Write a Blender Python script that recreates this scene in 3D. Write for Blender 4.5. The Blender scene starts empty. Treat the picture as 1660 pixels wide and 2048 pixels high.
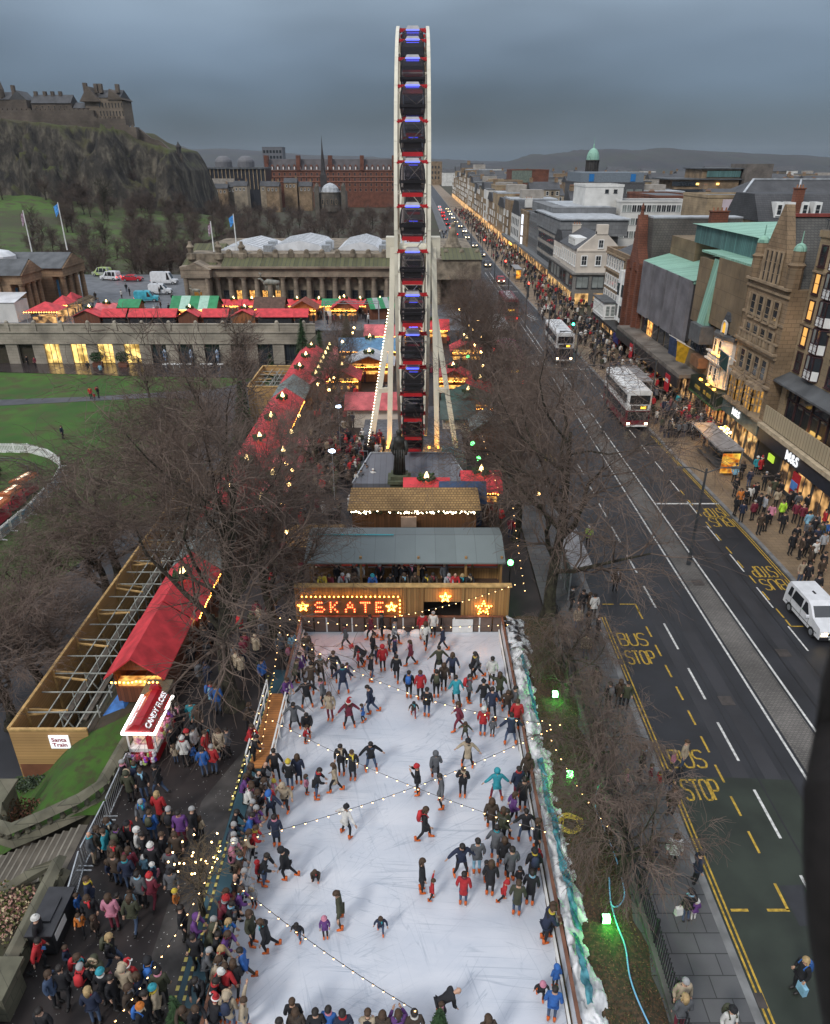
import bpy, bmesh, math, random
from mathutils import Vector, Matrix, noise
random.seed(7)
SC = bpy.context.scene
COL = SC.collection
PI = math.pi
H = 25.0                      # height of the viewpoint above the street
FPX = 1432.0
PITCH = math.radians(26)
CT, ST = math.cos(PITCH), math.sin(PITCH)
def R(a, b): return random.uniform(a, b)
def ray(u, v):
    dx = (u-830)/FPX; dy = (v-1024)/FPX
    return dx, CT-dy*ST, -ST-dy*CT
def G(u, v, z=0.0):           # surveyed ground position from the photograph
    x, y, q = ray(u, v); t = (z-H)/q
    return x*t, y*t
def P(u, v, Y):
    x, y, q = ray(u, v); t = Y/y
    return Vector((x*t, Y, H+q*t))
def sm(a, b, x):
    t = min(1, max(0, (x-a)/(b-a))); return t*t*(3-2*t)
def lerp(a, b, t): return a+(b-a)*t
# ------------------------------------------------------------------ mesh builder
class MB:
    def __init__(s): s.v = []; s.f = []; s.m = []
    def add(s, vs, fs, m=0):
        n = len(s.v); s.v.extend(tuple(p) for p in vs)
        for f in fs: s.f.append(tuple(i+n for i in f)); s.m.append(m)
        return s
    def box(s, a, b, m=0):
        x0, y0, z0 = a; x1, y1, z1 = b
        return s.add([(x0,y0,z0),(x1,y0,z0),(x1,y1,z0),(x0,y1,z0),(x0,y0,z1),(x1,y0,z1),(x1,y1,z1),(x0,y1,z1)],
              [(3,2,1,0),(4,5,6,7),(0,1,5,4),(1,2,6,5),(2,3,7,6),(3,0,4,7)], m)
    def cbox(s, c, d, m=0, rz=0.0):
        hx, hy, hz = d[0]/2, d[1]/2, d[2]/2; co, si = math.cos(rz), math.sin(rz)
        vs = []
        for z in (-hz, hz):
            for x, y in ((-hx,-hy),(hx,-hy),(hx,hy),(-hx,hy)):
                vs.append((c[0]+x*co-y*si, c[1]+x*si+y*co, c[2]+z))
        return s.add(vs, [(3,2,1,0),(4,5,6,7),(0,1,5,4),(1,2,6,5),(2,3,7,6),(3,0,4,7)], m)
    def bar(s, p, q, w, h=None, m=0):
        h = h or w; p = Vector(p); q = Vector(q); d = (q-p)
        if d.length < 1e-6: return s
        d.normalize(); up = Vector((0,0,1)) if abs(d.z) < .95 else Vector((0,1,0))
        a = d.cross(up).normalized()*w/2; b = a.cross(d).normalized()*h/2
        vs = [p-a-b, p+a-b, p+a+b, p-a+b, q-a-b, q+a-b, q+a+b, q-a+b]
        return s.add(vs, [(3,2,1,0),(4,5,6,7),(0,1,5,4),(1,2,6,5),(2,3,7,6),(3,0,4,7)], m)
    def quad(s, a, b, c, d, m=0): return s.add([a,b,c,d], [(0,1,2,3)], m)
    def tri(s, a, b, c, m=0): return s.add([a,b,c], [(0,1,2)], m)
    def ext(s, poly, fn, a, b, m=0):     # extrude a 2-D outline between two offsets
        n = len(poly)
        vs = [fn(p, a) for p in poly]+[fn(p, b) for p in poly]
        fs = [tuple(range(n))[::-1], tuple(range(n, 2*n))]+[(i,(i+1)%n,n+(i+1)%n,n+i) for i in range(n)]
        return s.add(vs, fs, m)
    def pz(s, poly, z0, z1, m=0): return s.ext(poly, lambda p, t: (p[0],p[1],t), z0, z1, m)
    def px(s, poly, x0, x1, m=0): return s.ext(poly, lambda p, t: (t,p[0],p[1]), x0, x1, m)
    def py(s, poly, y0, y1, m=0): return s.ext(poly, lambda p, t: (p[0],t,p[1]), y0, y1, m)
    def tube(s, pts, r, n=6, m=0, cap=True, flat=1.0):
        pts = [Vector(p) for p in pts]; k = len(pts)
        rs = r if isinstance(r, (list, tuple)) else [r]*k
        vs = []; prev = None
        for i, p in enumerate(pts):
            d = (pts[min(i+1,k-1)]-pts[max(i-1,0)])
            d = d.normalized() if d.length > 1e-9 else Vector((0,0,1))
            if prev is None:
                up = Vector((0,0,1)) if abs(d.z) < .9 else Vector((0,1,0))
                a = d.cross(up).normalized()
            else:
                a = (prev-d*prev.dot(d))
                a = a.normalized() if a.length > 1e-6 else d.orthogonal().normalized()
            prev = a; b = d.cross(a)
            for j in range(n):
                t = 2*PI*j/n
                vs.append(p+a*math.cos(t)*rs[i]+b*math.sin(t)*rs[i]*flat)
        fs = []
        for i in range(k-1):
            for j in range(n):
                fs.append((i*n+j, i*n+(j+1)%n, (i+1)*n+(j+1)%n, (i+1)*n+j))
        if cap and n > 2:
            fs.append(tuple(range(n))[::-1]); fs.append(tuple(range((k-1)*n, k*n)))
        return s.add(vs, fs, m)
    def sph(s, c, r, n=8, k=6, m=0, sc=(1,1,1)):
        vs = [(c[0],c[1],c[2]+r*sc[2])]; fs = []
        for i in range(1, k):
            a = PI*i/k
            for j in range(n):
                t = 2*PI*j/n
                vs.append((c[0]+r*sc[0]*math.sin(a)*math.cos(t), c[1]+r*sc[1]*math.sin(a)*math.sin(t), c[2]+r*sc[2]*math.cos(a)))
        vs.append((c[0],c[1],c[2]-r*sc[2])); L = len(vs)-1
        for j in range(n): fs.append((0, 1+j, 1+(j+1)%n))
        for i in range(k-2):
            for j in range(n):
                a0 = 1+i*n; a1 = 1+(i+1)*n
                fs.append((a0+j, a1+j, a1+(j+1)%n, a0+(j+1)%n))
        a0 = 1+(k-2)*n
        for j in range(n): fs.append((L, a0+(j+1)%n, a0+j))
        return s.add(vs, fs, m)
    def lathe(s, prof, c=(0,0), n=12, m=0, z=0.0, rx=1.0):
        vs = []; k = len(prof)
        for r, h in prof:
            for j in range(n):
                t = 2*PI*(j+.5)/n; vs.append((c[0]+r*rx*math.cos(t), c[1]+r*math.sin(t), z+h))
        fs = [(i*n+j, i*n+(j+1)%n, (i+1)*n+(j+1)%n, (i+1)*n+j) for i in range(k-1) for j in range(n)]
        fs.append(tuple(range(n))[::-1]); fs.append(tuple(range((k-1)*n, k*n)))
        return s.add(vs, fs, m)
    def mesh(s, name, mats, smooth=False):
        me = bpy.data.meshes.new(name); me.from_pydata(s.v, [], s.f)
        for mm in (mats if isinstance(mats, (list, tuple)) else [mats]): me.materials.append(mm)
        if any(s.m): me.polygons.foreach_set('material_index', s.m)
        if smooth: me.polygons.foreach_set('use_smooth', [True]*len(s.f))
        me.update(); return me
    def build(s, name, mats, parent=None, smooth=False):
        return obj(name, s.mesh(name, mats, smooth), parent)
def wloc(o):
    l = Vector((0,0,0))
    while o: l = l+o.location; o = o.parent
    return l
def obj(name, me, parent=None, loc=None, rz=0.0):    # vertices are in world space unless loc is given
    o = bpy.data.objects.new(name, me); COL.objects.link(o)
    if parent:
        o.parent = parent
        o.location = -wloc(parent) if loc is None else loc
    elif loc is not None: o.location = loc
    if rz: o.rotation_euler = (0,0,rz)
    return o
LABELS = {}
def tag(o, label, cat, group=None):
    o['label'] = label; o['category'] = cat
    if group: o['group'] = group
    return o
def thing(name, label, cat, loc=(0,0,0), rz=0.0, group=None):
    o = bpy.data.objects.new(name, None); COL.objects.link(o); o.empty_display_size = .3
    o.location = loc; o.rotation_euler = (0,0,rz)
    return tag(o, label, cat, group)
def struct(o, kind='structure'): o['kind'] = kind; return o
def dup(root, loc, rz=None, label=None, sc=None, group=None):
    def cp(o, par):
        c = o.copy(); COL.objects.link(c); c.parent = par
        for ch in o.children: cp(ch, c)
        return c
    r = cp(root, None); r.location = loc
    if rz is not None: r.rotation_euler = (0,0,rz)
    if sc is not None: r.scale = (sc,)*3 if not isinstance(sc, tuple) else sc
    if label: r['label'] = label
    if group: r['group'] = group
    return r
ORD = ['first','second','third','fourth','fifth','sixth','seventh','eighth','ninth','tenth','eleventh','twelfth','thirteenth','fourteenth','fifteenth','sixteenth','seventeenth','eighteenth','nineteenth','twentieth']
ORD += ['twenty-'+o for o in ORD[:9]]+['thirtieth']+['thirty-'+o for o in ORD[:9]]
# ------------------------------------------------------------------ materials
_MC = {}
def nt(m):
    m.use_nodes = True; t = m.node_tree; b = t.nodes['Principled BSDF']; return t, b
def rgba(c): return (c[0], c[1], c[2], 1)
def mat(name, c, rough=.75, var=.22, scale=2.0, metal=0.0, bump=0.0, c2=None, spec=.4, detail=5, fac=(.35,.65)):
    if name in _MC: return _MC[name]
    m = bpy.data.materials.new(name); t, b = nt(m); N = t.nodes; L = t.links
    b.inputs['Roughness'].default_value = rough; b.inputs['Metallic'].default_value = metal
    b.inputs['Specular IOR Level'].default_value = spec
    m.diffuse_color = rgba(c)
    if var or c2:
        tc = N.new('ShaderNodeTexCoord'); nz = N.new('ShaderNodeTexNoise')
        nz.inputs['Scale'].default_value = scale; nz.inputs['Detail'].default_value = detail
        L.new(tc.outputs['Object'], nz.inputs['Vector'])
        cr = N.new('ShaderNodeValToRGB'); e = cr.color_ramp.elements
        e[0].position, e[1].position = fac
        e[0].color = rgba([x*(1-var) for x in c]); e[1].color = rgba(c2 if c2 else [min(1, x*(1+var)) for x in c])
        L.new(nz.outputs['Fac'], cr.inputs['Fac']); L.new(cr.outputs['Color'], b.inputs['Base Color'])
        if bump:
            bp = N.new('ShaderNodeBump'); bp.inputs['Strength'].default_value = bump; bp.inputs['Distance'].default_value = .05
            L.new(nz.outputs['Fac'], bp.inputs['Height']); L.new(bp.outputs['Normal'], b.inputs['Normal'])
    else: b.inputs['Base Color'].default_value = rgba(c)
    _MC[name] = m; return m
def brick(name, c1, c2, mortar, w=.6, h=.3, ms=.012, rough=.85, dirt=.35, plan=False, dscale=.35):
    if name in _MC: return _MC[name]
    m = bpy.data.materials.new(name); t, b = nt(m); N = t.nodes; L = t.links
    b.inputs['Roughness'].default_value = rough; m.diffuse_color = rgba(c1)
    tc = N.new('ShaderNodeTexCoord'); sp = N.new('ShaderNodeSeparateXYZ'); L.new(tc.outputs['Object'], sp.inputs[0])
    cb = N.new('ShaderNodeCombineXYZ')
    if plan: L.new(sp.outputs[0], cb.inputs[0]); L.new(sp.outputs[1], cb.inputs[1])
    else:
        ad = N.new('ShaderNodeMath'); ad.operation = 'ADD'; L.new(sp.outputs[0], ad.inputs[0]); L.new(sp.outputs[1], ad.inputs[1])
        L.new(ad.outputs[0], cb.inputs[0]); L.new(sp.outputs[2], cb.inputs[1])
    br = N.new('ShaderNodeTexBrick'); br.inputs['Scale'].default_value = 1
    br.inputs['Color1'].default_value = rgba(c1); br.inputs['Color2'].default_value = rgba(c2); br.inputs['Mortar'].default_value = rgba(mortar)
    br.inputs['Brick Width'].default_value = w; br.inputs['Row Height'].default_value = h; br.inputs['Mortar Size'].default_value = ms
    L.new(cb.outputs[0], br.inputs['Vector'])
    nz = N.new('ShaderNodeTexNoise'); nz.inputs['Scale'].default_value = dscale; nz.inputs['Detail'].default_value = 8
    L.new(tc.outputs['Object'], nz.inputs['Vector'])
    mp = N.new('ShaderNodeMapRange'); mp.inputs['From Min'].default_value = .3; mp.inputs['From Max'].default_value = .7
    mp.inputs['To Min'].default_value = 1-dirt; mp.inputs['To Max'].default_value = 1.12
    L.new(nz.outputs['Fac'], mp.inputs['Value'])
    mx = N.new('ShaderNodeMix'); mx.data_type = 'RGBA'; mx.blend_type = 'MULTIPLY'; mx.inputs['Factor'].default_value = 1
    L.new(br.outputs['Color'], mx.inputs[6]); L.new(mp.outputs[0], mx.inputs[7]); L.new(mx.outputs[2], b.inputs['Base Color'])
    _MC[name] = m; return m
def emis(name, c, s):
    if name in _MC: return _MC[name]
    m = bpy.data.materials.new(name); t, b = nt(m)
    b.inputs['Base Color'].default_value = rgba(c); b.inputs['Emission Color'].default_value = rgba(c); b.inputs['Emission Strength'].default_value = s
    m.diffuse_color = rgba(c); _MC[name] = m; return m
def glow(name, ca, cb, s, scale=3.0, thr=(.35,.62)):     # lit shop interior: bright goods and dark gaps
    if name in _MC: return _MC[name]
    m = bpy.data.materials.new(name); t, b = nt(m); N = t.nodes; L = t.links
    tc = N.new('ShaderNodeTexCoord'); nz = N.new('ShaderNodeTexVoronoi'); nz.inputs['Scale'].default_value = scale
    L.new(tc.outputs['Object'], nz.inputs['Vector'])
    n2 = N.new('ShaderNodeTexNoise'); n2.inputs['Scale'].default_value = scale*.6; L.new(tc.outputs['Object'], n2.inputs['Vector'])
    cr = N.new('ShaderNodeValToRGB'); e = cr.color_ramp.elements; e[0].position, e[1].position = thr
    e[0].color = rgba(ca); e[1].color = rgba(cb); L.new(n2.outputs['Fac'], cr.inputs['Fac'])
    mx = N.new('ShaderNodeMix'); mx.data_type = 'RGBA'; mx.blend_type = 'MULTIPLY'; mx.inputs['Factor'].default_value = .75
    L.new(cr.outputs['Color'], mx.inputs[6]); L.new(nz.outputs['Distance'], mx.inputs[7])
    b.inputs['Base Color'].default_value = (.02,.015,.01,1); b.inputs['Roughness'].default_value = .15
    L.new(mx.outputs[2], b.inputs['Emission Color']); b.inputs['Emission Strength'].default_value = s
    _MC[name] = m; return m
def ribbed(name, c, c2, period, axis='X', rough=.6, var=.25, duty=.12):   # seamed or boarded surfaces
    if name in _MC: return _MC[name]
    m = bpy.data.materials.new(name); t, b = nt(m); N = t.nodes; L = t.links
    b.inputs['Roughness'].default_value = rough; m.diffuse_color = rgba(c)
    tc = N.new('ShaderNodeTexCoord'); sp = N.new('ShaderNodeSeparateXYZ'); L.new(tc.outputs['Object'], sp.inputs[0])
    dv = N.new('ShaderNodeMath'); dv.operation = 'DIVIDE'; dv.inputs[1].default_value = period
    if axis == 'XY':
        ad = N.new('ShaderNodeMath'); ad.operation = 'ADD'; L.new(sp.outputs[0], ad.inputs[0]); L.new(sp.outputs[1], ad.inputs[1]); L.new(ad.outputs[0], dv.inputs[0])
    else: L.new(sp.outputs['XYZ'.index(axis)], dv.inputs[0])
    fr = N.new('ShaderNodeMath'); fr.operation = 'FRACT'; L.new(dv.outputs[0], fr.inputs[0])
    lt = N.new('ShaderNodeMath'); lt.operation = 'LESS_THAN'; lt.inputs[1].default_value = duty; L.new(fr.outputs[0], lt.inputs[0])
    fl = N.new('ShaderNodeMath'); fl.operation = 'FLOOR'; L.new(dv.outputs[0], fl.inputs[0])
    wn = N.new('ShaderNodeTexWhiteNoise'); wn.noise_dimensions = '1D'; L.new(fl.outputs[0], wn.inputs['W'])
    nz = N.new('ShaderNodeTexNoise'); nz.inputs['Scale'].default_value = .9; nz.inputs['Detail'].default_value = 8; L.new(tc.outputs['Object'], nz.inputs['Vector'])
    ad2 = N.new('ShaderNodeMath'); ad2.operation = 'ADD'; L.new(wn.outputs['Value'], ad2.inputs[0]); L.new(nz.outputs['Fac'], ad2.inputs[1])
    mp = N.new('ShaderNodeMapRange'); mp.inputs['From Max'].default_value = 1.6; mp.inputs['To Min'].default_value = 1-var; mp.inputs['To Max'].default_value = 1+var
    L.new(ad2.outputs[0], mp.inputs['Value'])
    mx = N.new('ShaderNodeMix'); mx.data_type = 'RGBA'; L.new(lt.outputs[0], mx.inputs['Factor'])
    mx.inputs[6].default_value = rgba(c); mx.inputs[7].default_value = rgba(c2)
    m2 = N.new('ShaderNodeMix'); m2.data_type = 'RGBA'; m2.blend_type = 'MULTIPLY'; m2.inputs['Factor'].default_value = 1
    L.new(mx.outputs[2], m2.inputs[6]); L.new(mp.outputs[0], m2.inputs[7]); L.new(m2.outputs[2], b.inputs['Base Color'])
    _MC[name] = m; return m
def text_mesh(s, size=1.0, depth=.02, bold=0.0, mat_=None, align='CENTER'):
    cu = bpy.data.curves.new('lettering', 'FONT'); cu.body = s; cu.size = size; cu.extrude = depth/2; cu.offset = bold
    cu.align_x = align; cu.align_y = 'CENTER'; cu.resolution_u = 3
    o = bpy.data.objects.new('lettering', cu); COL.objects.link(o)
    me = bpy.data.meshes.new_from_object(o.evaluated_get(bpy.context.evaluated_depsgraph_get()))
    bpy.data.objects.remove(o); me.materials.clear()
    if mat_: me.materials.append(mat_)
    return me
def lettering(parent, s, size, pos, mat_, face='Y', depth=.03, bold=0.0, squash=1.0, name='lettering', lean=0.0):
    me = text_mesh(s, size, depth, bold, mat_)
    o = bpy.data.objects.new(name, me); COL.objects.link(o); o.parent = parent
    o.location = Vector(pos)-(wloc(parent) if parent else Vector((0,0,0)))
    rz = {'Y': 0.0, 'X': -PI/2}.get(face, 0.0)
    o.rotation_euler = (PI/2-lean, 0, rz); o.scale = (squash,1,1)
    return o
# palette shared by many things
WHITE = mat('white_paint', (.72,.72,.70), .45, .1, 1.5)
CREAMP = mat('cream_paint', (.66,.62,.50), .4, .1, .8)
BLACK = mat('black_paint', (.02,.02,.022), .4, .2)
STEEL = mat('galvanised_steel', (.42,.44,.46), .4, .2, 4, .6)
DARKST = mat('dark_steel', (.05,.055,.06), .5, .2)
WOOD = ribbed('fresh_timber', (.42,.25,.10), (.22,.12,.045), .18, 'Z', .7, .25, .1)
WOODV = ribbed('warm_boarding', (.30,.165,.06), (.11,.06,.025), .16, 'XY', .7, .35, .1)
PINE = mat('pine_batten', (.52,.33,.13), .7, .25, 3)
DKWOOD = ribbed('dark_boarding', (.075,.045,.03), (.03,.02,.015), .15, 'XY', .75, .3, .1)
REDROOF = mat('red_roof_felt', (.55,.045,.055), .6, .25, 1.2)
BULB = emis('bulb_warm', (1,.62,.22), 16)
BULBW = emis('bulb_white', (1,.85,.6), 14)
GLASS = mat('window_glass', (.025,.03,.036), .08, .3, .5, spec=.8)
GLASSB = mat('window_blind', (.22,.24,.23), .3, .3, .6)
GLASSL = mat('window_lit', (.03,.03,.03), .2, 0); 
t_, b_ = nt(GLASSL); b_.inputs['Emission Color'].default_value = (1,.5,.12,1); b_.inputs['Emission Strength'].default_value = .9
WARM = glow('warm_interior', (.25,.07,.015), (1,.52,.12), 2.2, 2.5)
SHOPW = glow('shop_interior', (.05,.03,.02), (1,.55,.2), 1.3, 1.4, (.42,.66))
# ------------------------------------------------------------------ camera, sky, sun
cam = bpy.data.cameras.new('camera'); co = bpy.data.objects.new('camera', cam); COL.objects.link(co)
co.location = (0,0,H); co.rotation_euler = (PI/2-PITCH, 0, 0)
cam.sensor_fit = 'VERTICAL'; cam.sensor_height = 36; cam.sensor_width = 36*1660/2048
cam.lens = FPX/2048*36; cam.clip_end = 12000; cam.clip_start = .05
cam.dof.use_dof = True; cam.dof.focus_distance = 48; cam.dof.aperture_fstop = 4.0
SC.camera = co
SC.view_settings.view_transform = 'Standard'; SC.view_settings.look = 'None'
SC.view_settings.exposure = .28; SC.view_settings.gamma = 1
W = bpy.data.worlds.new('World'); SC.world = W; W.use_nodes = True
t = W.node_tree; N = t.nodes; L = t.links; bg = N['Background']; bg.inputs['Strength'].default_value = .1
SUN_EL, SUN_AZ = math.radians(42), math.radians(215)
sky = N.new('ShaderNodeTexSky'); sky.sky_type = 'NISHITA'; sky.sun_disc = False; sky.sun_elevation = SUN_EL; sky.sun_rotation = SUN_AZ
tc = N.new('ShaderNodeTexCoord'); sp = N.new('ShaderNodeSeparateXYZ'); L.new(tc.outputs['Generated'], sp.inputs[0])
ramp = N.new('ShaderNodeValToRGB'); L.new(sp.outputs[2], ramp.inputs['Fac'])
e = ramp.color_ramp.elements
e[0].position = 0.0; e[0].color = (.78,1.12,1.50,1)
e[1].position = 1.0; e[1].color = (8.6,9.0,9.8,1)
for p, c in ((.02,(.80,1.14,1.52)),(.045,(.72,1.04,1.42)),(.08,(.84,1.20,1.68)),(.12,(1.22,1.66,2.24)),(.17,(1.95,2.5,3.15)),(.26,(3.2,3.7,4.4)),(.5,(6.6,7.1,7.9))):
    q = e.new(p); q.color = (*c,1)
mpv = N.new('ShaderNodeMapping'); mpv.inputs['Scale'].default_value = (1.2,1.2,4.0); L.new(tc.outputs['Generated'], mpv.inputs[0])
nz = N.new('ShaderNodeTexNoise'); nz.inputs['Scale'].default_value = 1.7; nz.inputs['Detail'].default_value = 3; nz.inputs['Roughness'].default_value = .48
L.new(mpv.outputs[0], nz.inputs['Vector'])
mr = N.new('ShaderNodeMapRange'); mr.inputs['From Min'].default_value = .3; mr.inputs['From Max'].default_value = .72; mr.inputs['To Min'].default_value = .58; mr.inputs['To Max'].default_value = 1.5
L.new(nz.outputs['Fac'], mr.inputs['Value'])
mu = N.new('ShaderNodeMix'); mu.data_type = 'RGBA'; mu.blend_type = 'MULTIPLY'; mu.inputs['Factor'].default_value = 1
L.new(ramp.outputs['Color'], mu.inputs[6]); L.new(mr.outputs[0], mu.inputs[7])
mix = N.new('ShaderNodeMix'); mix.data_type = 'RGBA'; mix.inputs['Factor'].default_value = .93
L.new(sky.outputs[0], mix.inputs[6]); L.new(mu.outputs[2], mix.inputs[7]); L.new(mix.outputs[2], bg.inputs['Color'])
sl = bpy.data.lights.new('sun', 'SUN'); sl.energy = 1.5; sl.angle = math.radians(12); sl.color = (1,.96,.9)
so = bpy.data.objects.new('sun', sl); COL.objects.link(so)
d = Vector((math.sin(SUN_AZ)*math.cos(SUN_EL), math.cos(SUN_AZ)*math.cos(SUN_EL), math.sin(SUN_EL)))
so.rotation_euler = d.to_track_quat('Z','Y').to_euler()
SC.cycles.use_denoising = True
SC.cycles.max_bounces = 5; SC.cycles.diffuse_bounces = 2; SC.cycles.glossy_bounces = 2; SC.cycles.transmission_bounces = 3; SC.cycles.transparent_max_bounces = 8; SC.cycles.volume_bounces = 0
SC.cycles.sample_clamp_indirect = 4
# ------------------------------------------------------------------ the ground and what is laid on it
GZ = -5.5                     # level of the sunken gardens
def hgt(x, y):
    z = GZ*sm(-15.2, -22, x)*sm(9, 14, y)*(1 if y < 120 else 0)
    if 16 < y < 21.8: z -= 1.9*sm(-13.6,-15.2,x)*sm(24,18,-x)
    z += -6*sm(186, 215, y)*sm(6, -20, x)
    return z
def sheet(name, poly, z, m, kind='structure'):
    return struct(MB().add([(x,y,z) for x, y in poly], [tuple(range(len(poly)))]).build(name, m), kind)
def soil(name, c, c2, c3, s1=.06, s2=1.5, rough=.95):
    m = bpy.data.materials.new(name); t, b = nt(m); N = t.nodes; L = t.links; b.inputs['Roughness'].default_value = rough
    tc = N.new('ShaderNodeTexCoord'); n1 = N.new('ShaderNodeTexNoise'); n1.inputs['Scale'].default_value = s1; n1.inputs['Detail'].default_value = 10
    n2 = N.new('ShaderNodeTexNoise'); n2.inputs['Scale'].default_value = s2; n2.inputs['Detail'].default_value = 8
    for n in (n1, n2): L.new(tc.outputs['Object'], n.inputs['Vector'])
    cr = N.new('ShaderNodeValToRGB'); e = cr.color_ramp.elements; e[0].position = .38; e[1].position = .62; e[0].color = rgba(c); e[1].color = rgba(c2)
    L.new(n1.outputs['Fac'], cr.inputs['Fac'])
    c3r = N.new('ShaderNodeValToRGB'); e = c3r.color_ramp.elements; e[0].position = .45; e[1].position = .66; e[0].color = (0,0,0,1); e[1].color = (1,1,1,1)
    L.new(n2.outputs['Fac'], c3r.inputs['Fac'])
    mx = N.new('ShaderNodeMix'); mx.data_type = 'RGBA'; L.new(c3r.outputs['Color'], mx.inputs['Factor']); L.new(cr.outputs['Color'], mx.inputs[6]); mx.inputs[7].default_value = rgba(c3)
    L.new(mx.outputs[2], b.inputs['Base Color'])
    bp = N.new('ShaderNodeBump'); bp.inputs['Strength'].default_value = .5; bp.inputs['Distance'].default_value = .08; L.new(n2.outputs['Fac'], bp.inputs['Height']); L.new(bp.outputs['Normal'], b.inputs['Normal'])
    m.diffuse_color = rgba(c); return m
EARTH = soil('garden_earth', (.040,.030,.020), (.035,.045,.018), (.055,.042,.03))
LAWN = soil('winter_lawn', (.026,.080,.008), (.048,.115,.012), (.055,.062,.018), .14, .5)
BANKM = soil('leafy_bank', (.050,.034,.022), (.030,.036,.014), (.10,.055,.03), .5, 9)
ASPH = mat('asphalt', (.020,.021,.025), .55, .3, .35, bump=.1, detail=9)
ASPH2 = mat('worn_asphalt_green_spill', (.022,.029,.021), .6, .3, .5, bump=.1, detail=9)  # older asphalt, with the green light spill tinted into its colour
PATHM = mat('dark_path', (.026,.020,.019), .55, .35, .6, bump=.15, detail=10)
GPATH = mat('garden_path', (.060,.062,.072), .5, .25, .5)
WETP = mat('wet_paving', (.045,.037,.037), .2, .3, .4)
FLAG = brick('grey_flagstones', (.085,.086,.09), (.11,.11,.112), (.03,.03,.03), 1.0, .75, .02, .6, .45, True)
BUFF = brick('buff_paving', (.27,.19,.115), (.23,.165,.105), (.12,.085,.05), .6, .4, .012, .6, .45, True)
COBB = brick('cobbles', (.13,.12,.11), (.18,.165,.15), (.085,.08,.075), .2, .12, .018, .8, .45, True)
SETT = mat('plaza_setts', (.11,.115,.125), .5, .25, .6)
KERB = mat('kerb_stone', (.17,.17,.17), .7, .25, 1.5)
YEL = mat('yellow_road_paint', (.42,.27,.035), .7, .35, 6); WHT = mat('white_road_paint', (.52,.52,.50), .7, .3, 6)
# one ground sheet to the horizon
xs = [-4800,-3000,-1200,-600,-400,-300,-220,-160,-120,-90,-70,-55,-45,-38,-32]+[-28+i for i in range(0,16)]+[-11,-8,-4,0,4,8,12,20,32,60,120,300,800,2000,4800]
ys = [-400,-60,-10,0,6]+[8+i*1.2 for i in range(6)]+[18,20,21.7,21.9,24,30,40,50,60,70,80,90,100,110,119.95,120.05,130,150,170,185]+[190+i*4 for i in range(8)]+[240,280,340,420,520,700,1000,1600,3000,5200]
nx_, ny_ = len(xs), len(ys)
mb = MB(); mb.add([(x, y, hgt(x, y)-.12) for y in ys for x in xs], [(j*nx_+i, j*nx_+i+1, (j+1)*nx_+i+1, (j+1)*nx_+i) for j in range(ny_-1) for i in range(nx_-1)])
struct(mb.build('ground', EARTH))
# street
KL = [(-8,11.25),(30,11.25),(60,11.5),(100,12.1),(200,13.0),(450,13.6),(1100,14.0)]
KR = [(-8,25.2),(45,25.0),(69,24.3),(95,23.6),(140,22.8),(200,21.9),(450,21.2),(1100,20.8)]
def ki(K, y):
    for (a, xa), (b, xb) in zip(K, K[1:]):
        if a <= y <= b: return lerp(xa, xb, (y-a)/(b-a))
    return K[-1][1] if y > K[-1][0] else K[0][1]
sheet('road', [(x, y) for y, x in KL]+[(x, y) for y, x in KR[::-1]], 0, ASPH)
sheet('road_patch', [(11.27,-8),(17.0,-8),(17.0,23.7),(14.2,23.85),(11.27,23.9)], .004, ASPH2)
for nm, K, s_, wpv, m in (('pavement', KL, -1, 3.3, FLAG), ('pavement', KR, 1, 6.6, BUFF)):
    b = MB()
    for (a, xa), (c, xc) in zip(K, K[1:]):
        xo = (lambda x: x+s_*(wpv+(2.6 if s_ > 0 and a > 95 else 0)))
        b.add([(xa+s_*.3,a,.12),(xo(xa),a,.12),(xo(xc),c,.12),(xc+s_*.3,c,.12)], [(0,1,2,3)])
    struct(b.build(nm, m))
    k = MB()
    for (a, xa), (c, xc) in zip(K, K[1:]):
        k.add([(xa,a,-.05),(xa+s_*.3,a,-.05),(xc+s_*.3,c,-.05),(xc,c,-.05),(xa,a,.125),(xa+s_*.3,a,.125),(xc+s_*.3,c,.125),(xc,c,.125)], [(4,5,6,7),(0,4,7,3),(1,2,6,5)])
    struct(k.build('kerb', KERB))
b = MB(); b.add([(17.95,-8,.05),(19.35,-8,.05),(19.2,96,.05),(18.2,100,.05)], [(0,1,2,3)]); b.add([(17.8,-8,.0),(17.95,-8,.06),(18.2,100,.06),(18.1,101,0)], [(0,1,2,3)]); b.add([(19.5,-8,.0),(19.35,-8,.06),(19.2,96,.06),(19.3,98,0)], [(0,1,2,3)])
struct(b.build('median_strip', COBB))
b = MB()
for x in (15.5,16.95,20.5,21.95): b.box((x-.035,-8,.0),(x+.035,260,.006))
struct(b.build('tram_rail', mat('rail_groove', (.012,.012,.014), .35, .1)))
b = MB()
for x in (14.75,16.2,21.2): b.box((x-.38,-8,.0),(x+.38,120,.0035))
struct(b.build('track_slab', mat('track_slab', (.029,.029,.033), .6, .2, .4)))
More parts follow.
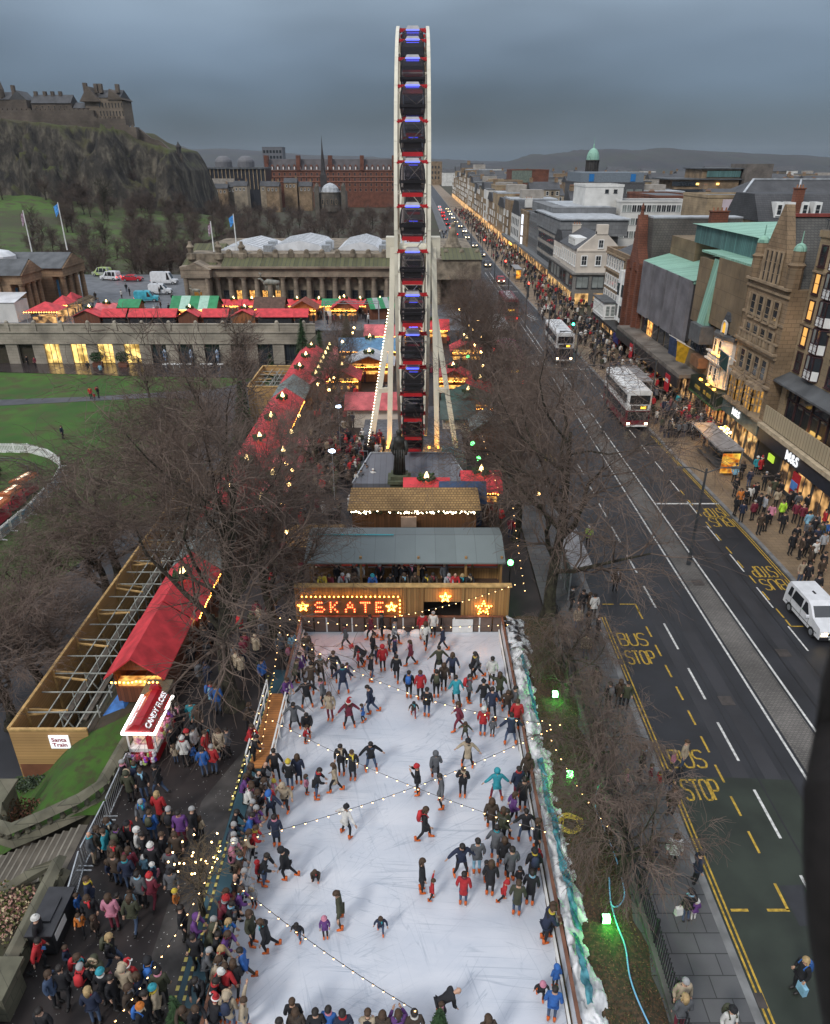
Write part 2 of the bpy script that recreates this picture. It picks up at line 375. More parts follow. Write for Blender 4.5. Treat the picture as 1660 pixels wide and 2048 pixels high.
# painted markings
b = MB()
def stripe(mb, x0, y0, x1, y1, w, z=.008):
    d = Vector((x1-x0, y1-y0)); n = Vector((-d.y, d.x)).normalized()*w/2
    mb.quad((x0+n.x,y0+n.y,z),(x0-n.x,y0-n.y,z),(x1-n.x,y1-n.y,z),(x1+n.x,y1+n.y,z))
for i in range(26):
    y = 12.1+i*4.25; stripe(b, 15.05, y, 15.05-.004*i, y+2.55, .12)
for i in range(24):
    y = 20+i*4.4; stripe(b, 22.42-.008*i, y, 22.41-.008*i, y+2.4, .1)
stripe(b, 17.62,-8, 17.85,100, .12); stripe(b, 19.66,-8, 19.5,98, .12); stripe(b, 18.4,104, 17.8,190, .12); stripe(b, 19.0,106, 18.9,190,.12)
stripe(b, 19.7,52.8, 24.9,52.8, .22); stripe(b, 19.6,95.2, 23.4,95.2, .22); stripe(b,12.3,103,18.3,103,.25); stripe(b,18.6,160,22.2,160,.3); stripe(b,13,168,22,168,.3)
for i in range(7): stripe(b, 12.6+i*.75, 97.0, 12.6+i*.75, 99.8, .28)
for i in range(5): stripe(b, 20.4, 128+i*1.2, 21.9-.2*i, 129.6+i*1.2, .16)
struct(b.build('white_road_marking', WHT))
b = MB()
for x in (11.42, 11.6): stripe(b, x,-8, x+.01,36.6, .075)
for x in (24.72, 24.9): stripe(b, x+.1,-8, x-.05,47, .075); stripe(b, x-.05,47, x-.7,69, .075)
for i in range(10): stripe(b, 13.88, 19.9+i*1.83, 13.86, 20.95+i*1.83, .1)
for y0, y1 in ((17.45,17.45),): stripe(b, 11.75,y0, 12.4,y1, .11); stripe(b, 13.1,y0, 13.93,y1,.11); stripe(b, 13.88,y0,13.88,y0+1.1,.11)
stripe(b, 11.8,38.0,12.5,38.0,.1); stripe(b, 12.9,38.0,13.93,38.0,.1); stripe(b, 13.88,37.2,13.88,38.0,.1)
for i in range(10): stripe(b, 22.55, 36.5+i*2.0, 22.52, 37.5+i*2.0, .1)
stripe(b, 22.55,35.6,23.3,35.6,.1); stripe(b, 22.55,35.6,22.55,36.3,.1)
GLY = {'B':[[(0,0),(0,1),(.75,1),(.9,.85),(.9,.65),(.72,.52),(0,.52)],[(.72,.52),(1,.38),(1,.15),(.8,0),(0,0)]],
 'U':[[(0,1),(0,.2),(.2,0),(.8,0),(1,.2),(1,1)]],
 'S':[[(1,.86),(.8,1),(.2,1),(0,.82),(0,.66),(.2,.53),(.8,.47),(1,.33),(1,.16),(.8,0),(.2,0),(0,.14)]],
 'T':[[(0,1),(1,1)],[(.5,1),(.5,0)]], 'O':[[(.2,0),(0,.2),(0,.8),(.2,1),(.8,1),(1,.8),(1,.2),(.8,0),(.2,0)]],
 'P':[[(0,0),(0,1),(.8,1),(1,.85),(1,.6),(.8,.45),(0,.45)]]}
def roadword(mb, s, x, y, w, h, flip=False, lw=.09):
    n = len(s); cw = w/(n+.25*(n-1))
    for i, ch in enumerate(s):
        for st in GLY[ch]:
            for p, q in zip(st, st[1:]):
                pp = [(x+i*cw*1.25+a*cw, y+c*h) for a, c in (p, q)]
                if flip: pp = [(2*x+w-a, 2*y+h-c) for a, c in pp]
                stripe(mb, *pp[0], *pp[1], lw)
# near bay, read going up the picture; far bay, upside down from here
for w_, (u0, v0), (u1, v1), vt in (('BUS',(1240,1291),(1291,1289),1267),('STOP',(1243,1328),(1310,1324),1302),('BUS',(1348,1535),(1410,1532),1501),('STOP',(1361,1600),(1446,1594),1560)):
    xa, ya = G(u0, v0); xb, _ = G(u1, v1); _, yt = G((u0+u1)/2-10, vt)
    roadword(b, w_, 11.9, ya, 1.58, yt-ya, False, .1)
for w_, (u0, v0), (u1, v1), vt in (('STOP',(1405,1034),(1455,1031),1017),('BUS',(1424,1053),(1466,1051),1036),('STOP',(1510,1154),(1568,1150),1133),('BUS',(1535,1180),(1586,1178),1159)):
    xa, ya = G(u0, v0); xb, _ = G(u1, v1); _, yt = G((u0+u1)/2-8, vt)
    roadword(b, w_, 22.9, ya, 1.55, yt-ya, True, .1)
for i in range(3): roadword(b, ('BUS','STOP','BUS')[i], 12.2, 62+i*3.3, 1.0, 1.9)
struct(b.build('yellow_road_marking', YEL))
# gardens, paths and plaza
struct(MB().add([(-95,60,GZ),(-24,60,GZ),(-22.2,72,GZ),(-22.2,110.3,GZ),(-42,111.5,GZ),(-95,117,GZ),], [(0,1,2,3,4,5)]).build('lawn', LAWN))
struct(MB().add([(-70,34,GZ),(-25,31,GZ),(-24,60,GZ),(-95,60,GZ)], [(0,1,2,3)]).build('lawn', LAWN))
sheet('garden_path', [(-95,95.5),(-58,96.3),(-46,98.6),(-37.5,100.2),(-31,99),(-28,92),(-26.5,82),(-24.8,70),(-24.6,30),(-22.2,30),(-21.9,70),(-22.6,86),(-23.2,104),(-23.4,110),(-25,109.5),(-30,104.5),(-37,103),(-46,100.8),(-59,99.2),(-95,99)], GZ+.03, GPATH)
sheet('wet_terrace', [(-95,117),(-42,111.5),(-22.2,110.3),(-20,119.9),(-95,119.9)], GZ+.05, WETP)
sheet('plaza', [(-120,120.06),(11.2,120.06),(11.2,186),(-120,186)], .0, SETT)
sheet('promenade', [(-13.72,7),(-6.3,7),(-6.3,34),(8,35.8),(8.2,120.04),(-15.2,120.04),(-13.6,80),(-13.6,30),(-13.72,23)], .0, PATHM)
sheet('drain_strip', [(-9.2,12),(-7.9,12),(-7.9,26),(-9.3,22.5)], .004, mat('worn_paving', (.055,.05,.047), .6, .4, 1.2))
# leafy bank between rink and railing: a real low mound
b = MB(); Y_ = [6+i*1.0 for i in range(31)]; X_ = [4.9+i*.31 for i in range(12)]
b.add([(x, y, .05+.5*math.sin(PI*min(1,(x-4.9)/3.4))+.12*noise.noise((x*1.3,y*.9,0))) for y in Y_ for x in X_], [(j*12+i, j*12+i+1, (j+1)*12+i+1, (j+1)*12+i) for j in range(30) for i in range(11)])
struct(b.build('leafy_bank', BANKM, None, True))
# little sloping lawn beside the steps
b = MB(); nL = 14
for j in range(7):
    for i in range(nL+1):
        x = -20.2+6.8*i/nL; y = 21.6+(5.2+max(0,(x+15.5))*.9)*j/6; b.v.append((x, y, max(hgt(x,y)+.1, lerp(-3.0,.2,sm(-20,-14,x)))+.05*noise.noise((x*2,y*2,0))))
for j in range(6):
    for i in range(nL): b.f.append((j*(nL+1)+i, j*(nL+1)+i+1, (j+1)*(nL+1)+i+1, (j+1)*(nL+1)+i)); b.m.append(0)
_MC['bright_lawn'] = soil('bright_lawn', (.030,.085,.008), (.050,.12,.012), (.045,.05,.016), .5, 2.2)
struct(b.build('lawn', _MC['bright_lawn'], None, True))
sheet('asphalt_drive', [(-40,20),(-20.5,20),(-20.8,34),(-24,60),(-27,60),(-32,34)], GZ+.04, mat('damp_asphalt', (.04,.041,.047), .45, .25, .4))
b = MB(); rs = random.Random(51)
for i in range(14):
    x = rs.choice((12.6,14.4,16.2,21.2,23.6))+rs.uniform(-.3,.3); y = rs.uniform(14,110); w_ = rs.uniform(.5,1.1); l_ = rs.uniform(1.0,5)
    b.quad((x-w_/2,y,.0055),(x+w_/2,y+.05,.0055),(x+w_/2,y+l_,.0055),(x-w_/2,y+l_-.04,.0055))
struct(b.build('asphalt_repair', mat('repair_asphalt', (.02,.021,.025), .5, .3, 1)))
b = MB()
for i in range(12):
    y = 14+i*9; b.box((11.32 if y < 70 else 12.1,y,.004),(11.62 if y < 70 else 12.4,y+.5,.012)); b.box((24.5,y,.004),(24.8,y+.5,.012))
for x, y in ((16.1,29),(13,41),(20.9,33),(21.3,58),(18.7,40.5)): b.box((x-.35,y-.35,.06 if 18<x<19.4 else .004),(x+.35,y+.35,.068 if 18<x<19.4 else .012))
struct(b.build('drain_cover', mat('iron_cover', (.05,.042,.038), .5, .3, 3)))
b = MB()
for i in range(420):
    x = rs.uniform(-13.3,-8); y = rs.uniform(12,27); q = rs.uniform(.015,.045); a = rs.uniform(0,3)
    b.quad((x,y,.007),(x+q*math.cos(a),y+q*math.sin(a),.007),(x+q*math.cos(a)-q*.6*math.sin(a),y+q*math.sin(a)+q*.6*math.cos(a),.008),(x-q*.6*math.sin(a),y+q*.6*math.cos(a),.008))
struct(b.build('litter', mat('paper_scrap', (.45,.44,.42), .8, .3, 5)), 'stuff')
# hills
def hill(name, pts, Y, depth, m, n=60):
    b = MB(); base = -15
    prof = []
    for i in range(n+1):
        x = lerp(pts[0][0], pts[-1][0], i/n)
        for (xa, za), (xb, zb) in zip(pts, pts[1:]):
            if xa <= x <= xb: z = lerp(za, zb, sm(0,1,(x-xa)/(xb-xa))); break
        prof.append((x, z))
    K = 10
    for k in range(K+1):
        f = math.sin(PI/2*(k/K)); 
        for x, z in prof:
            b.v.append((x, Y-depth*(1-k/K), base+(z-base)*f+ (4*noise.noise((x*.02,k*.5,Y)) + 2.5*noise.noise((x*.09,k,Y)))*(1 if k else 0)))
    m1 = n+1
    for k in range(K):
        for i in range(n): b.f.append((k*m1+i, k*m1+i+1, (k+1)*m1+i+1, (k+1)*m1+i)); b.m.append(0)
    off = len(b.v)
    for x, z in prof: b.v.append((x, Y+depth*.6, base))
    for i in range(n): b.f.append((K*m1+i, K*m1+i+1, off+i+1, off+i)); b.m.append(0)
    return struct(b.build(name, m, None, True))
HILLM = soil('wooded_hill_haze_tint', (.026,.030,.036), (.036,.042,.034), (.042,.036,.040), .006, .04)  # distance haze is painted in: woodland colours shifted towards blue
hill('hill', [(150,5),(253,24),(406,50),(583,64),(700,60),(777,66),(974,55),(1186,47),(1355,24),(1700,0)], 2600, 900, HILLM, 140)
hill('hill', [(-2600,20),(-1900,60),(-1400,60),(-1218,104),(-1170,88),(-1000,92),(-822,82),(-500,60),(75,44),(376,33),(800,20)], 4200, 900, HILLM, 120)
# ------------------------------------------------------------------ buildings along the right of the street
ROT = {'Y': 0.0, 'X': -PI/2, 'B': PI, 'E': PI/2}
_WM = {}
def winmesh(w, h, nx, ny, fm, gm, fw=.07, sill=True):
    k = (w, h, nx, ny, fm.name, gm.name, fw, sill)
    if k in _WM: return _WM[k]
    b = MB(); hw = w/2; hh = h/2
    b.box((-hw,-.03,-hh),(hw,.05,hh),1)
    for x in [(-hw-fw,-hw+.01),(hw-.01,hw+fw)]: b.box((x[0],-.09,-hh-fw),(x[1],.05,hh+fw))
    b.box((-hw+.01,-.09,hh-.01),(hw-.01,.05,hh+fw)); b.box((-hw+.01,-.09,-hh-fw),(hw-.01,.05,-hh+.01))
    for i in range(1, nx): x = -hw+w*i/nx; b.box((x-.02,-.065,-hh+.01),(x+.02,-.02,hh-.01))
    for j in range(1, ny): z = -hh+h*j/ny; b.box((-hw+.01,-.06,z-.02),(hw-.01,-.022,z+.02))
    if sill: b.box((-hw-fw-.05,-.16,-hh-fw-.07),(hw+fw+.05,.05,-hh-fw))
    _WM[k] = b.mesh('window', [fm, gm]); return _WM[k]
def win(par, w, h, pos, face='X', nx=2, ny=2, fm=None, gm=None, fw=.07, name='window', sill=True):
    return obj(name, winmesh(w, h, nx, ny, fm or WHITE, gm or GLASS, fw, sill), par, Vector(pos)-wloc(par), ROT[face])
def wins(par, face, plane, cs, zs, w, h, **k):
    gl = k.pop('glasses', None)
    for i, z in enumerate(zs):
        for j, c in enumerate(cs):
            kk = dict(k)
            if gl: kk['gm'] = random.choice(gl)
            win(par, w, h, (plane, c, z) if face in 'XE' else (c, plane, z), face, **kk)
def lin(a, b, n): return [lerp(a, b, (i+.5)/n) for i in range(n)]
def bld(name, label, x0, x1, y0, y1, z1, wm, rm=None, z0=0.0, par=.4, cat='building', group=None):
    r = thing(name, label, cat, ((x0+x1)/2,(y0+y1)/2,0), 0, group)
    MB().box((x0,y0,z0),(x1,y1,z1)).build('wall', wm, r)
    if rm:
        b = MB(); b.box((x0+.25,y0+.25,z1+.003),(x1-.25,y1-.25,z1+.06)); b.build('roof', rm, r)
        if par:
            b = MB(); o = .12
            b.box((x0-o,y0-o,z1-.15),(x0+.25,y1+o,z1+par)); b.box((x1-.25,y0-o,z1-.15),(x1+o,y1+o,z1+par))
            b.box((x0+.25,y0-o,z1-.15),(x1-.25,y0+.25,z1+par)); b.box((x0+.25,y1-.25,z1-.15),(x1-.25,y1+o,z1+par))
            b.build('parapet', wm, r)
    return r
STONE = brick('tan_ashlar', (.33,.245,.15), (.38,.285,.175), (.19,.14,.09), .9, .45, .012, .85, .42)
STONE2 = brick('brown_ashlar', (.26,.180,.105), (.31,.215,.13), (.10,.07,.045), .7, .35, .014, .85, .5)
SLABS = brick('stone_slabs', (.23,.165,.095), (.19,.14,.085), (.11,.08,.05), 1.1, 1.5, .02, .85, .45)
REDST = brick('red_sandstone', (.17,.062,.036), (.205,.075,.044), (.08,.03,.02), .6, .3, .02, .9, .5)
CREAMW = mat('cream_render', (.56,.50,.43), .85, .14, .4, detail=8)
OFFW = mat('white_render', (.60,.59,.56), .85, .14, .35, detail=8)
GREYC = brick('grey_concrete_panel', (.17,.175,.18), (.20,.205,.21), (.09,.09,.095), 1.4, .8, .02, .8, .35)
BEIGEC = mat('beige_panel', (.30,.27,.235), .8, .2, .6)
SLATE = brick('slate', (.055,.057,.062), (.075,.075,.08), (.03,.03,.032), .35, .25, .02, .6, .4)
LEAD = mat('lead_roof', (.085,.09,.095), .55, .3, .6)
FELT = mat('roof_felt', (.14,.145,.15), .8, .3, .5); PALEROOF = mat('pale_roof', (.36,.38,.40), .5, .25, .7)
COPPER = ribbed('copper_green', (.22,.40,.31), (.11,.23,.18), .55, 'XY', .65, .25, .12)
COPPERD = ribbed('copper_dark', (.07,.15,.145), (.035,.07,.07), .4, 'XY', .65, .4, .15)
FRAMED = mat('maroon_frame', (.045,.022,.025), .5, .2); TRIM = mat('stone_trim', (.27,.20,.13), .85, .25, 1.5)
NAVY = mat('navy_fascia', (.022,.027,.040), .4, .15); SIGNW = emis('sign_white', (.9,.92,.95), .55)
def chimney(par, x, y, z, w=1.2, d=.7, h=1.6, m=None, pots=3):
    b = MB(); b.box((x-w/2,y-d/2,z),(x+w/2,y+d/2,z+h),0); b.box((x-w/2-.1,y-d/2-.1,z+h),(x+w/2+.1,y+d/2+.1,z+h+.15),0)
    for i in range(pots): b.tube([(x-w/2+w*(i+.5)/pots,y,z+h+.15),(x-w/2+w*(i+.5)/pots,y,z+h+.55)], [.13,.1], 6, 1)
    return b.build('chimney', [m or STONE2, mat('chimney_pot', (.28,.13,.07), .8, .2)], par)
def shopfront(par, X, y0, y1, z1=2.7, n=4, gm=None, fm=None):
    fm = fm or DARKST; d = (y1-y0)/n
    for i in range(n):
        a = y0+d*i; b = MB()
        b.box((X-.06,a+.12,.12),(X+.02,a+d-.12,z1),1)
        b.box((X-.16,a,.1),(X+.02,a+.12,z1)); b.box((X-.16,a+d-.12,.1),(X+.02,a+d,z1)); b.box((X-.14,a+.12,.1),(X+.02,a+d-.12,.45)); b.box((X-.1,a+d/2-.03,.45),(X-.05,a+d/2+.03,z1))
        b.build('shop_window', [fm, gm or SHOPW], par)
X0 = 30.8
# --- tan stone hotel with bay windows above the long shop
r = bld('hotel', 'tan stone building with stacked maroon bay windows above a navy shop front', 32.2, 50, 36, 60.55, 19.9, STONE, FELT, par=.35)
for y in (57.0, 51.9, 46.8):
    for z in (18.6,16.5,14.4,12.3,10.2):
        b = MB(); hw = .95; q = [(32.18,y-hw),(31.7,y-hw*.6),(31.7,y+hw*.6),(32.18,y+hw)]
        b.pz(q, z-1.05, z-.98, 0); b.pz(q, z+.86, z+.95, 0)
        b.pz([(32.18,y-hw+.06),(31.74,y-hw*.6+.04),(31.74,y+hw*.6-.04),(32.18,y+hw-.06)], z-.22, z+.86, 1)
        for (xa,ya),(xb,yb) in zip(q, q[1:]):
            b.quad((xa,ya,z-.98),(xb,yb,z-.98),(xb,yb,z-.22),(xa,ya,z-.22),2)
        for p in q: b.bar((p[0],p[1],z-.98),(p[0],p[1],z+.86),.08,.08,0)
        for t_ in (.0,): b.bar((31.7,y,z-.98),(31.7,y,z+.86),.07,.07,0); b.quad((31.725,y+.06,z-.2),(31.725,y+.5,z-.2),(31.725,y+.5,z+.84),(31.725,y+.06,z+.84),3)
        b.bar((31.69,y-.55,z-.22),(31.69,y+.55,z-.22),.07,.06,0)
        for dy in (-.45,-.17,.17,.45):
            for dz in (-.8,-.42): b.box((31.67,y+dy-.03,z+dz-.03),(31.71,y+dy+.03,z+dz+.03),0)
        b.build('bay_window', [FRAMED, GLASS, WHITE, GLASSB], r)
wins(r, 'X', 32.2, (59.5,54.4,49.3), (18.4,16.3,14.2,12.1,10.0), .75, 1.45, nx=1, ny=2, fm=FRAMED, fw=.1, glasses=[GLASS,GLASS,GLASSL])
for z in (12.95, 17.1): MB().box((32.08,36,z),(32.2,60.5,z+.14)).build('string_course', TRIM, r)
b = MB(); b.box((34,36,19.95),(49,60.2,22.6)); b.build('attic', STONE2, r)
b = MB(); b.box((33.1,36,22.6),(49.5,60.4,22.85)); b.build('attic_roof', LEAD, r)
for y in (58.8,55.2,51.6): MB().tube([(33.4,y,20.25),(33.4,y,22.6)], .14, 8).build('attic_column', WHITE, r)
b = MB()
for i in range(60): b.bar((32.25,36.5+i*.4,20.3),(32.25,36.5+i*.4,21.0),.04)
b.bar((32.25,36,21),(32.25,60.4,21),.08); b.build('roof_railing', DARKST, r)
b = MB(); b.px([(0,0)], 0, 0) if 0 else None
b.add([(30.9,36,8.25),(30.9,60.5,8.25),(32.2,60.5,8.9),(32.2,36,8.9),(30.9,36,8.1),(30.9,60.5,8.1),(32.2,60.5,8.1),(32.2,36,8.1)], [(0,1,2,3),(4,5,1,0),(5,6,2,1),(7,4,0,3),(7,6,5,4)]); b.build('canopy_roof', LEAD, r)
for i in range(9):
    y = 37+i*2.6; b = MB(); b.box((31.95,y,5.3),(32.05,y+2.5,7.95),1); b.bar((31.9,y,5.3),(31.9,y,8.1),.14); b.bar((31.9,y,6.9),(31.9,y+2.6,6.9),.09); b.bar((31.9,y+1.3,5.3),(31.9,y+1.3,6.9),.07)
    b.build('terrace_glazing', [FRAMED, GLASS], r)
MB().box((31.7,59.4,4.4),(32.2,60.2,8.1)).build('terrace_pier', STONE, r)
MB().box((31.45,54.0,5.1),(31.75,55.6,5.3)).build('terrace_lamp', emis('terrace_lamp_glow', (1,.6,.15), 5), r)
MB().box((31.6,50.4,5.6),(31.7,51.0,6.7)).build('red_banner', mat('red_banner', (.4,.02,.03), .6, .1), r)
MB().box((30.85,36,4.42),(32.2,60.5,4.52)).build('terrace_floor', FELT, r)
MB().box((30.75,36,4.5),(30.85,60.5,5.95)).build('terrace_rail', ribbed('cream_panel', (.40,.33,.22), (.16,.12,.08), .42, 'Y', .6, .1, .14), r)
MB().box((30.35,36,4.05),(30.95,60.5,4.4)).build('ledge', mat('cream_ledge', (.44,.36,.25), .7, .2), r)
MB().box((30.55,36,2.85),(31,60.5,4.03)).build('fascia', NAVY, r)
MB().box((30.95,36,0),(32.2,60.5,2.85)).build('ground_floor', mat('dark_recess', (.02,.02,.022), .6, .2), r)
lettering(r, 'M&S', 1.15, (30.5,54.0,3.42), SIGNW, 'X', .06, .012)
shopfront(r, 30.93, 40, 56, 2.8, 6)
for y in (52.9, 46.5):
    MB().box((30.6,y-.55,.7),(30.72,y+.55,2.6)).build('sale_poster', mat('sale_red', (.42,.02,.03), .6, .1), r)
    MB().box((30.56,y-.5,1.2),(30.62,y+.5,1.9)).build('sale_panel', mat('sale_blue', (.10,.25,.6), .6, .1), r)
MB().box((30.8,57.3,1.7),(30.9,58.3,2.3)).build('lime_sign', emis('lime_sign_glow', (.4,.6,.05), .7), r)
# --- gabled stone building
r = thing('gabled_building', 'ornate brown stone building with steep pointed gable and tall mullioned windows', 'building', (36,64.5,0))
b = MB(); b.box((30.8,60.6,4.2),(42,68.6,15.6)); b.box((31.2,60.6,0),(42,68.6,4.2)); b.build('wall', STONE2, r)
b = MB(); b.px([(61.6,15.6),(67.6,15.6),(66.0,19.5),(64.75,21.9),(64.45,21.9),(63.2,19.5)], 30.8, 31.5); b.build('gable', STONE2, r)
b = MB(); b.px([(61.2,15.62),(68.0,15.62),(64.6,21.0)], 31.5, 42); b.build('roof', brick('old_slate',(.10,.10,.095),(.13,.125,.115),(.05,.05,.05),.3,.2,.02,.8,.5), r)
MB().box((31.5,64.4,20.95),(42,64.8,21.2)).build('ridge', mat('red_ridge',(.22,.05,.04),.7,.2), r)
for y in (61.2, 68.0):
    b = MB(); b.lathe([(.55,0),(.62,.2),(.6,1.9),(.72,2.1),(.5,2.3),(.48,3.2)], (31.1,y), 8, 0, 15.4); b.lathe([(.5,0),(.46,.25),(.3,.5),(.05,.62),(.03,1.5)], (31.1,y), 8, 1, 18.6); b.build('turret', [STONE2, COPPER], r)
for z, o in ((15.5,.35),(14.9,.15),(12.55,.12),(10.1,.4),(9.8,.2),(7.2,.3),(4.2,.45)):
    MB().box((30.8-o,60.55,z),(30.82,68.7,z+.2)).build('cornice', TRIM, r)
for z, n, h in ((16.9,4,2.6),(13.4,4,1.9),(11.0,4,1.6),(8.5,4,1.7)):
    ya, yb = (62.9,66.3) if z > 16 else (61.6,67.6)
    for y in lin(ya, yb, n):
        win(r, .55 if z > 16 else .85, h, (30.79,y,z), 'X', 1, 3, TRIM, GLASS, .12)
    for i in range(n+1):
        y = lerp(ya, yb, i/n); MB().tube([(30.68,y,z-h/2-.1),(30.68,y,z+h/2+.1)], .11, 7).build('column', TRIM, r)
b = MB()
for i in range(12): b.box((30.62,61+i*.64,10.35),(30.74,61.38+i*.64,11.0))
b.box((30.58,60.7,10.95),(30.8,68.5,11.08)); b.build('balustrade', TRIM, r)
for y0 in (61.3, 64.7):
    b = MB(); q = [(30.8,y0),(30.1,y0+.7),(30.1,y0+2.5),(30.8,y0+3.2)]
    b.pz(q, 4.4, 4.9, 0); b.pz(q, 6.85, 7.2, 0); b.pz([(30.8,y0+.1),(30.17,y0+.74),(30.17,y0+2.46),(30.8,y0+3.1)], 4.9, 6.85, 1)
    for (xa,ya),(xb,yb) in zip(q, q[1:]):
        for t_ in (0,.33,.66,1): b.bar((lerp(xa,xb,t_),lerp(ya,yb,t_),4.9),(lerp(xa,xb,t_),lerp(ya,yb,t_),6.85),.1,.1,0)
        for z in (5.55,6.2): b.bar((xa,ya,z),(xb,yb,z),.07,.07,0)
    b.build('bay_window', [TRIM, glow('lit_bay', (.02,.01,.005), (1,.5,.1), .8, 2.2)], r)
MB().box((30.5,60.6,2.95),(31.2,68.6,4.1)).build('fascia', mat('teal_fascia', (.085,.115,.115), .4, .2), r)
lettering(r, 'M&S', .95, (30.45,65.2,3.6), SIGNW, 'X', .06, .012)
shopfront(r, 31.15, 61, 68.4, 2.9, 3)
b = MB(); b.tube([(30.7,67.6,7.9),(28.9,67.9,9.2)], .05, 6, 0); b.quad((29.0,67.9,9.1),(29.9,67.75,8.45),(29.9,67.7,6.9),(29.1,67.8,7.6),1); tag(b.build('flag', [WHITE, mat('dark_flag',(.02,.05,.05),.7,.2)]), 'dark green flag on a slanting pole fixed to the gabled stone building', 'flag')
# --- narrow white ornate building lit amber
r = thing('ornate_shop', 'narrow white ornate shop building floodlit amber with a little slate dome', 'building', (33.5,71.5,0))
OW = mat('white_stucco', (.62,.58,.52), .7, .15, 2)
b = MB(); b.box((31.4,68.65,0),(40,74.6,9.6)); b.build('wall', OW, r)
b = MB(); b.pz([(30.9,69.6),(30.3,70.6),(30.3,72.6),(30.9,73.6),(32,73.6),(32,69.6)], 4.6, 9.4); b.build('bay', OW, r)
b = MB(); b.pz([(30.75,69.3),(30.1,70.5),(30.1,72.7),(30.75,73.9),(32.2,73.9),(32.2,69.3)], 9.4, 9.75, 0); b.build('cornice', LEAD, r)
b = MB(); b.lathe([(1.55,0),(1.55,1.2),(1.7,1.3),(1.55,1.9),(1.2,2.6),(.6,3.05),(.15,3.2),(.06,3.7)], (32.2,71.6), 12, 0, 9.75); b.build('dome', SLATE, r)
for ang in (0, PI/3):
    b = MB(); ca, sa = math.cos(ang), math.sin(ang)
    pf = lambda a, z, o: (32.2-ca*(1.6+o)-sa*a, 71.6-sa*(1.6+o)+ca*a, z)
    b.tube([pf(.5,9.8,0)]+[pf(.5*math.cos(q), 10.5+.5*math.sin(q), 0) for q in [PI*i/8 for i in range(9)]]+[pf(-.5,9.8,0)], .13, 6, 0)
    pts = [pf(.42*math.cos(q), 10.5+.42*math.sin(q), 0) for q in [PI*i/8 for i in range(9)]]+[pf(-.42,9.85,0), pf(.42,9.85,0)]
    b.add(pts, [tuple(range(11))], 1); b.add([pf(.6,9.8,-.4),pf(-.6,9.8,-.4),pf(-.6,10.9,-.4),pf(.6,10.9,-.4)], [(0,1,2,3)], 0)
    b.build('arched_window', [OW, emis('amber_window', (1,.5,.04), .5)], r)
b = MB()
for i in range(14): b.lathe([(.06,0),(.12,.2),(.06,.45),(.1,.6)], (30.15,69.9+i*.26), 6, 0, 7.1)
b.box((29.95,69.6,7.7),(30.35,73.6,7.85)); b.box((29.9,69.6,6.95),(30.5,73.6,7.1)); b.build('balustrade', OW, r)
for z in (8.5,5.8):
    wins(r, 'X', 30.28, (71.0,72.2), (z,), .6, 1.3, nx=1, ny=2, fm=OW)
for y in (69.9,70.45,72.75,73.4): MB().tube([(30.35 if 70<y<73 else 30.75,y,4.8),(30.35 if 70<y<73 else 30.75,y,6.9)], .14, 8).build('column', OW, r)
MB().box((29.9,68.7,2.95),(31.4,76.2,4.45)).build('fascia', mat('bottle_green', (.018,.03,.022), .4, .2), r)
lettering(r, 'GIFTS OF', .01, (30,72,3.6), SIGNW, 'X') if 0 else None
for i, w_ in enumerate((1.1,.5,1.4)): MB().box((29.86,70.2+i*1.5,3.5),(29.9,70.2+i*1.5+w_,3.85)).build('gilt_lettering', mat('gilt', (.32,.24,.05), .5, .2), r)
MB().box((29.85,68.7,2.75),(31,76.2,2.95)).build('garland', mat('garland_green', (.03,.09,.02), .9, .5, 12), r)
shopfront(r, 31.3, 69, 76, 2.7, 4, glow('red_shop', (.25,.02,.01), (1,.5,.15), 1.0, 2.5))
for y, z in ((69.8,4.7),(71.6,4.7),(73.5,4.7),(71.6,7.95),(70.2,7.95)):
    l = bpy.data.lights.new('uplight', 'POINT'); l.energy = 55; l.color = (1,.45,.06); l.shadow_soft_size = .12
    o = bpy.data.objects.new('uplight', l); COL.objects.link(o); o.location = (29.75,y,z+.15)
    MB().cbox((29.95,y,z-.1),(.25,.35,.14)).build('floodlight', emis('flood_amber', (1,.5,.08), 4), r)
# --- modern stone-slab block with copper roofs
r = thing('copper_roofed_block', 'modern stone slab block with stepped green copper roofs', 'building', (36,78,0))
b = MB(); b.box((31.2,74.65,0),(44,81.8,9.5)); b.build('wall', SLABS, r)
b = MB(); b.box((30.8,68.7,9.9),(40,76.3,16.4)); b.build('tower_wall', SLABS, r)
b = MB(); b.box((30.8,78.2,9.3),(36,81.5,15.9)); b.build('stair_tower', SLABS, r)
b = MB(); b.add([(31.1,76.3,16.1),(31.1,78.2,16.1),(31.1,78.2,9.6),(31.1,76.3,9.6),(30.3,78.2,9.6),(30.3,76.3,9.6)], [(0,1,4,5),(1,2,4),(0,5,3)]); b.build('copper_chute', COPPER, r)
b = MB(); b.box((30.9,68.8,16.403),(43,81.6,16.6)); b.build('roof', COPPER, r)
b = MB(); b.box((33,72,16.6),(48,90,18.6)); b.build('penthouse_wall', COPPERD, r)
b = MB(); b.add([(32.6,71.6,18.6),(48.4,71.6,18.6),(48.4,90.5,18.6),(32.6,90.5,18.6),(38,79,19.6),(44,84,19.6)], [(0,1,4),(1,5,4),(1,2,5),(2,3,4,5),(3,0,4),(3,2,1,0)]); b.build('copper_roof', COPPER, r)
b = MB(); b.box((29.8,75.4,7.8),(31.2,78.6,9.6)); b.build('balcony', mat('grey_metal', (.10,.105,.11), .5, .2), r)
for z in (5.2,2.9): b = MB(); b.box((30.2,75.6,z),(31.2,78,z+1.1)); b.build('balcony', mat('rust_panel', (.20,.105,.06), .6, .2), r)
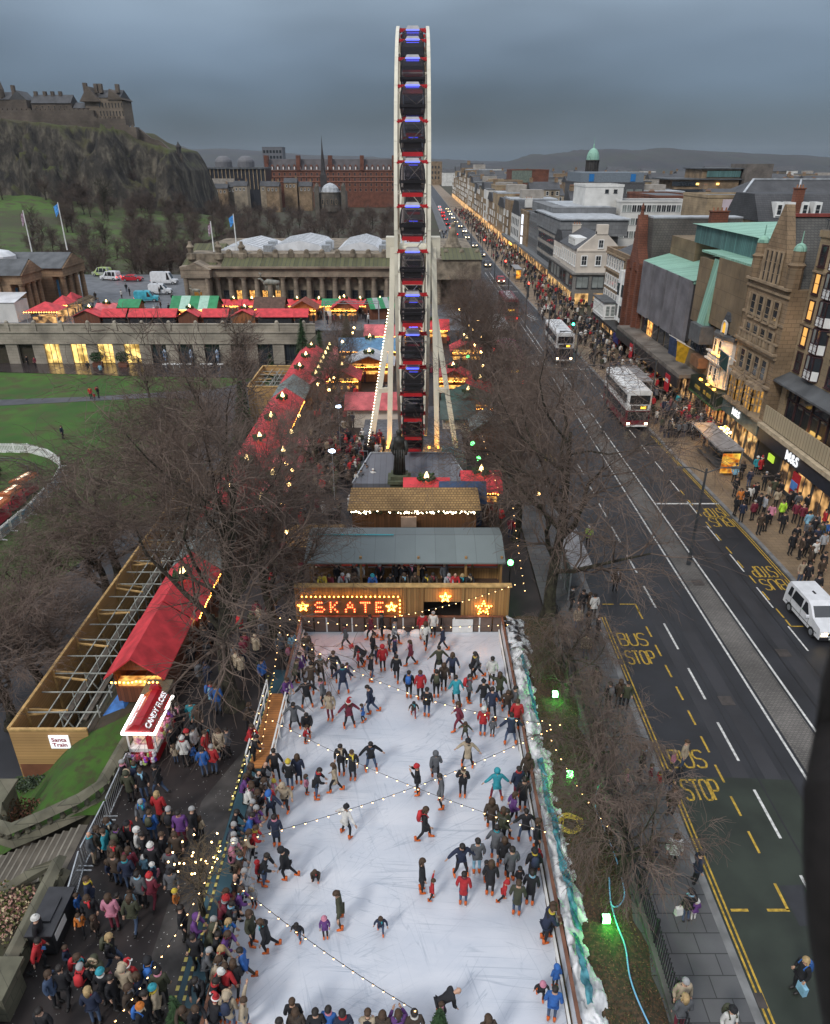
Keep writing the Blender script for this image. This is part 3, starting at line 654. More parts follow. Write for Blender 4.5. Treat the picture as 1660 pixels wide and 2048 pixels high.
wins(r, 'X', 31.2, (75.6,77.2,78.8,80.4), (7.0,), 1.2, 1.2, fm=DARKST, nx=2, ny=1)
shopfront(r, 31.15, 76.3, 81.6, 2.6, 3)
b = MB(); b.tube([(30.9,79,6.4),(28.6,78.6,7.6)], .05, 6, 0); b.quad((28.7,78.6,7.5),(30.3,78.9,6.7),(30.0,78.9,4.9),(28.9,78.7,5.3),1); tag(b.build('flag', [WHITE, mat('yellow_flag',(.42,.28,.02),.7,.3)]), 'yellow banner on a slanting pole beside the amber lit shop', 'flag')
b = MB(); b.tube([(30.9,82,6.4),(28.8,81.7,7.5)], .05, 6, 0); b.quad((28.9,81.7,7.4),(30.2,81.9,6.7),(30.1,81.9,4.8),(29.0,81.8,5.4),1); tag(b.build('flag', [WHITE, mat('blue_flag',(.04,.06,.12),.7,.3)]), 'blue and white banner on a slanting pole by the copper roofed block', 'flag')
# --- grey fin building
r = thing('fin_clad_block', 'modern shop block clad in tall grey vertical fins with a green copper roof', 'building', (37,92,0))
MB().box((31.4,82,0),(46,101.2,6.6)).build('base_wall', SLABS, r)
MB().box((31.0,82.5,6.6),(42,101.0,13.0)).build('wall', mat('dark_clad', (.045,.043,.047), .6, .2), r)
for i in range(46):
    y = 82.6+i*.4
    if i in (9,10,20,21,33,34): continue
    b = MB(); b.box((30.55,y,6.5),(31.0,y+.22,13.25)); b.build('fin', mat('grey_fin', (.17,.165,.18), .55, .25, .5), r)
b = MB(); b.add([(30.7,82.2,13.25),(30.7,101.2,13.25),(38,101.2,15.2),(38,82.2,15.2)], [(0,1,2,3)]); b.box((30.9,82.3,12.9),(42,101.1,13.2)); b.build('copper_roof', COPPER, r)
b = MB(); b.box((34,92,12.5),(44,101,16.4)); b.build('stone_block', SLABS, r)
b = MB(); b.box((38,82,13),(47,92,17.2)); b.build('plant_room', COPPERD, r)
for i in range(7): MB().box((31.3,83.2+i*2.5,4.2),(31.38,85.2+i*2.5,6.3)).build('window', random.choice([GLASS,GLASS,WARM]), r)
MB().box((28.9,77,3.75),(31.4,103.6,4.15)).build('canopy_slab', mat('canopy_top', (.15,.13,.11), .85, .3, .5), r)
MB().box((28.8,77,2.6),(29.0,103.6,3.74)).build('canopy_fascia', mat('dark_fascia', (.035,.03,.03), .5, .3, 1), r)
shopfront(r, 31.3, 82, 103.4, 2.7, 8)
for y, w_ in ((79.2,1.5),(94.5,1.3)):
    MB().box((28.72,y,1.5),(28.79,y+w_,3.4)).build('sale_poster', mat('poster_red', (.45,.02,.03), .6, .12), r)
    lettering(r, '50%', .62, (28.7,y+w_/2,2.7), WHITE, 'X', .02, .01)
# --- red sandstone tower
r = thing('red_sandstone_church_front', 'tall narrow red sandstone gothic front with slate roof behind', 'building', (37,105,0))
b = MB(); b.box((30.9,101.3,0),(40,108.6,11.5)); b.build('wall', REDST, r)
b = MB(); b.px([(102.2,11.5),(108.4,11.5),(107.2,14.2),(106.4,18.6),(106.1,18.6),(104.6,14.4)], 30.7, 32); b.build('gable', REDST, r)
b = MB(); b.px([(101.6,11.5),(108.4,11.5),(106.5,18.3),(103.6,18.3)], 32, 44); b.build('roof', brick('mossy_slate',(.085,.08,.07),(.11,.10,.085),(.04,.04,.04),.4,.3,.02,.85,.5), r)
MB().box((32,103.5,18.3),(44,106.6,18.5)).build('ridge', PALEROOF, r)
for y in (102.3,105,107.9):
    MB().box((30.4,y-.3,0),(30.9,y+.3,12.6)).build('buttress', REDST, r)
wins(r, 'X', 30.9, (103.6,106.5), (9.6,6.4), .8, 2.3, nx=2, ny=3, fm=mat('red_trim',(.22,.09,.055),.8,.2))
chimney(r, 40, 101.8, 17.0, 2.2, 1, 2.2, REDST, 4)
MB().box((41,86,13.4),(50,101,17.0)).build('rear_block', REDST, r)
b = MB(); b.lathe([(.3,0),(.2,.6),(.28,.9),(.05,1.6)], (31.2,106.3), 6, 0, 18.5); b.build('finial', REDST, r)
# --- victorian row
r = bld('victorian_building', 'narrow soot darkened victorian building with white window surrounds and low balustrade', 31.4, 41, 109.3, 123.6, 12.3, STONE2, SLATE, par=.5)
b = MB(); b.add([(32,110,12.4),(41.5,110,12.4),(41.5,120.5,12.4),(32,120.5,12.4),(36,113,14.6),(36,118,14.6)], [(0,1,4),(1,2,5,4),(2,3,5),(3,0,4,5)]); b.build('roof_pitch', SLATE, r)
for y in (108.9,111.0): 
    b = MB(); q = [(31.4,y-1),(30.5,y-.6),(30.5,y+.6),(31.4,y+1)]; b.pz(q, 3.5, 10.4, 0); b.pz(q, 10.4, 10.7, 0)
    for z in (5,8): b.box((30.42,y-.45,z-.8),(30.52,y+.45,z+.9),1)
    b.build('white_bay', [WHITE, GLASS], r)
wins(r, 'X', 31.4, lin(112.8,123.2,7), (10.8,8.0,5.6), .7, 1.5, nx=1, ny=2, fm=WHITE, fw=.15)
for z in (9.5,11.9): MB().box((31.1,112.3,z),(31.4,123.6,z+.25)).build('cornice', TRIM, r)
b = MB(); b.box((29.4,114,2.9),(31.4,121,5.4),0); b.build('projecting_bay', WHITE, r)
for y in lin(114.2,120.8,8): win(r, .55, 1.5, (29.4,y,4.2), 'X', 1, 3, WHITE, GLASSB, .06)
MB().box((29.2,113.8,5.4),(31.4,121.2,5.6)).build('bay_roof', LEAD, r)
for x in lin(29.6,31.2,2): win(r, .55, 1.5, (x,114,4.2), 'Y', 1, 3, WHITE, GLASSB, .06)
MB().box((29.3,101.5,2.5),(31.4,121.2,2.9)).build('fascia', mat('black_fascia', (.02,.02,.022), .4, .2), r)
MB().box((29.22,103.5,1.4),(29.3,106.4,2.6)).build('blue_sign', mat('royal_blue', (.02,.02,.13), .5, .15), r)
shopfront(r, 31.2, 101.6, 121, 2.5, 7)
# --- cream gabled house on grey shop base
r = thing('cream_gabled_building', 'cream rendered building with stepped gable and chimney above a grey stone shop base', 'building', (35,150,0))
MB().box((30.5,143.4,0),(44,172,5.7)).build('base_wall', brick('grey_stone', (.19,.18,.165), (.21,.2,.185), (.1,.1,.1), 1.4,.9,.015,.8,.35), r)
MB().box((30.2,143.1,5.7),(44.3,172,6.0)).build('cornice', mat('grey_cornice', (.2,.19,.175), .8, .2), r)
MB().box((30.9,144,6.0),(39.2,160,10.2)).build('wall', CREAMW, r)
b = MB(); b.py([(30.9,10.2),(39.2,10.2),(36.3,12.9),(36.3,13.4),(34.2,13.4),(34.2,12.9)], 144, 144.8); b.build('gable', CREAMW, r)
b = MB(); b.py([(30.5,10.1),(39.6,10.1),(35.2,13.0)], 144.8, 161); b.build('roof', SLATE, r)
MB().box((34.2,143.85,12.9),(36.3,145,14.6)).build('chimney', CREAMW, r)
for x in (32.3,35.0): win(r, .9, 1.6, (x,144,8.2), 'Y', 2, 2, WHITE, GLASS, .16)
win(r, .8, 1.3, (35.2,144,11.2), 'Y', 2, 2, WHITE, GLASS, .14)
MB().box((30.75,143.85,9.85),(39.3,144,10.1)).build('string_course', CREAMW, r)
wins(r, 'X', 30.9, lin(144.6,159.6,7), (8.1,), .9, 1.9, nx=2, ny=2, fm=WHITE, fw=.18)
MB().box((31.2,148,10.2),(34,155,11.9)).build('dormer', WHITE, r)
wins(r, 'X', 31.2, lin(148.3,154.7,5), (11.1,), .8, 1.2, nx=1, ny=2, fm=WHITE)
MB().box((31.2,160.2,6),(40,171,9.5)).build('rear_wall', CREAMW, r)
b = MB(); b.px([(160.2,9.5),(171,9.5),(168,12),(163,12)], 31.2, 40); b.build('rear_roof', SLATE, r)
wins(r, 'X', 31.2, lin(160.6,170.6,4), (7.6,), .9, 1.6, nx=2, ny=2, fm=WHITE)
chimney(r, 34, 161.5, 11.3, 1.6, 1, 2, CREAMW, 3)
for y in lin(144,171.6,8): win(r, 2.6, 2.2, (30.5,y,4.2), 'X', 2, 1, DARKST, random.choice([GLASS,GLASSB,GLASSB]), .1)
for x in (32.2,35.2,38.2): win(r, 2.2, 2.0, (x,143.4,4.3), 'Y', 2, 1, DARKST, GLASSB, .1)
shopfront(r, 30.45, 144, 171, 2.3, 7, glow('gold_shop',(.1,.05,.02),(1,.6,.22),1.3,1.2))
for x in (31,34.6): MB().box((x,143.3,.2),(x+2.6,143.4,2.2)).build('shop_window', _MC['gold_shop'], r)
# --- grey concrete buildings further on
r = bld('concrete_office', 'grey concrete office with beige bands and a tiled corner', 32, 46, 173, 199, 10.6, GREYC, FELT, par=.5)
for z in (5,7.4,9.8): MB().box((31.85,173.5,z-.35),(32,198.5,z+.35)).build('beige_band', BEIGEC, r)
for z in (3.8,6.2,8.6): 
    for y in lin(174,198,8): win(r, 2.4, 1.1, (32,y,z), 'X', 3, 1, DARKST, GLASS, .06)
MB().box((31.4,166,10.65),(46,199,13.9)).build('upper_storey', GREYC, r)
MB().box((31.1,165.6,13.9),(46.4,199.4,14.2)).build('upper_roof', PALEROOF, r)
MB().box((30.4,172.5,2.9),(32,230,3.5)).build('canopy_slab', mat('grey_canopy', (.15,.155,.16), .8, .2), r)
shopfront(r, 31.6, 173, 230, 2.6, 12)
r = bld('concrete_office', 'taller grey concrete office with deep vertical window slots and pale rooftop', 32, 47, 199.3, 216, 12.4, GREYC, PALEROOF, par=.5)
for z in (5.2,9.2):
    for y in lin(199.8,215.6,9): win(r, 1.0, 2.9, (32,y,z), 'X', 1, 1, GREYC, GLASS, .2, sill=False)
MB().box((33,185,13.2),(48,219,15.4)).build('roof_plant', GREYC, r)
MB().box((36,187,15.4),(47,215,15.6)).build('pale_roof', PALEROOF, r)
r = bld('narrow_sign_building', 'narrow brown stone building with tall white illuminated banners', 31.6, 44, 216.3, 231, 12.3, STONE2, SLATE, par=.4)
wins(r, 'X', 31.6, lin(217,230.5,5), (10,7.4,4.8), .9, 1.6, fm=TRIM)
for z in (4.0,7.2,10.2): MB().box((31.2,224.2,z-1.3),(31.5,226.4,z+1.3)).build('white_banner', emis('white_banner_glow', (.85,.9,1), .75), r)
r = bld('white_gabled_building', 'small white rendered gabled building far along the street', 31.4, 42, 231.5, 252, 10.5, OFFW, None)
b = MB(); b.px([(231.5,10.5),(252,10.5),(247,14.5),(236,14.5)], 31.4, 42); b.build('roof', SLATE, r)
chimney(r, 34, 233, 13, 2, 2, 2.4, OFFW, 3)
wins(r, 'X', 31.4, lin(232.5,251,5), (8.6,5.6), 1, 1.7, fm=DARKST)
MB().box((29.6,231,2.8),(31.4,262,3.4)).build('canopy_slab', _MC['grey_canopy'], r)
MB().box((29.5,233,2.2),(29.6,240,2.8)).build('lit_sign', emis('amber_sign', (1,.5,.08), 2.0), r)
shopfront(r, 31.3, 232, 251, 2.6, 5)
wl = [STONE, STONE2, GREYC, CREAMW, brick('pale_ashlar',(.33,.27,.2),(.36,.3,.22),(.18,.15,.11),.9,.45,.012,.85,.4), OFFW, REDST]
desc = {0:'tan stone',1:'brown stone',2:'grey concrete',3:'cream rendered',4:'pale ashlar',5:'white rendered',6:'red sandstone'}
yy = 252.5; rs = random.Random(3); k = 0
seqw = [1,4,0,1,5,0,4,1,2,0,1,3,1,0,4,1,0,1,4,0]
while yy < 640:
    w_ = rs.uniform(13,24); h_ = rs.uniform(10.5,17) if yy < 420 else rs.uniform(14,22); wi = seqw[k % len(seqw)]
    r = thing('street_building', f'{desc[wi]} shop block with {"pitched slate" if k%2 else "flat"} roof, {ORD[k]} past the white gabled one', 'building', (37,yy+w_/2,0), 0, 'far buildings along the shopping street')
    MB().box((31.2+rs.uniform(-.6,.6),yy,0),(46,yy+w_-.2,h_)).build('wall', wl[wi], r)
    if k % 2:
        b = MB(); b.px([(yy,h_),(yy+w_-.2,h_),(yy+w_*.75,h_+3),(yy+w_*.25,h_+3)], 31, 46); b.build('roof', SLATE, r); chimney(r, 36, yy+w_*.2, h_+1.5, 2, 1.2, 2.5, None, 4)
    else:
        b = MB(); b.box((31,yy,h_+.02),(46.3,yy+w_-.2,h_+.5)); b.build('roof', rs.choice([FELT,LEAD,PALEROOF]), r); b = MB(); b.box((35,yy+3,h_+.5),(42,yy+w_*.6,h_+3)); b.build('roof_plant', rs.choice([GREYC,BEIGEC,STONE]), r)
    nwy = int(w_/3)
    for z in [4.6+2.7*i for i in range(int((h_-4)/2.7))]:
        for y in lin(yy+.5, yy+w_-.7, nwy): win(r, 1.0, 1.6, (30.55,y,z), 'X', 1, 2, rs.choice([WHITE,TRIM]), GLASS, .12)
    MB().box((30.3,yy+.2,.1),(30.55,yy+w_-.4,2.6)).build('shop_window', glow('far_shop',(.05,.03,.02),(1,.55,.2),1.6,.5), r)
    # the end wall that rises over its neighbour
    for x in (34,38): win(r, .9, 1.5, (x,yy,h_-1.6), 'Y', 1, 2, WHITE, GLASS, .1)
    yy += w_+rs.uniform(0,.6); k += 1
# far end of the street closes in
r = bld('street_end_block', 'dark stone block closing the far end of the street', -2, 34, 1000, 1030, 26, STONE2, SLATE, par=.5)
for z in (8,14,20): wins(r, 'Y', 1000, lin(0,32,8), (z,), 2, 3, fm=TRIM)
b = MB(); b.lathe([(4,0),(4,6),(3.4,9),(1.5,12),(.3,13)], (13,1010), 10, 0, 26); b.build('dome', COPPER, r)
# ------------------------------------------------------------------ city roofs behind the street
def simple(name, label, x0, x1, y0, y1, z1, wm, rm, z0=0, faces='YX', wn=None, par=.4, cat='building', group=None):
    r = bld(name, label, x0, x1, y0, y1, z1, wm, rm, z0, par, cat, group)
    if wn:
        nx, zs, w, h, fm, gl = wn
        for z in zs:
            for x in lin(x0+.3, x1-.3, nx): win(r, w, h, (x,y0,z), 'Y', 2, 1, fm, random.choice(gl), .06, sill=False)
    return r
simple('white_block', 'tall blank white rendered block with a few tiny dark windows', 41.3, 50.5, 190, 204, 19.9, OFFW, FELT)
r = [o for o in COL.objects if o.name.startswith('white_block')][0]
for x, z in ((46.5,18.8),(48.6,18.8),(46.2,14.2),(48.2,14.2),(43.4,13.8),(43.3,10.6)): win(r, .75, .7 if z > 14 and x > 45 else 1.4, (x,190,z), 'Y', 1, 1, DARKST, GLASS, .05)
MB().box((39.2,187,6),(44.2,190,12.6)).build('lower_wall', OFFW, r)
simple('white_office', 'white office block with two long rows of windows', 49, 66, 185, 196, 16.7, OFFW, FELT, wn=(14,(15.2,12.3,9.4),1.0,1.5,WHITE,[GLASS,GLASS,GLASSB]), par=.3)
simple('grey_office', 'dark grey block with blue square panels on its pale upper storey', 63, 87.5, 300, 330, 18.0, mat('dark_grey_wall',(.085,.085,.09),.8,.2), FELT, wn=(7,(15.2,),2.6,1.6,DARKST,[GLASS,GLASSB]))
r = [o for o in COL.objects if o.name == 'grey_office'][0]
MB().box((63.2,300.5,18.1),(87,328,21.7)).build('upper_storey', mat('blue_grey_clad',(.16,.19,.22),.6,.12), r)
for x in (66.2,82.0): MB().box((x,300.35,18.6),(x+1.9,300.5,21.2)).build('blue_panel', mat('blue_panel',(.02,.16,.42),.5,.1), r)
simple('brown_brick_building', 'red brown brick building with dark windows behind the white office', 61, 72.5, 197, 225, 17.2, REDST, LEAD, wn=(8,(15.4,12.4),.9,2.0,DARKST,[GLASS]))
r = simple('tan_side_building', 'tan gable ended building with a plain pale pink side wall', 57, 68, 152, 166, 19.0, STONE, FELT)
MB().box((60,151.9,14),(67.6,151.99,18.6)).build('pink_hoarding', mat('pink_panel',(.50,.42,.45),.7,.06), r)
r = thing('slate_hall', 'large dark slate roofed hall with pale ridge lines on the skyline', 'building', (82,185,0))
MB().box((70,172,0),(96,200,14.5)).build('wall', STONE2, r)
b = MB(); b.add([(69,171,14.5),(97,171,14.5),(97,201,14.5),(69,201,14.5),(79,184,21.5),(97,184,21.5)], [(0,1,5,4),(3,0,4),(2,3,4,5),(1,2,5)]); b.build('roof', SLATE, r)
b = MB(); b.bar((69,171,14.6),(79,184,21.6),.5,.3); b.bar((79,184,21.6),(97,184,21.6),.4,.3); b.bar((84,171,14.6),(90,184,21.6),.4,.25); b.build('ridge', PALEROOF, r)
r = thing('dormered_roof', 'slate mansard roof with white dormer windows and a red chimney', 'building', (54,112,0))
MB().box((49,110,0),(60,122,17.5)).build('wall', STONE2, r)
b = MB(); b.px([(109.6,17.5),(122,17.5),(119,21),(112.5,21)], 48.8, 60.2); b.build('roof', SLATE, r)
for x in (51.6,53.2,55.2,57.0): 
    d_ = MB(); d_.box((x-.55,109.9,18.0),(x+.55,112.4,20.0)); d_ = d_.build('dormer', WHITE, r); win(d_, .6, 1.3, (x,109.9,19), 'Y', 1, 2, WHITE, GLASS, .08)
chimney(r, 54.2, 110.6, 17.5, 1.2, 1, 4.2, REDST, 3)
r = thing('green_pyramid_roof', 'low building under a bright green copper pyramid roof with a white dormer', 'building', (52.5,124,0))
MB().box((48.8,120,0),(58.5,128,15.6)).build('wall', STONE, r)
b = MB(); b.add([(48.2,119.4,15.6),(54,119.4,15.6),(54,127,15.6),(48.2,127,15.6),(51.2,123,18.2)], [(0,1,4),(1,2,4),(2,3,4),(3,0,4)]); b.build('roof', COPPER, r)
b = MB(); b.px([(119.8,15.6),(128,15.6),(125,18.6),(122.5,18.6)], 54, 60); b.build('mansard', COPPERD, r)
d_ = MB(); d_.box((55.0,119.4,16.0),(56.6,121,18.0)); d_ = d_.build('dormer', COPPER, r); win(d_, 1.0, 1.5, (55.8,119.4,17), 'Y', 2, 2, WHITE, GLASS, .12)
r = thing('brutalist_block', 'long dark brutalist block with green glazed upper floors and a blank stone tower', 'building', (128,335,0))
for x0, x1, z0, z1 in ((107,137,0,13.5),(109,136,15,18.6),(120,136,18.9,22.6)): MB().box((x0,331,z0),(x1,352,z1)).build('wall', STONE2, r)
for x0, x1, z0, z1, m in ((107.5,137,13.5,15,GLASS),(122,136,19.6,22.0,COPPERD),(108,119,16.2,18.0,GLASS)): MB().box((x0,330.6,z0),(x1,331,z1)).build('glazing', m, r)
for x0, x1, z in ((106,138,18.6),(119,137,22.6)): MB().box((x0,330,z),(x1,353,z+.5)).build('roof', LEAD, r)
MB().box((137,328,0),(148,345,24.6)).build('tower', brick('tower_stone',(.15,.13,.115),(.18,.155,.135),(.08,.07,.06),.8,.4,.02,.9,.4), r)
for x in (118,126.5): MB().box((x,330.5,16.6),(x+1.2,330.6,17.4)).build('lit_window', emis('far_window', (1,.6,.15), 2), r)
r = thing('dome_tower', 'dark columned tower topped by a ribbed green copper dome', 'tower', (94,422,0))
b = MB(); b.box((89.5,417,0),(98.5,427,17)); b.build('wall', STONE2, r)
b = MB(); b.lathe([(3.4,17),(3.4,19.5),(3.7,19.6),(3.0,20),(3.0,25.6),(3.6,25.8),(3.6,26.4)], (94,422), 16, 0); b.build('drum', mat('soot_stone',(.05,.045,.042),.9,.3,1), r)
for i in range(12): a = 2*PI*i/12; MB().tube([(94+3.3*math.cos(a),422+3.3*math.sin(a),20),(94+3.3*math.cos(a),422+3.3*math.sin(a),25.7)], .25, 6).build('column', _MC['soot_stone'], r)
b = MB(); b.lathe([(3.3,26.4),(3.2,28),(2.8,29.6),(2.0,31),(.9,31.8),(.4,32),(.4,33.4),(.12,33.8),(.08,37)], (94,422), 14, 0); b.build('dome', COPPER, r)
rs = random.Random(11)
tone = [('tan stone',STONE),('brown stone',STONE2),('pale ashlar',wl[4]),('grey concrete',GREYC),('white rendered',OFFW),('beige panelled',BEIGEC)]
cell = []
for j in range(11):
    for i in range(9):
        y = 215+j*48+rs.uniform(-8,8); x = 58+i*34+rs.uniform(-6,6)+(y-215)*.02
        if x > .66*y+20: continue
        if 100 < x < 155 and 315 < y < 360: continue
        if 60 < x < 92 and 285 < y < 340: continue
        if 84 < x < 104 and 405 < y < 440: continue
        cell.append((x, y))
for k, (x, y) in enumerate(cell):
    w_, d_, h_ = rs.uniform(12,24), rs.uniform(10,20), rs.uniform(9,14.5)+(y-215)*.006
    dn, wm_ = rs.choice(tone); pit = rs.random() < .5
    r = thing('town_building', f'{dn} town building with {"slate pitched" if pit else "flat"} roof among the roofs behind the street', 'building', (x,y,0), 0, f'{dn} {"pitched" if pit else "flat"} roofs behind the street')
    MB().box((x-w_/2,y-d_/2,0),(x+w_/2,y+d_/2,h_)).build('wall', wm_, r)
    if pit:
        b = MB(); b.px([(y-d_/2-.4,h_),(y+d_/2+.4,h_),(y,h_+3.2)], x-w_/2-.3, x+w_/2+.3); b.build('roof', SLATE, r)
        for q in range(2): chimney(r, x-w_/2+1+q*(w_-2), y, h_+2.2, 1.5, 1.2, 2.2, None, 4)
    else:
        b = MB(); b.box((x-w_/2-.2,y-d_/2-.2,h_+.01),(x+w_/2+.2,y+d_/2+.2,h_+.5)); b.build('roof', rs.choice([FELT,LEAD,PALEROOF]), r)
        MB().box((x-w_/4,y-3,h_+.5),(x+w_/5,y+3,h_+2.6)).build('roof_plant', rs.choice([GREYC,BEIGEC,STONE2]), r)
    if y < 420:
        for z in (h_-1.6,h_-4.3):
            for xx in lin(x-w_/2, x+w_/2, 6): win(r, 1.0, 1.6, (xx,y-d_/2,z), 'Y', 1, 2, rs.choice([WHITE,TRIM]), GLASS, .1)
for nm, lb, x0, x1, y0, y1, z1, wm_ in (('brick_theatre','large plain red brown brick block with a pale green front on the skyline',51.5,71,420,445,21.4,REDST),('tan_flytower','plain tan blank walled block above the street roofs',34,44.5,330,350,16.2,STONE),('stone_hall','dark flat stone hall beyond the tan blank block',40,52,380,400,17,STONE2)):
    r = simple(nm, lb, x0, x1, y0, y1, z1, wm_, LEAD)
    if nm == 'brick_theatre': MB().box((51.4,419.8,15.5),(62,420,21.3)).build('green_front', mat('pale_green_panel',(.14,.17,.14),.8,.2), r)
# ------------------------------------------------------------------ across the gardens
NEOST = brick('gallery_stone', (.27,.215,.16), (.31,.25,.185), (.15,.12,.09), 1.1, .5, .015, .85, .5, dscale=.5)
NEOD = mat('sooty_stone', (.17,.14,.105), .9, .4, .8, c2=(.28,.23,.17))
MOSS = ribbed('mossy_roof', (.085,.085,.04), (.05,.05,.035), .8, 'X', .9, .4, .15)
r = thing('columned_gallery', 'long neoclassical stone gallery with a row of columns and white glass rooflights', 'gallery building', (-16,150,0))
YF = 144.2
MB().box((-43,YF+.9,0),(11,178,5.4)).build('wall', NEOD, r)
b = MB(); b.box((-44.2,YF-.9,5.3),(12,YF+1.2,6.9)); b.box((-44.2,YF+1.2,5.4),(12,178.6,6.9)); b.build('entablature', NEOST, r)
MB().box((-44.8,YF-1.5,6.9),(12.6,179,7.25)).build('cornice', NEOST, r)
b = MB(); b.add([(-37,YF-1.2,7.26),(12.4,YF-1.2,7.26),(12.4,YF+2.2,8.5),(-37,YF+2.2,8.5)], [(0,1,2,3)]); b.build('mossy_eave', MOSS, r)
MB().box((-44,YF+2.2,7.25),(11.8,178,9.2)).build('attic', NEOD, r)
b = MB()
for i in range(17): x = -36+i*3; b.box((x-.5,YF+1.95,8.5),(x+.5,YF+2.6,9.6)); b.lathe([(.5,0),(.4,.3),(.05,.45)], (x,YF+2.3), 8, 0, 9.6)
b.build('attic_block', NEOD, r)
for i in range(18):
    x = -38.2+i*2.52
    if x > 11: break
    b = MB(); b.tube([(x,YF,0),(x,YF,.25)], .75, 4); b.tube([(x,YF,.25),(x,YF,4.6),(x,YF,4.75),(x,YF,4.95)], [.56,.44,.58,.62], 12); b.box((x-.62,YF-.62,4.95),(x+.62,YF+.62,5.3)); b.build('column', NEOST, r)
    if i < 17:
        xm = x+1.26
        win(r, 1.0, 2.1, (xm,YF+.9,1.5), 'Y', 3, 4, DARKST, (GLASS,WARM,WARM,WARM,GLASSL,GLASS,GLASS)[i] if i < 7 else GLASS, .05, sill=False)
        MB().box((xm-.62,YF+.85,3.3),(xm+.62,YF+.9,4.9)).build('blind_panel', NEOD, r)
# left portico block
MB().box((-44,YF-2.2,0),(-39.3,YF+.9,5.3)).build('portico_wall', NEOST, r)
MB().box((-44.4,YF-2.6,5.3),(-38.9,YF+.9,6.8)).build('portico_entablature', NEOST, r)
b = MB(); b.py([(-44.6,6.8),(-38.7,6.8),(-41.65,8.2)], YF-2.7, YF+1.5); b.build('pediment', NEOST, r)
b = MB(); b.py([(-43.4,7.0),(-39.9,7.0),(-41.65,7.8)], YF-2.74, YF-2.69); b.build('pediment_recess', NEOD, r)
MB().box((-42.4,YF-2.25,.1),(-40.9,YF-2.19,2.7)).build('door', mat('amber_door', (.30,.14,.02), .5, .2), r)
for x in (-43.7,-39.6): MB().tube([(x,YF-2.3,0),(x,YF-2.3,5.2)], .4, 10).build('pilaster', NEOST, r)
for i in range(6): MB().tube([(-44.2,YF+2+i*3.2,0),(-44.2,YF+2+i*3.2,5.3)], [.6,.48], 10).build('column', NEOST, r)
b = MB(); b.px([(YF+1,7.25),(YF+22,7.25),(YF+11.5,10.2)], -45, -38.5); b.build('side_roof', MOSS, r)
for x in (-43.4,-38.0,-33.5):
    b = MB(); b.lathe([(.9,0),(.9,1.0),(.5,1.2),(.55,1.8),(.75,2.2),(.35,2.7),(.3,3.2)], (x,YF+2.4), 8, 0, 8.2); b.build('roof_sculpture', NEOD, r)
# right end of the same building, behind the wheel
MB().box((3.6,YF-3.6,5.2),(12.4,YF+2,8.8)).build('end_block', NEOD, r)
b = MB(); b.add([(5,YF-4,8.8),(12.6,YF-4,8.8),(12.6,YF+6,9.9),(5,YF+6,9.9)], [(0,1,2,3)]); b.build('end_roof', MOSS, r)
b = MB(); b.lathe([(1.8,0),(1.9,.8),(1.3,1.6),(1.0,2.6),(.8,3.8),(.45,4.4),(.5,4.9),(.2,5.3)], (7.5,YF+8), 9, 0, 9.2); b.build('roof_sculpture', NEOD, r)
SKYL = mat('white_rooflight', (.62,.63,.65), .35, .15, .6)
for x, w_, z_ in ((-34.5,10,9.5),(-23.5,11,10.1),(-11.2,9,9.9),(-.5,8,9.5)):
    b = MB(); b.py([(x-w_/2,9.2),(x+w_/2,9.2),(x+w_/2-1.2,z_+.1),(x+.5,z_+.9),(x-w_/2+1.2,z_+.1)], 152, 170); sk = b.build('rooflight', SKYL, r)
    for q in range(8): b = MB(); b.tube([(x-w_/2+1.2,152.5+q*2.4,z_+.15),(x+.5,152.5+q*2.4,z_+.95),(x+w_/2-1.2,152.5+q*2.4,z_+.15)],.1,4); b.build('glazing_bar', STEEL, sk)
    b = MB(); b.box((x+w_/2-.4,149.5,9.2),(x+w_/2+1.2,151.5,10.4)); b.box((x+w_/2,153,9.2),(x+w_/2+1.4,156,10.8)); b.build('roof_plant', STEEL, r)
def flagpole(x, y, z0, h, kind, label):
    t_ = thing('flagpole', label, 'flagpole', (x,y,z0)); b = MB(); b.tube([(x,y,z0),(x,y,z0+h)], [.14,.08], 6); b.build('pole', WHITE, t_)
    b = MB()
    if kind: b.add([(x-.05,y,z0+h-.2),(x-1.0,y+.1,z0+h-.8),(x-.8,y,z0+h-2.6),(x-.05,y,z0+h-1.6)], [(0,1,2,3)]); m = mat('saltire_blue', (.06,.25,.6), .7, .35, 3)
    else: b.add([(x-.05,y,z0+h-.2),(x-.7,y+.1,z0+h-.9),(x-.65,y,z0+h-2.9),(x-.05,y,z0+h-1.9)], [(0,1,2,3)]); m = mat('red_white_flag', (.35,.08,.1), .7, .8, 4, c2=(.5,.4,.5))
    b.build('flag', m, t_)
flagpole(-39.8,150,9.2,5.6,0,'white flagpole with a limp red and white flag on the long columned gallery')
flagpole(-35.7,152,9.2,6.8,1,'white flagpole with a blue and white flag on the long columned gallery')
flagpole(-71.8,142,10,7.2,0,'white flagpole with a limp red and white flag on the gallery at the left edge')
flagpole(-66.5,145,10,8.4,1,'white flagpole with a blue and white flag on the gallery at the left edge')
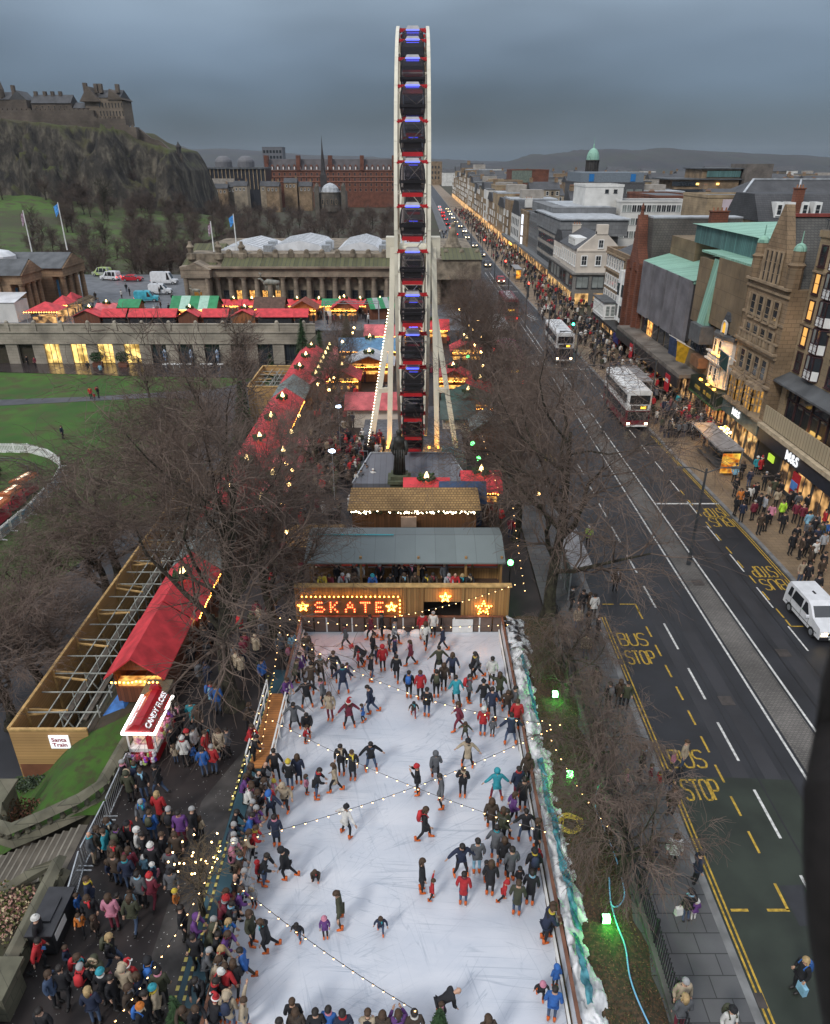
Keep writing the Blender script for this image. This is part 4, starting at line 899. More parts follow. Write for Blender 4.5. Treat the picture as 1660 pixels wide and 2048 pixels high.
# national gallery at the left edge
r = thing('portico_gallery', 'sandstone gallery with two columned porticoes and blue banners at the left edge', 'gallery building', (-78,140,0))
GST = brick('warm_sandstone', (.27,.175,.105), (.31,.20,.12), (.13,.09,.06), 1.1,.5,.02,.85,.5, dscale=.4)
MB().box((-110,131.5,0),(-73.5,152,6.2)).build('wall', GST, r)
MB().box((-110.4,131,6.2),(-73.1,152.4,7.0)).build('cornice', GST, r)
MB().box((-109,133,7),(-75,151,8.4)).build('attic', GST, r)
for x in (-82,-79,-76.2): MB().box((x-.5,131.3,0),(x+.5,131.5,6.2)).build('pilaster', GST, r)
for (ya, yb, xr) in ((131.8,139.5,-70.2),(141.5,151.5,-67.2)):
    b = MB(); b.box((-74,ya,5.6),(xr+.6,yb,7.1)); b.build('portico_entablature', GST, r)
    b = MB(); b.px([(ya-.3,7.1),(yb+.3,7.1),((ya+yb)/2,9.3)], -80, xr+.9); b.build('pediment', GST, r)
    b = MB(); b.add([(xr+.7,ya-.5,7.15),(xr+.7,(ya+yb)/2,9.5),(-80,(ya+yb)/2,9.5),(-80,ya-.5,7.15),(xr+.7,yb+.5,7.15),(-80,yb+.5,7.15)], [(0,1,2,3),(1,4,5,2)]); b.build('portico_roof', LEAD, r)
    for i in range(4):
        y = lerp(ya+.7, yb-.7, i/3); MB().tube([(xr,y,0),(xr,y,5.2),(xr,y,5.3),(xr,y,5.6)], [.55,.45,.6,.6], 10).build('column', GST, r)
        if i < 3: MB().box((xr-1.6,y+.6,1.0),(xr-1.5,y+1.3,4.8)).build('banner', mat('blue_banner', (.06,.20,.36), .6, .25), r)
    MB().box((-74,ya,0),(xr-1.6,yb,5.6)).build('portico_wall', GST, r)
b = MB()
for i in range(22): b.lathe([(.12,0),(.22,.3),(.1,.7),(.16,1)], (-109+i*1.6,132.4), 6, 0, 7.0)
b.box((-110,132.2,8),(-75,132.6,8.25)); b.build('balustrade', GST, r)
for x in (-100,-88,-79): b = MB(); b.lathe([(3.2,0),(3.2,.8),(2.2,1.6),(.4,2.0)], (x,143), 12, 0, 8.4); b.build('rooflight', SKYL, r)
for i in range(5): MB().box((-66.6+i*.35,132,-.01),(-66.2+i*.35,151,.75-.15*i)).build('step', STONE, r)
r = thing('marquee', 'long low white box marquee beside the left gallery', 'marquee', (-80,127,0))
MB().box((-110,126.5,0),(-69,131,3.4)).build('wall', OFFW, r)
b = MB(); b.add([(-110.2,126.3,3.4),(-68.8,126.3,3.4),(-68.8,131.2,4.4),(-110.2,131.2,4.4)], [(0,1,2,3)]); b.build('roof', SKYL, r)
# red sandstone hotel and neighbours far behind
r = thing('red_sandstone_hotel', 'very long red sandstone hotel with rows of dormers far behind the gardens', 'hotel', (-65,610,0))
MB().box((-114,600,-6),(-14,625,20)).build('wall', REDST, r)
b = MB(); b.px([(599.4,20),(625,20),(619,27.5),(605,27.5)], -114, -14); b.build('roof', mat('slate_far',(.07,.062,.065),.7,.2,.3), r)
for i in range(24): x = -112+i*4.2; b = MB(); b.box((x-.9,599.5,20),(x+.9,603,22.6)); b.py([(x-1.1,22.6),(x+1.1,22.6),(x,24)], 599.5, 603.5); b.box((x-.45,599.4,20.4),(x+.45,599.5,22.3),1); b.build('dormer', [REDST, WHITE], r)
for x in (-112,-88,-64,-40,-16): MB().box((x-1.4,598.8,20),(x+1.4,605,30)).build('chimney', REDST, r)
for z in (17.2,13.6,10.0,6.4): wins(r, 'Y', 600, lin(-113,-15,24), (z,), 1.3, 2.0, nx=1, ny=2, fm=mat('hotel_trim',(.26,.12,.08),.8,.1), gm=GLASS, fw=.25)
for z in (19.6,15.4,11.8): MB().box((-114.2,599.5,z),(-13.8,600,z+.5)).build('string_course', _MC['hotel_trim'], r)
r = thing('columned_office', 'dark glass office block with pale fins and two drum shaped rooftops far behind the gardens', 'office building', (-127,565,0))
MB().box((-148,560,-6),(-106,585,21)).build('wall', mat('office_glass',(.03,.032,.04),.4,.2), r)
for i in range(16): MB().box((-147.6+i*2.75,559.3,8 if i>9 else 15),(-147.1+i*2.75,560,21.5)).build('fin', STONE, r)
MB().box((-149,558.8,21),(-105.5,586,22.2)).build('roof', LEAD, r)
for x in (-137,-121): b = MB(); b.lathe([(6,0),(6,3.5),(5.6,4.6),(4,6.4),(2,7.2)], (x,570), 16, 0, 22.2); b.build('rooftop_drum', mat('drum_grey',(.13,.13,.14),.6,.2), r)
MB().box((-146,559.1,9),(-128,560,15)).build('pale_storey', BEIGEC, r)
simple('glass_office', 'pale blue grey glazed office block beside the castle rock', -178, -150, 585, 605, 20, mat('blue_glass',(.13,.17,.20),.4,.2), LEAD)
simple('rooftop_tower', 'grey concrete tower block rising behind the drum roofs', -122, -106, 640, 655, 36, mat('tower_grey',(.14,.145,.16),.7,.2), LEAD, wn=(6,(33,29),1.6,2,DARKST,[GLASS]))
r = thing('domed_church', 'grey stone church with a rounded domed apse, twin towers and a thin dark spire', 'church', (-53,490,0))
CST = brick('church_stone',(.12,.105,.085),(.15,.13,.105),(.06,.05,.045),1,.5,.02,.9,.4)
MB().box((-60,484,-7),(-44.5,515,8.5)).build('wall', CST, r)
b = MB(); b.lathe([(5.6,0),(5.6,10),(5.9,10.2),(5.9,10.8)], (-52.3,484), 14, 0, -2); b.build('apse', CST, r)
b = MB(); b.lathe([(5.6,8.8),(5.0,11),(3.6,12.6),(1.6,13.6),(.2,14)], (-52.3,484), 14, 0); b.build('dome', PALEROOF, r)
for x in (-60.5,-44.2): b = MB(); b.box((x-1.3,482,-7),(x+1.3,485,12)); b.lathe([(1.4,0),(.9,1),(.3,2)], (x,483.5), 8, 0, 12); b.build('corner_tower', CST, r)
b = MB(); b.box((-62.5,520,-6),(-58.5,524,18)); b.lathe([(2.0,18),(1.5,20),(1.2,26),(.5,33),(.05,41)], (-60.5,522), 8, 0); b.build('spire', mat('spire_stone',(.05,.045,.045),.9,.2,.5), r)
for x in lin(-58,-47,4): win(r, .9, 2.6, (x,483.9 if False else 478.2,3.5), 'Y', 1, 2, TRIM, GLASS, .15)
rs = random.Random(21)
for k in range(16):
    x = -210+k*9.5+rs.uniform(-3,3); y = rs.uniform(520,560); h_ = rs.uniform(7,13)
    r = thing('stone_villa', 'small grey stone house with slate roof below the far hotel', 'house', (x,y,0), 0, 'stone houses below the far hotel')
    MB().box((x-4.5,y,-7),(x+4.5,y+9,h_)).build('wall', rs.choice([CST,STONE2,wl[4]]), r)
    b = MB(); b.px([(y-.4,h_),(y+9.4,h_),(y+4.5,h_+3)], x-4.8, x+4.8); b.build('roof', SLATE, r)
    for xx in (x-2.6,x,x+2.6): win(r, .9, 1.5, (xx,y,h_-2), 'Y', 1, 2, WHITE, GLASS, .1)
    chimney(r, x+3.6, y+4.5, h_+2, 1.2, 1, 2)
rs = random.Random(5)
for k in range(70):
    x = rs.uniform(-500,500); y = rs.uniform(760,1500); h_ = rs.uniform(8,18)
    if -20 < x < 40: continue
    b = MB(); w_ = rs.uniform(8,22); b.box((x-w_,y,-6),(x+w_,y+14,h_)); b.px([(y-.5,h_),(y+14.5,h_),(y+7,h_+4)], x-w_, x+w_, 1)
    tag(b.build('distant_building', [rs.choice([STONE,STONE2,CST,wl[4],OFFW]), SLATE]), 'small distant slate roofed building on the far edge of the city', 'building', 'distant buildings below the hills')
# ------------------------------------------------------------------ castle rock
def top(x):
    P_ = [(-420,66),(-300,58),(-228,50),(-190,46.5),(-178,46),(-160,44.5),(-153.5,40),(-136,32.5),(-128.5,20),(-127.5,8),(-124,-7)]
    if x <= P_[0][0]: return P_[0][1]
    for (a, za), (b_, zb) in zip(P_, P_[1:]):
        if a <= x <= b_: return lerp(za, zb, (x-a)/(b_-a))
    return -8
cm = bpy.data.materials.new('crag_and_turf'); t, b_ = nt(cm); N = t.nodes; L = t.links; b_.inputs['Roughness'].default_value = .95
ge = N.new('ShaderNodeNewGeometry'); sp = N.new('ShaderNodeSeparateXYZ'); L.new(ge.outputs['Normal'], sp.inputs[0])
tc = N.new('ShaderNodeTexCoord'); mp_ = N.new('ShaderNodeMapping'); mp_.inputs['Scale'].default_value = (1,1,.45); L.new(tc.outputs['Object'], mp_.inputs[0])
n1 = N.new('ShaderNodeTexNoise'); n1.inputs['Scale'].default_value = .16; n1.inputs['Detail'].default_value = 12; n1.inputs['Roughness'].default_value = .7; L.new(mp_.outputs[0], n1.inputs['Vector'])
rk = N.new('ShaderNodeValToRGB'); e = rk.color_ramp.elements; e[0].position = .35; e[1].position = .7; e[0].color = (.012,.011,.011,1); e[1].color = (.20,.175,.13,1); q = e.new(.5); q.color = (.050,.043,.034,1); L.new(n1.outputs['Fac'], rk.inputs['Fac'])
n2 = N.new('ShaderNodeTexNoise'); n2.inputs['Scale'].default_value = .035; n2.inputs['Detail'].default_value = 8; L.new(tc.outputs['Object'], n2.inputs['Vector'])
gr = N.new('ShaderNodeValToRGB'); e = gr.color_ramp.elements; e[0].position = .36; e[1].position = .60; e[0].color = (.070,.054,.030,1); e[1].color = (.072,.082,.024,1); L.new(n2.outputs['Fac'], gr.inputs['Fac'])
ma = N.new('ShaderNodeMath'); ma.operation = 'MULTIPLY_ADD'; ma.inputs[1].default_value = 1.1; L.new(n1.outputs['Fac'], ma.inputs[0]); L.new(sp.outputs[2], ma.inputs[2])
mm = N.new('ShaderNodeMapRange'); mm.inputs['From Min'].default_value = 1.10; mm.inputs['From Max'].default_value = 1.42; L.new(ma.outputs[0], mm.inputs['Value'])
mx = N.new('ShaderNodeMix'); mx.data_type = 'RGBA'; L.new(mm.outputs[0], mx.inputs['Factor']); L.new(rk.outputs['Color'], mx.inputs[6]); L.new(gr.outputs['Color'], mx.inputs[7]); L.new(mx.outputs[2], b_.inputs['Base Color'])
bp = N.new('ShaderNodeBump'); bp.inputs['Strength'].default_value = .9; bp.inputs['Distance'].default_value = 4.5; L.new(n1.outputs['Fac'], bp.inputs['Height']); L.new(bp.outputs['Normal'], b_.inputs['Normal'])
b = MB(); NX, NY = 200, 120
for j in range(NY+1):
    for i in range(NX+1):
        x = -420+300*i/NX; y = 300+200*j/NY; T = top(x)-3.5*sm(-128,-150,x)
        yf = 428+10*noise.noise((x*.03,0,3))-18*sm(-150,-190,x)     # cliff foot line
        base = -7+14*sm(-150,-240,x)*sm(310,430,y)+6*sm(-190,-300,x)
        f = sm(yf-14, yf+15, y+9*noise.noise((x*.07,y*.07,1))+4*noise.noise((x*.2,y*.2,6)))
        z = base+(T-base)*(f**.9)
        if 0.03 < f < .97: z += 7*noise.noise((x*.10,y*.03,5))+4.5*noise.noise((x*.28,y*.1,9))+3.2*abs(noise.noise((x*.55,y*.2,2)))-2.6*abs(noise.noise((x*.9,y*.5,8)))
        z += .8*noise.noise((x*.1,y*.1,2))
        if y > 470: z = min(z, T)
        b.v.append((x+ (3*noise.noise((y*.05,z*.08,4)) if f > .05 else 0), y, z))
for j in range(NY):
    for i in range(NX): b.f.append((j*(NX+1)+i, j*(NX+1)+i+1, (j+1)*(NX+1)+i+1, (j+1)*(NX+1)+i)); b.m.append(0)
struct(b.build('castle_rock', cm, None, True))
sheetg = MB(); sheetg.add([(x, y, -6.5+10*sm(-130,-210,x)*sm(260,420,y)+(y-200)*.035*sm(-60,-150,x)) for y in (214,240,280,320,360,400,430) for x in (-330,-280,-240,-200,-160,-120,-90)], [(j*7+i, j*7+i+1, (j+1)*7+i+1, (j+1)*7+i) for j in range(6) for i in range(6)])
struct(sheetg.build('garden_slope', soil('slope_grass', (.045,.05,.02), (.06,.12,.016), (.055,.045,.025), .022, .25), None, True))
CAST = brick('castle_stone',(.125,.10,.08),(.155,.125,.10),(.07,.055,.045),1.4,.7,.05,.9,.55, dscale=.12)
YC = 452
r = thing('castle_wall', 'long weathered stone castle rampart stepping down along the crag top', 'castle wall', (-180,YC,40))
for x0, x1, z0, z1, dy in ((-300,-176,38,50.8,0),(-176,-158.5,36,46.8,-2),(-158.5,-153,33,42.6,-3)):
    b = MB(); b.box((x0,YC-4+dy,z0),(x1,YC+2+dy,z1))
    n = int((x1-x0)/2.6)
    for i in range(n): b.box((x0+2.6*i+.3,YC-4+dy,z1),(x0+2.6*i+1.7,YC-3.2+dy,z1+.9))
    b.build('rampart', CAST, r)
b = MB(); pr = [(-153,42),(-147,37.4),(-142,36),(-138,32.4),(-132.5,29.8),(-131,29.6)]
for (xa,za),(xb,zb) in zip(pr, pr[1:]): b.add([(xa,YC-3,za-14),(xb,YC-3,zb-14),(xb,YC-3,zb),(xa,YC-3,za),(xa,YC,za-14),(xb,YC,zb-14),(xb,YC,zb),(xa,YC,za)], [(0,1,2,3),(3,2,6,7),(5,4,7,6),(1,5,6,2),(4,0,3,7)])
b.build('lower_wall', CAST, r)
b = MB(); b.lathe([(1.3,0),(1.3,4.5),(1.6,4.6),(1.6,5.2),(.6,6.4),(.2,7.6)], (-132.5,YC-2), 8, 0, 28); b.build('sentry_turret', mat('dark_turret',(.05,.045,.045),.9,.2), r)
r = thing('castle_hospital', 'tall gabled castle building with chimneys standing above the rampart', 'castle building', (-170,YC,45))
CAST2 = brick('pale_castle_stone',(.19,.15,.115),(.23,.185,.14),(.10,.08,.06),1.4,.7,.05,.9,.5, dscale=.12)
MB().box((-181,YC-1,44),(-160.6,YC+14,57)).build('wall', CAST2, r)
b = MB(); b.py([(-183,55),(-172,55),(-177.5,62.3)], YC-3, YC+13); b.py([(-168,56),(-159.4,56),(-166.5,61.2)], YC-1.5, YC+14); b.build('gable', CAST, r)
b = MB(); b.px([(YC-1.4,57),(YC+14.4,57),(YC+6,61.2)], -173, -161); b.build('roof', SLATE, r)
for x, h_ in ((-180.5,3.4),(-174.6,3),(-172.2,3),(-163,2.8)): MB().box((x-.9,YC+1,59.5),(x+.9,YC+3.5,60.8+h_)).build('chimney', CAST, r)
wins(r, 'Y', YC-1, lin(-174,-160,8), (53.4,49.4), .7, 2.6, nx=1, ny=2, fm=TRIM)
MB().box((-188,YC-1,44),(-180,YC+10,52)).build('side_wing', CAST, r)
b = MB(); b.px([(YC-1.3,52),(YC+10,52),(YC+4,55)], -188, -179); b.build('side_roof', SLATE, r)
r = thing('castle_barracks', 'long low slate roofed castle barracks with chimneys behind the rampart', 'castle building', (-200,YC,48))
MB().box((-211,YC,46),(-189,YC+10,54.4)).build('wall', CAST, r)
b = MB(); b.px([(YC-.6,54.4),(YC+10.6,54.4),(YC+5,58.8)], -211, -189); b.build('roof', SLATE, r)
for x in (-209.6,-204.5,-200.3,-196): MB().box((x-.8,YC+4,57),(x+.8,YC+6,60.4)).build('chimney', CAST, r)
wins(r, 'Y', YC, lin(-210,-190,6), (52.4,), .9, 1.5, fm=TRIM)
r = thing('castle_hall', 'gabled castle hall with a pointed turret cut by the left edge', 'castle building', (-222,YC,48))
MB().box((-240,YC-2,46),(-212.5,YC+10,56)).build('wall', CAST, r)
b = MB(); b.py([(-222,56),(-212.5,56),(-216.5,60.4)], YC-2, YC+10); b.px([(YC-2.4,56),(YC+10,56),(YC+4,60)], -240, -221); b.build('roof', SLATE, r)
b = MB(); b.lathe([(2,46),(2,61),(1.6,62.5),(.1,68.5)], (-226.5,YC), 8); b.build('turret', CAST, r); MB().box((-220.4,YC,58),(-218.8,YC+2,63)).build('chimney', CAST, r)
r = thing('castle_shed', 'small pale slate roofed building standing below the rampart on the crag', 'castle building', (-208,YC-9,36))
MB().box((-217,YC-14,30),(-203,YC-6,40.5)).build('wall', CAST, r)
b = MB(); b.px([(YC-14.5,40.5),(YC-5.5,40.5),(YC-8,43.8)], -217.5, -202.5); b.build('roof', PALEROOF, r)
# ------------------------------------------------------------------ ice rink
im = bpy.data.materials.new('skated_ice'); t, b_ = nt(im); N = t.nodes; L = t.links
tc = N.new('ShaderNodeTexCoord'); n1 = N.new('ShaderNodeTexNoise'); n1.inputs['Scale'].default_value = .45; n1.inputs['Detail'].default_value = 9; n1.inputs['Roughness'].default_value = .62
mpg = N.new('ShaderNodeMapping'); mpg.inputs['Scale'].default_value = (.5,1.6,1); L.new(tc.outputs['Object'], mpg.inputs[0]); L.new(mpg.outputs[0], n1.inputs['Vector'])
cr = N.new('ShaderNodeValToRGB'); e = cr.color_ramp.elements; e[0].position = .3; e[1].position = .66; e[0].color = (.46,.50,.57,1); e[1].color = (.60,.62,.67,1); L.new(n1.outputs['Fac'], cr.inputs['Fac'])
last = cr.outputs['Color']
for k, (rot, sx, sy, wdt, sc_) in enumerate(((.3,.16,5.0,.012,1.0),(-.5,.2,5.5,.011,.8),(1.25,.14,4.5,.012,.9),(.05,.1,7,.016,.7),(2.3,.2,5,.010,.9))):
    mp1 = N.new('ShaderNodeMapping'); mp1.inputs['Rotation'].default_value = (0,0,rot); L.new(tc.outputs['Object'], mp1.inputs[0])
    mp2 = N.new('ShaderNodeMapping'); mp2.inputs['Scale'].default_value = (sx,sy*.4,1); L.new(mp1.outputs[0], mp2.inputs[0])
    ns = N.new('ShaderNodeTexNoise'); ns.inputs['Scale'].default_value = sc_; ns.inputs['Detail'].default_value = 3; ns.inputs['Distortion'].default_value = .5; L.new(mp2.outputs[0], ns.inputs['Vector'])
    sb = N.new('ShaderNodeMath'); sb.operation = 'SUBTRACT'; sb.inputs[1].default_value = .5; L.new(ns.outputs['Fac'], sb.inputs[0])
    ab = N.new('ShaderNodeMath'); ab.operation = 'ABSOLUTE'; L.new(sb.outputs[0], ab.inputs[0])
    lt = N.new('ShaderNodeMapRange'); lt.inputs['From Min'].default_value = 0; lt.inputs['From Max'].default_value = wdt; lt.inputs['To Min'].default_value = .6; lt.inputs['To Max'].default_value = 0; L.new(ab.outputs[0], lt.inputs['Value'])
    mk = N.new('ShaderNodeTexNoise'); mk.inputs['Scale'].default_value = .22+.05*k; L.new(mp1.outputs[0], mk.inputs['Vector'])
    mm = N.new('ShaderNodeMapRange'); mm.inputs['From Min'].default_value = .45; mm.inputs['From Max'].default_value = .65; L.new(mk.outputs['Fac'], mm.inputs['Value'])
    ml = N.new('ShaderNodeMath'); ml.operation = 'MULTIPLY'; L.new(lt.outputs[0], ml.inputs[0]); L.new(mm.outputs[0], ml.inputs[1])
    mx = N.new('ShaderNodeMix'); mx.data_type = 'RGBA'; L.new(ml.outputs[0], mx.inputs['Factor']); L.new(last, mx.inputs[6]); mx.inputs[7].default_value = (.27,.32,.39,1); last = mx.outputs[2]
L.new(last, b_.inputs['Base Color']); b_.inputs['Roughness'].default_value = .32; b_.inputs['Specular IOR Level'].default_value = .35
sheet('ice_rink', [(-6.45,7),(5.0,7),(5.0,35.0),(-6.7,35.0)], .03, im)
BROWNCAP = mat('brown_rail', (.17,.075,.045), .6, .25); HOARD = mat('white_hoarding', (.55,.57,.60), .45, .12, .8)
def rail(name, label, x, y0, y1, side):
    r = thing(name, label, 'rink barrier', (x,(y0+y1)/2,0))
    n = int((y1-y0)/2.4)
    for i in range(n):
        a = y0+(y1-y0)*i/n; c = y0+(y1-y0)*(i+1)/n
        MB().box((x-.03,a+.03,.03),(x+.03,c-.03,.95)).build('panel', HOARD, r)
        b = MB(); b.box((x-.05,a-.03,.03),(x+.05,a+.03,1.0)); b.bar((x+side*.05,a,.9),(x+side*.5,a,.05),.05); b.build('post', STEEL, r)
    MB().box((x-.06,y0,1.0),(x+.06,y1,1.07)).build('top_rail', BROWNCAP, r)
    MB().box((x-side*.14-.04,y0,.03),(x-side*.14+.04,y1,.2)).build('kick_board', WHITE, r)
    return r
rail('rink_barrier', 'white barrier with brown top rail between skaters and the spectators on the left', -6.6, 7, 24.1, -1)
rail('rink_barrier', 'white barrier with brown top rail beside the snow heap on the right of the ice', 5.1, 7, 35, 1)
r = thing('timber_ramp', 'orange brown timber ramp with white handrails at the left edge of the ice', 'ramp', (-7.1,26.6,0))
MB().box((-7.55,24.2,.2),(-6.6,29.2,.3)).build('deck', ribbed('ramp_boards', (.42,.17,.05), (.17,.07,.025), .16, 'Y', .6, .25, .12), r)
for x in (-7.62,-6.5):
    b = MB(); b.bar((x,24.2,1.1),(x,29.3,1.1),.07); b.bar((x,24.2,.6),(x,29.3,.6),.05)
    for i in range(6): b.bar((x,24.2+i*1.02,0),(x,24.2+i*1.02,1.1),.06)
    b.build('handrail', WHITE, r)
rail('rink_barrier', 'white barrier between the timber ramp and the lit timber front', -6.7, 29.5, 35, -1)
r = thing('rink_end_fence', 'low brown panelled fence with white posts below the lit SKATE wall', 'fence', (-.8,35.05,0))
for i in range(16):
    x = -6.7+i*.75; MB().box((x+.04,35.02,.05),(x+.71,35.08,1.05)).build('panel', mat('brown_panel',(.14,.095,.075),.6,.3,1), r)
    if i % 2 == 0: MB().box((x-.04,34.98,.03),(x+.04,35.1,1.1)).build('post', WHITE, r)
MB().box((-6.7,34.97,1.06),(5.2,35.1,1.13)).build('top_rail', BROWNCAP, r)
MB().box((2.2,34.9,.05),(3.4,34.97,.95)).build('gate', WHITE, r)
b = MB()
for i in range(5):
    xx = (-2.6,-1.7,-.9,.1,-2.1)[i]; b.sph((xx,34.7,.1), .35, 10, 6, 0, (1.3,.8,.8))
tag(b.build('scraped_snow', mat('snow_scrapings', (.8,.8,.82), .8, .06, 4)), 'small drift of scraped snow against the fence under the SKATE wall', 'snow drift')
# blue matting with striped edges where spectators stand
sheet('blue_matting', [(-8.05,8),(-6.68,8),(-6.72,31.5),(-7.75,31.5)], .012, mat('blue_mat', (.03,.075,.10), .6, .25, .8))
STRP = ribbed('hazard_stripe', (.55,.46,.12), (.03,.03,.03), .32, 'Y', .6, .1, .5)
b = MB(); b.box((-8.05,10,.013),(-7.93,20.6,.03)); b.box((-7.72,10,.013),(-7.62,20.6,.03)); b.box((-8.0,22,.013),(-7.9,31,.03)); b.box((-7.68,24,.013),(-7.6,31,.03))
struct(b.build('hazard_strip', STRP))
# ------------------------------------------------------------------ lit timber front, viewing balcony
r = thing('skate_pavilion', 'boarded timber rink pavilion with grey roof, viewing balcony and red bulb lettering', 'pavilion', (-.8,37,0))
b = MB(); b.box((-6.9,35.3,0),(.45,35.5,3.0)); b.box((2.75,35.3,0),(5.5,35.5,3.0)); b.box((.45,35.3,1.95),(2.75,35.5,3.0)); b.build('front_wall', WOODV, r)
for x in (-6.9,-4.6,-2.3,-.6,.42,2.78,4.1,5.4): MB().box((x-.08,35.2,0),(x+.08,35.3,3.0)).build('batten', WOODV, r)
MB().box((-7.0,35.15,3.0),(5.6,35.55,3.08)).build('balcony_rail', PINE, r)
MB().box((-6.9,35.5,1.8),(5.4,39,1.9)).build('balcony_floor', DKWOOD, r)
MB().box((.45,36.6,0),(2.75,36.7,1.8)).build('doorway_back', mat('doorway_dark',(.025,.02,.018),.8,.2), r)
b = MB(); b.box((-6.3,38.0,1.9),(5.2,38.1,2.6)); b.build('back_wall', WOODV, r)
b = MB(); b.box((-6.3,38.3,2.6),(5.2,38.4,4.4)); b.build('bar_interior', glow('bar_red', (.02,.005,.004), (.25,.03,.02), .5, 1.2), r)
for i in range(8): x = -6.2+i*1.62; MB().box((x-.07,37.9,1.9),(x+.07,38.05,4.3)).build('post', WOODV, r)
for x in (-6.2,-3.2,.2,3.0,5.1): MB().box((x-.07,36.6,1.9),(x+.07,36.75,4.2)).build('post', WOODV, r)
GREYROOF = ribbed('grey_sheet_roof', (.165,.195,.195), (.12,.145,.145), 1.2, 'X', .6, .15, .03)
b = MB(); b.add([(-6.5,36.3,4.0),(5.3,36.3,4.0),(5.3,38.6,4.62),(-6.5,38.6,4.62),(-6.5,36.3,3.9),(5.3,36.3,3.9),(5.3,38.6,4.5),(-6.5,38.6,4.5)], [(0,1,2,3),(4,5,1,0),(5,6,2,1),(4,0,3,7),(7,6,5,4)]); b.add([(-6.5,38.6,4.63),(5.3,38.6,4.63),(5.3,40.2,4.3),(-6.5,40.2,4.3)], [(0,1,2,3)]); b.build('roof', GREYROOF, r)
b = MB(); b.bar((-6.4,38.55,4.68),(-1.3,38.5,4.68),.06); b.build('cyan_rope', mat('cyan_rope',(.1,.45,.5),.6,.1), r)
RBULB = emis('bulb_red', (1,.10,.03), 9); OB = emis('bulb_orange', (1,.40,.06), 14)
def bulbs(par, name, pts, m, rad=.05, back=None):
    b = MB()
    for p in pts: b.sph(p, rad, 6, 4)
    return b.build(name, m, par)
LET = {'S':['01110','10000','01110','00001','11110'],'K':['10010','10100','11000','10100','10010'],'A':['00100','01010','01110','10001','10001'],'T':['11111','00100','00100','00100','00100'],'E':['11110','10000','11100','10000','11110']}
sg = thing('skate_sign', 'red bulb lettering spelling SKATE between two bulb stars under a row of bulbs', 'sign', (-3.2,35.15,1.7))
for i, ch in enumerate('SKATE'):
    x0 = P(631+i*30.4,1212,35.2).x; pts = []
    for rr, row in enumerate(LET[ch]):
        for cc, q in enumerate(row):
            if q == '1': pts.append((x0+cc*.125, 35.14, 1.98-rr*.155))
    bulbs(sg, 'letter', pts, RBULB, .047)
MB().box((-6.7,35.17,1.1),(-.85,35.195,2.4)).build('back_board', mat('sign_board', (.20,.10,.035), .7, .3, 2), sg)
bulbs(sg, 'bulb_row', [(-6.55+i*.265, 35.1, 2.42) for i in range(22)]+[(-.88,35.1,2.42-i*.26) for i in range(1,7)], OB, .045)
def star(x, z, R_, par, m=OB):
    pts = []
    vs = [(x+R_*(1 if k%2==0 else .42)*math.sin(PI*k/5), z+R_*(1 if k%2==0 else .42)*math.cos(PI*k/5)) for k in range(10)]
    for (xa,za),(xb,zb) in zip(vs, vs[1:]+vs[:1]):
        for q in (0,.5): pts.append((lerp(xa,xb,q),35.12,lerp(za,zb,q)))
    return bulbs(par, 'bulb_star', pts, m, .042)
star(P(606,1215,35.1).x, 1.72, .3, sg); star(P(783,1216,35.1).x, 1.68, .3, sg)
tag(star(P(891,1189,35.1).x, 2.35, .3, None), 'small filled bulb star above the dark rink doorway', 'star light'); tag(star(P(967,1219,35.1).x, 1.62, .47, None), 'large outlined bulb star right of the dark rink doorway', 'star light')
# shingle roofed hut behind
SHING = brick('cedar_shingle', (.40,.25,.10), (.30,.18,.07), (.12,.07,.03), .22, .16, .02, .8, .4, True)
r = thing('shingle_hut', 'long brown boarded hut with a golden shingle roof and a lit garland under the eave', 'hut', (0,47,0))
MB().box((-4.5,46.0,0),(4.4,49,2.9)).build('wall', ribbed('dark_orange_boards', (.11,.05,.02), (.05,.022,.01), .2, 'XY', .7, .3, .1), r)
b = MB(); b.add([(-4.8,45.6,2.85),(4.7,45.6,2.85),(4.5,47.2,3.95),(-4.6,47.2,3.95),(-4.8,49.2,2.9),(4.7,49.2,2.9)], [(0,1,2,3),(3,2,5,4),(0,3,4),(1,5,2)]); b.build('roof', SHING, r)
b = MB(); rs = random.Random(2)
for i in range(260): b.sph((rs.uniform(-4.6,4.5),45.62+rs.uniform(-.07,.07),2.72+rs.uniform(-.1,.08)), .05, 4, 3, 0 if rs.random() < .72 else 1)
b.build('garland', [mat('fir_green', (.025,.05,.02), .9, .5, 9), BULBW], r)
MB().box((-1.0,45.5,1.6),(.1,45.6,2.4)).build('pale_panel', mat('pale_panel', (.45,.32,.24), .7, .1), r)
r = thing('shingle_hut', 'small hut with a pale shingle roof half hidden by the bare tree', 'hut', (-6.5,43,0))
MB().box((-8.3,42,0),(-5.0,44.5,2.2)).build('wall', DKWOOD, r)
b = MB(); b.add([(-8.6,41.6,2.1),(-4.8,41.6,2.1),(-4.9,43.4,2.9),(-8.5,43.4,2.9),(-8.6,44.8,2.1),(-4.8,44.8,2.1)], [(0,1,2,3),(3,2,5,4),(0,3,4),(1,5,2)]); b.build('roof', SHING, r)
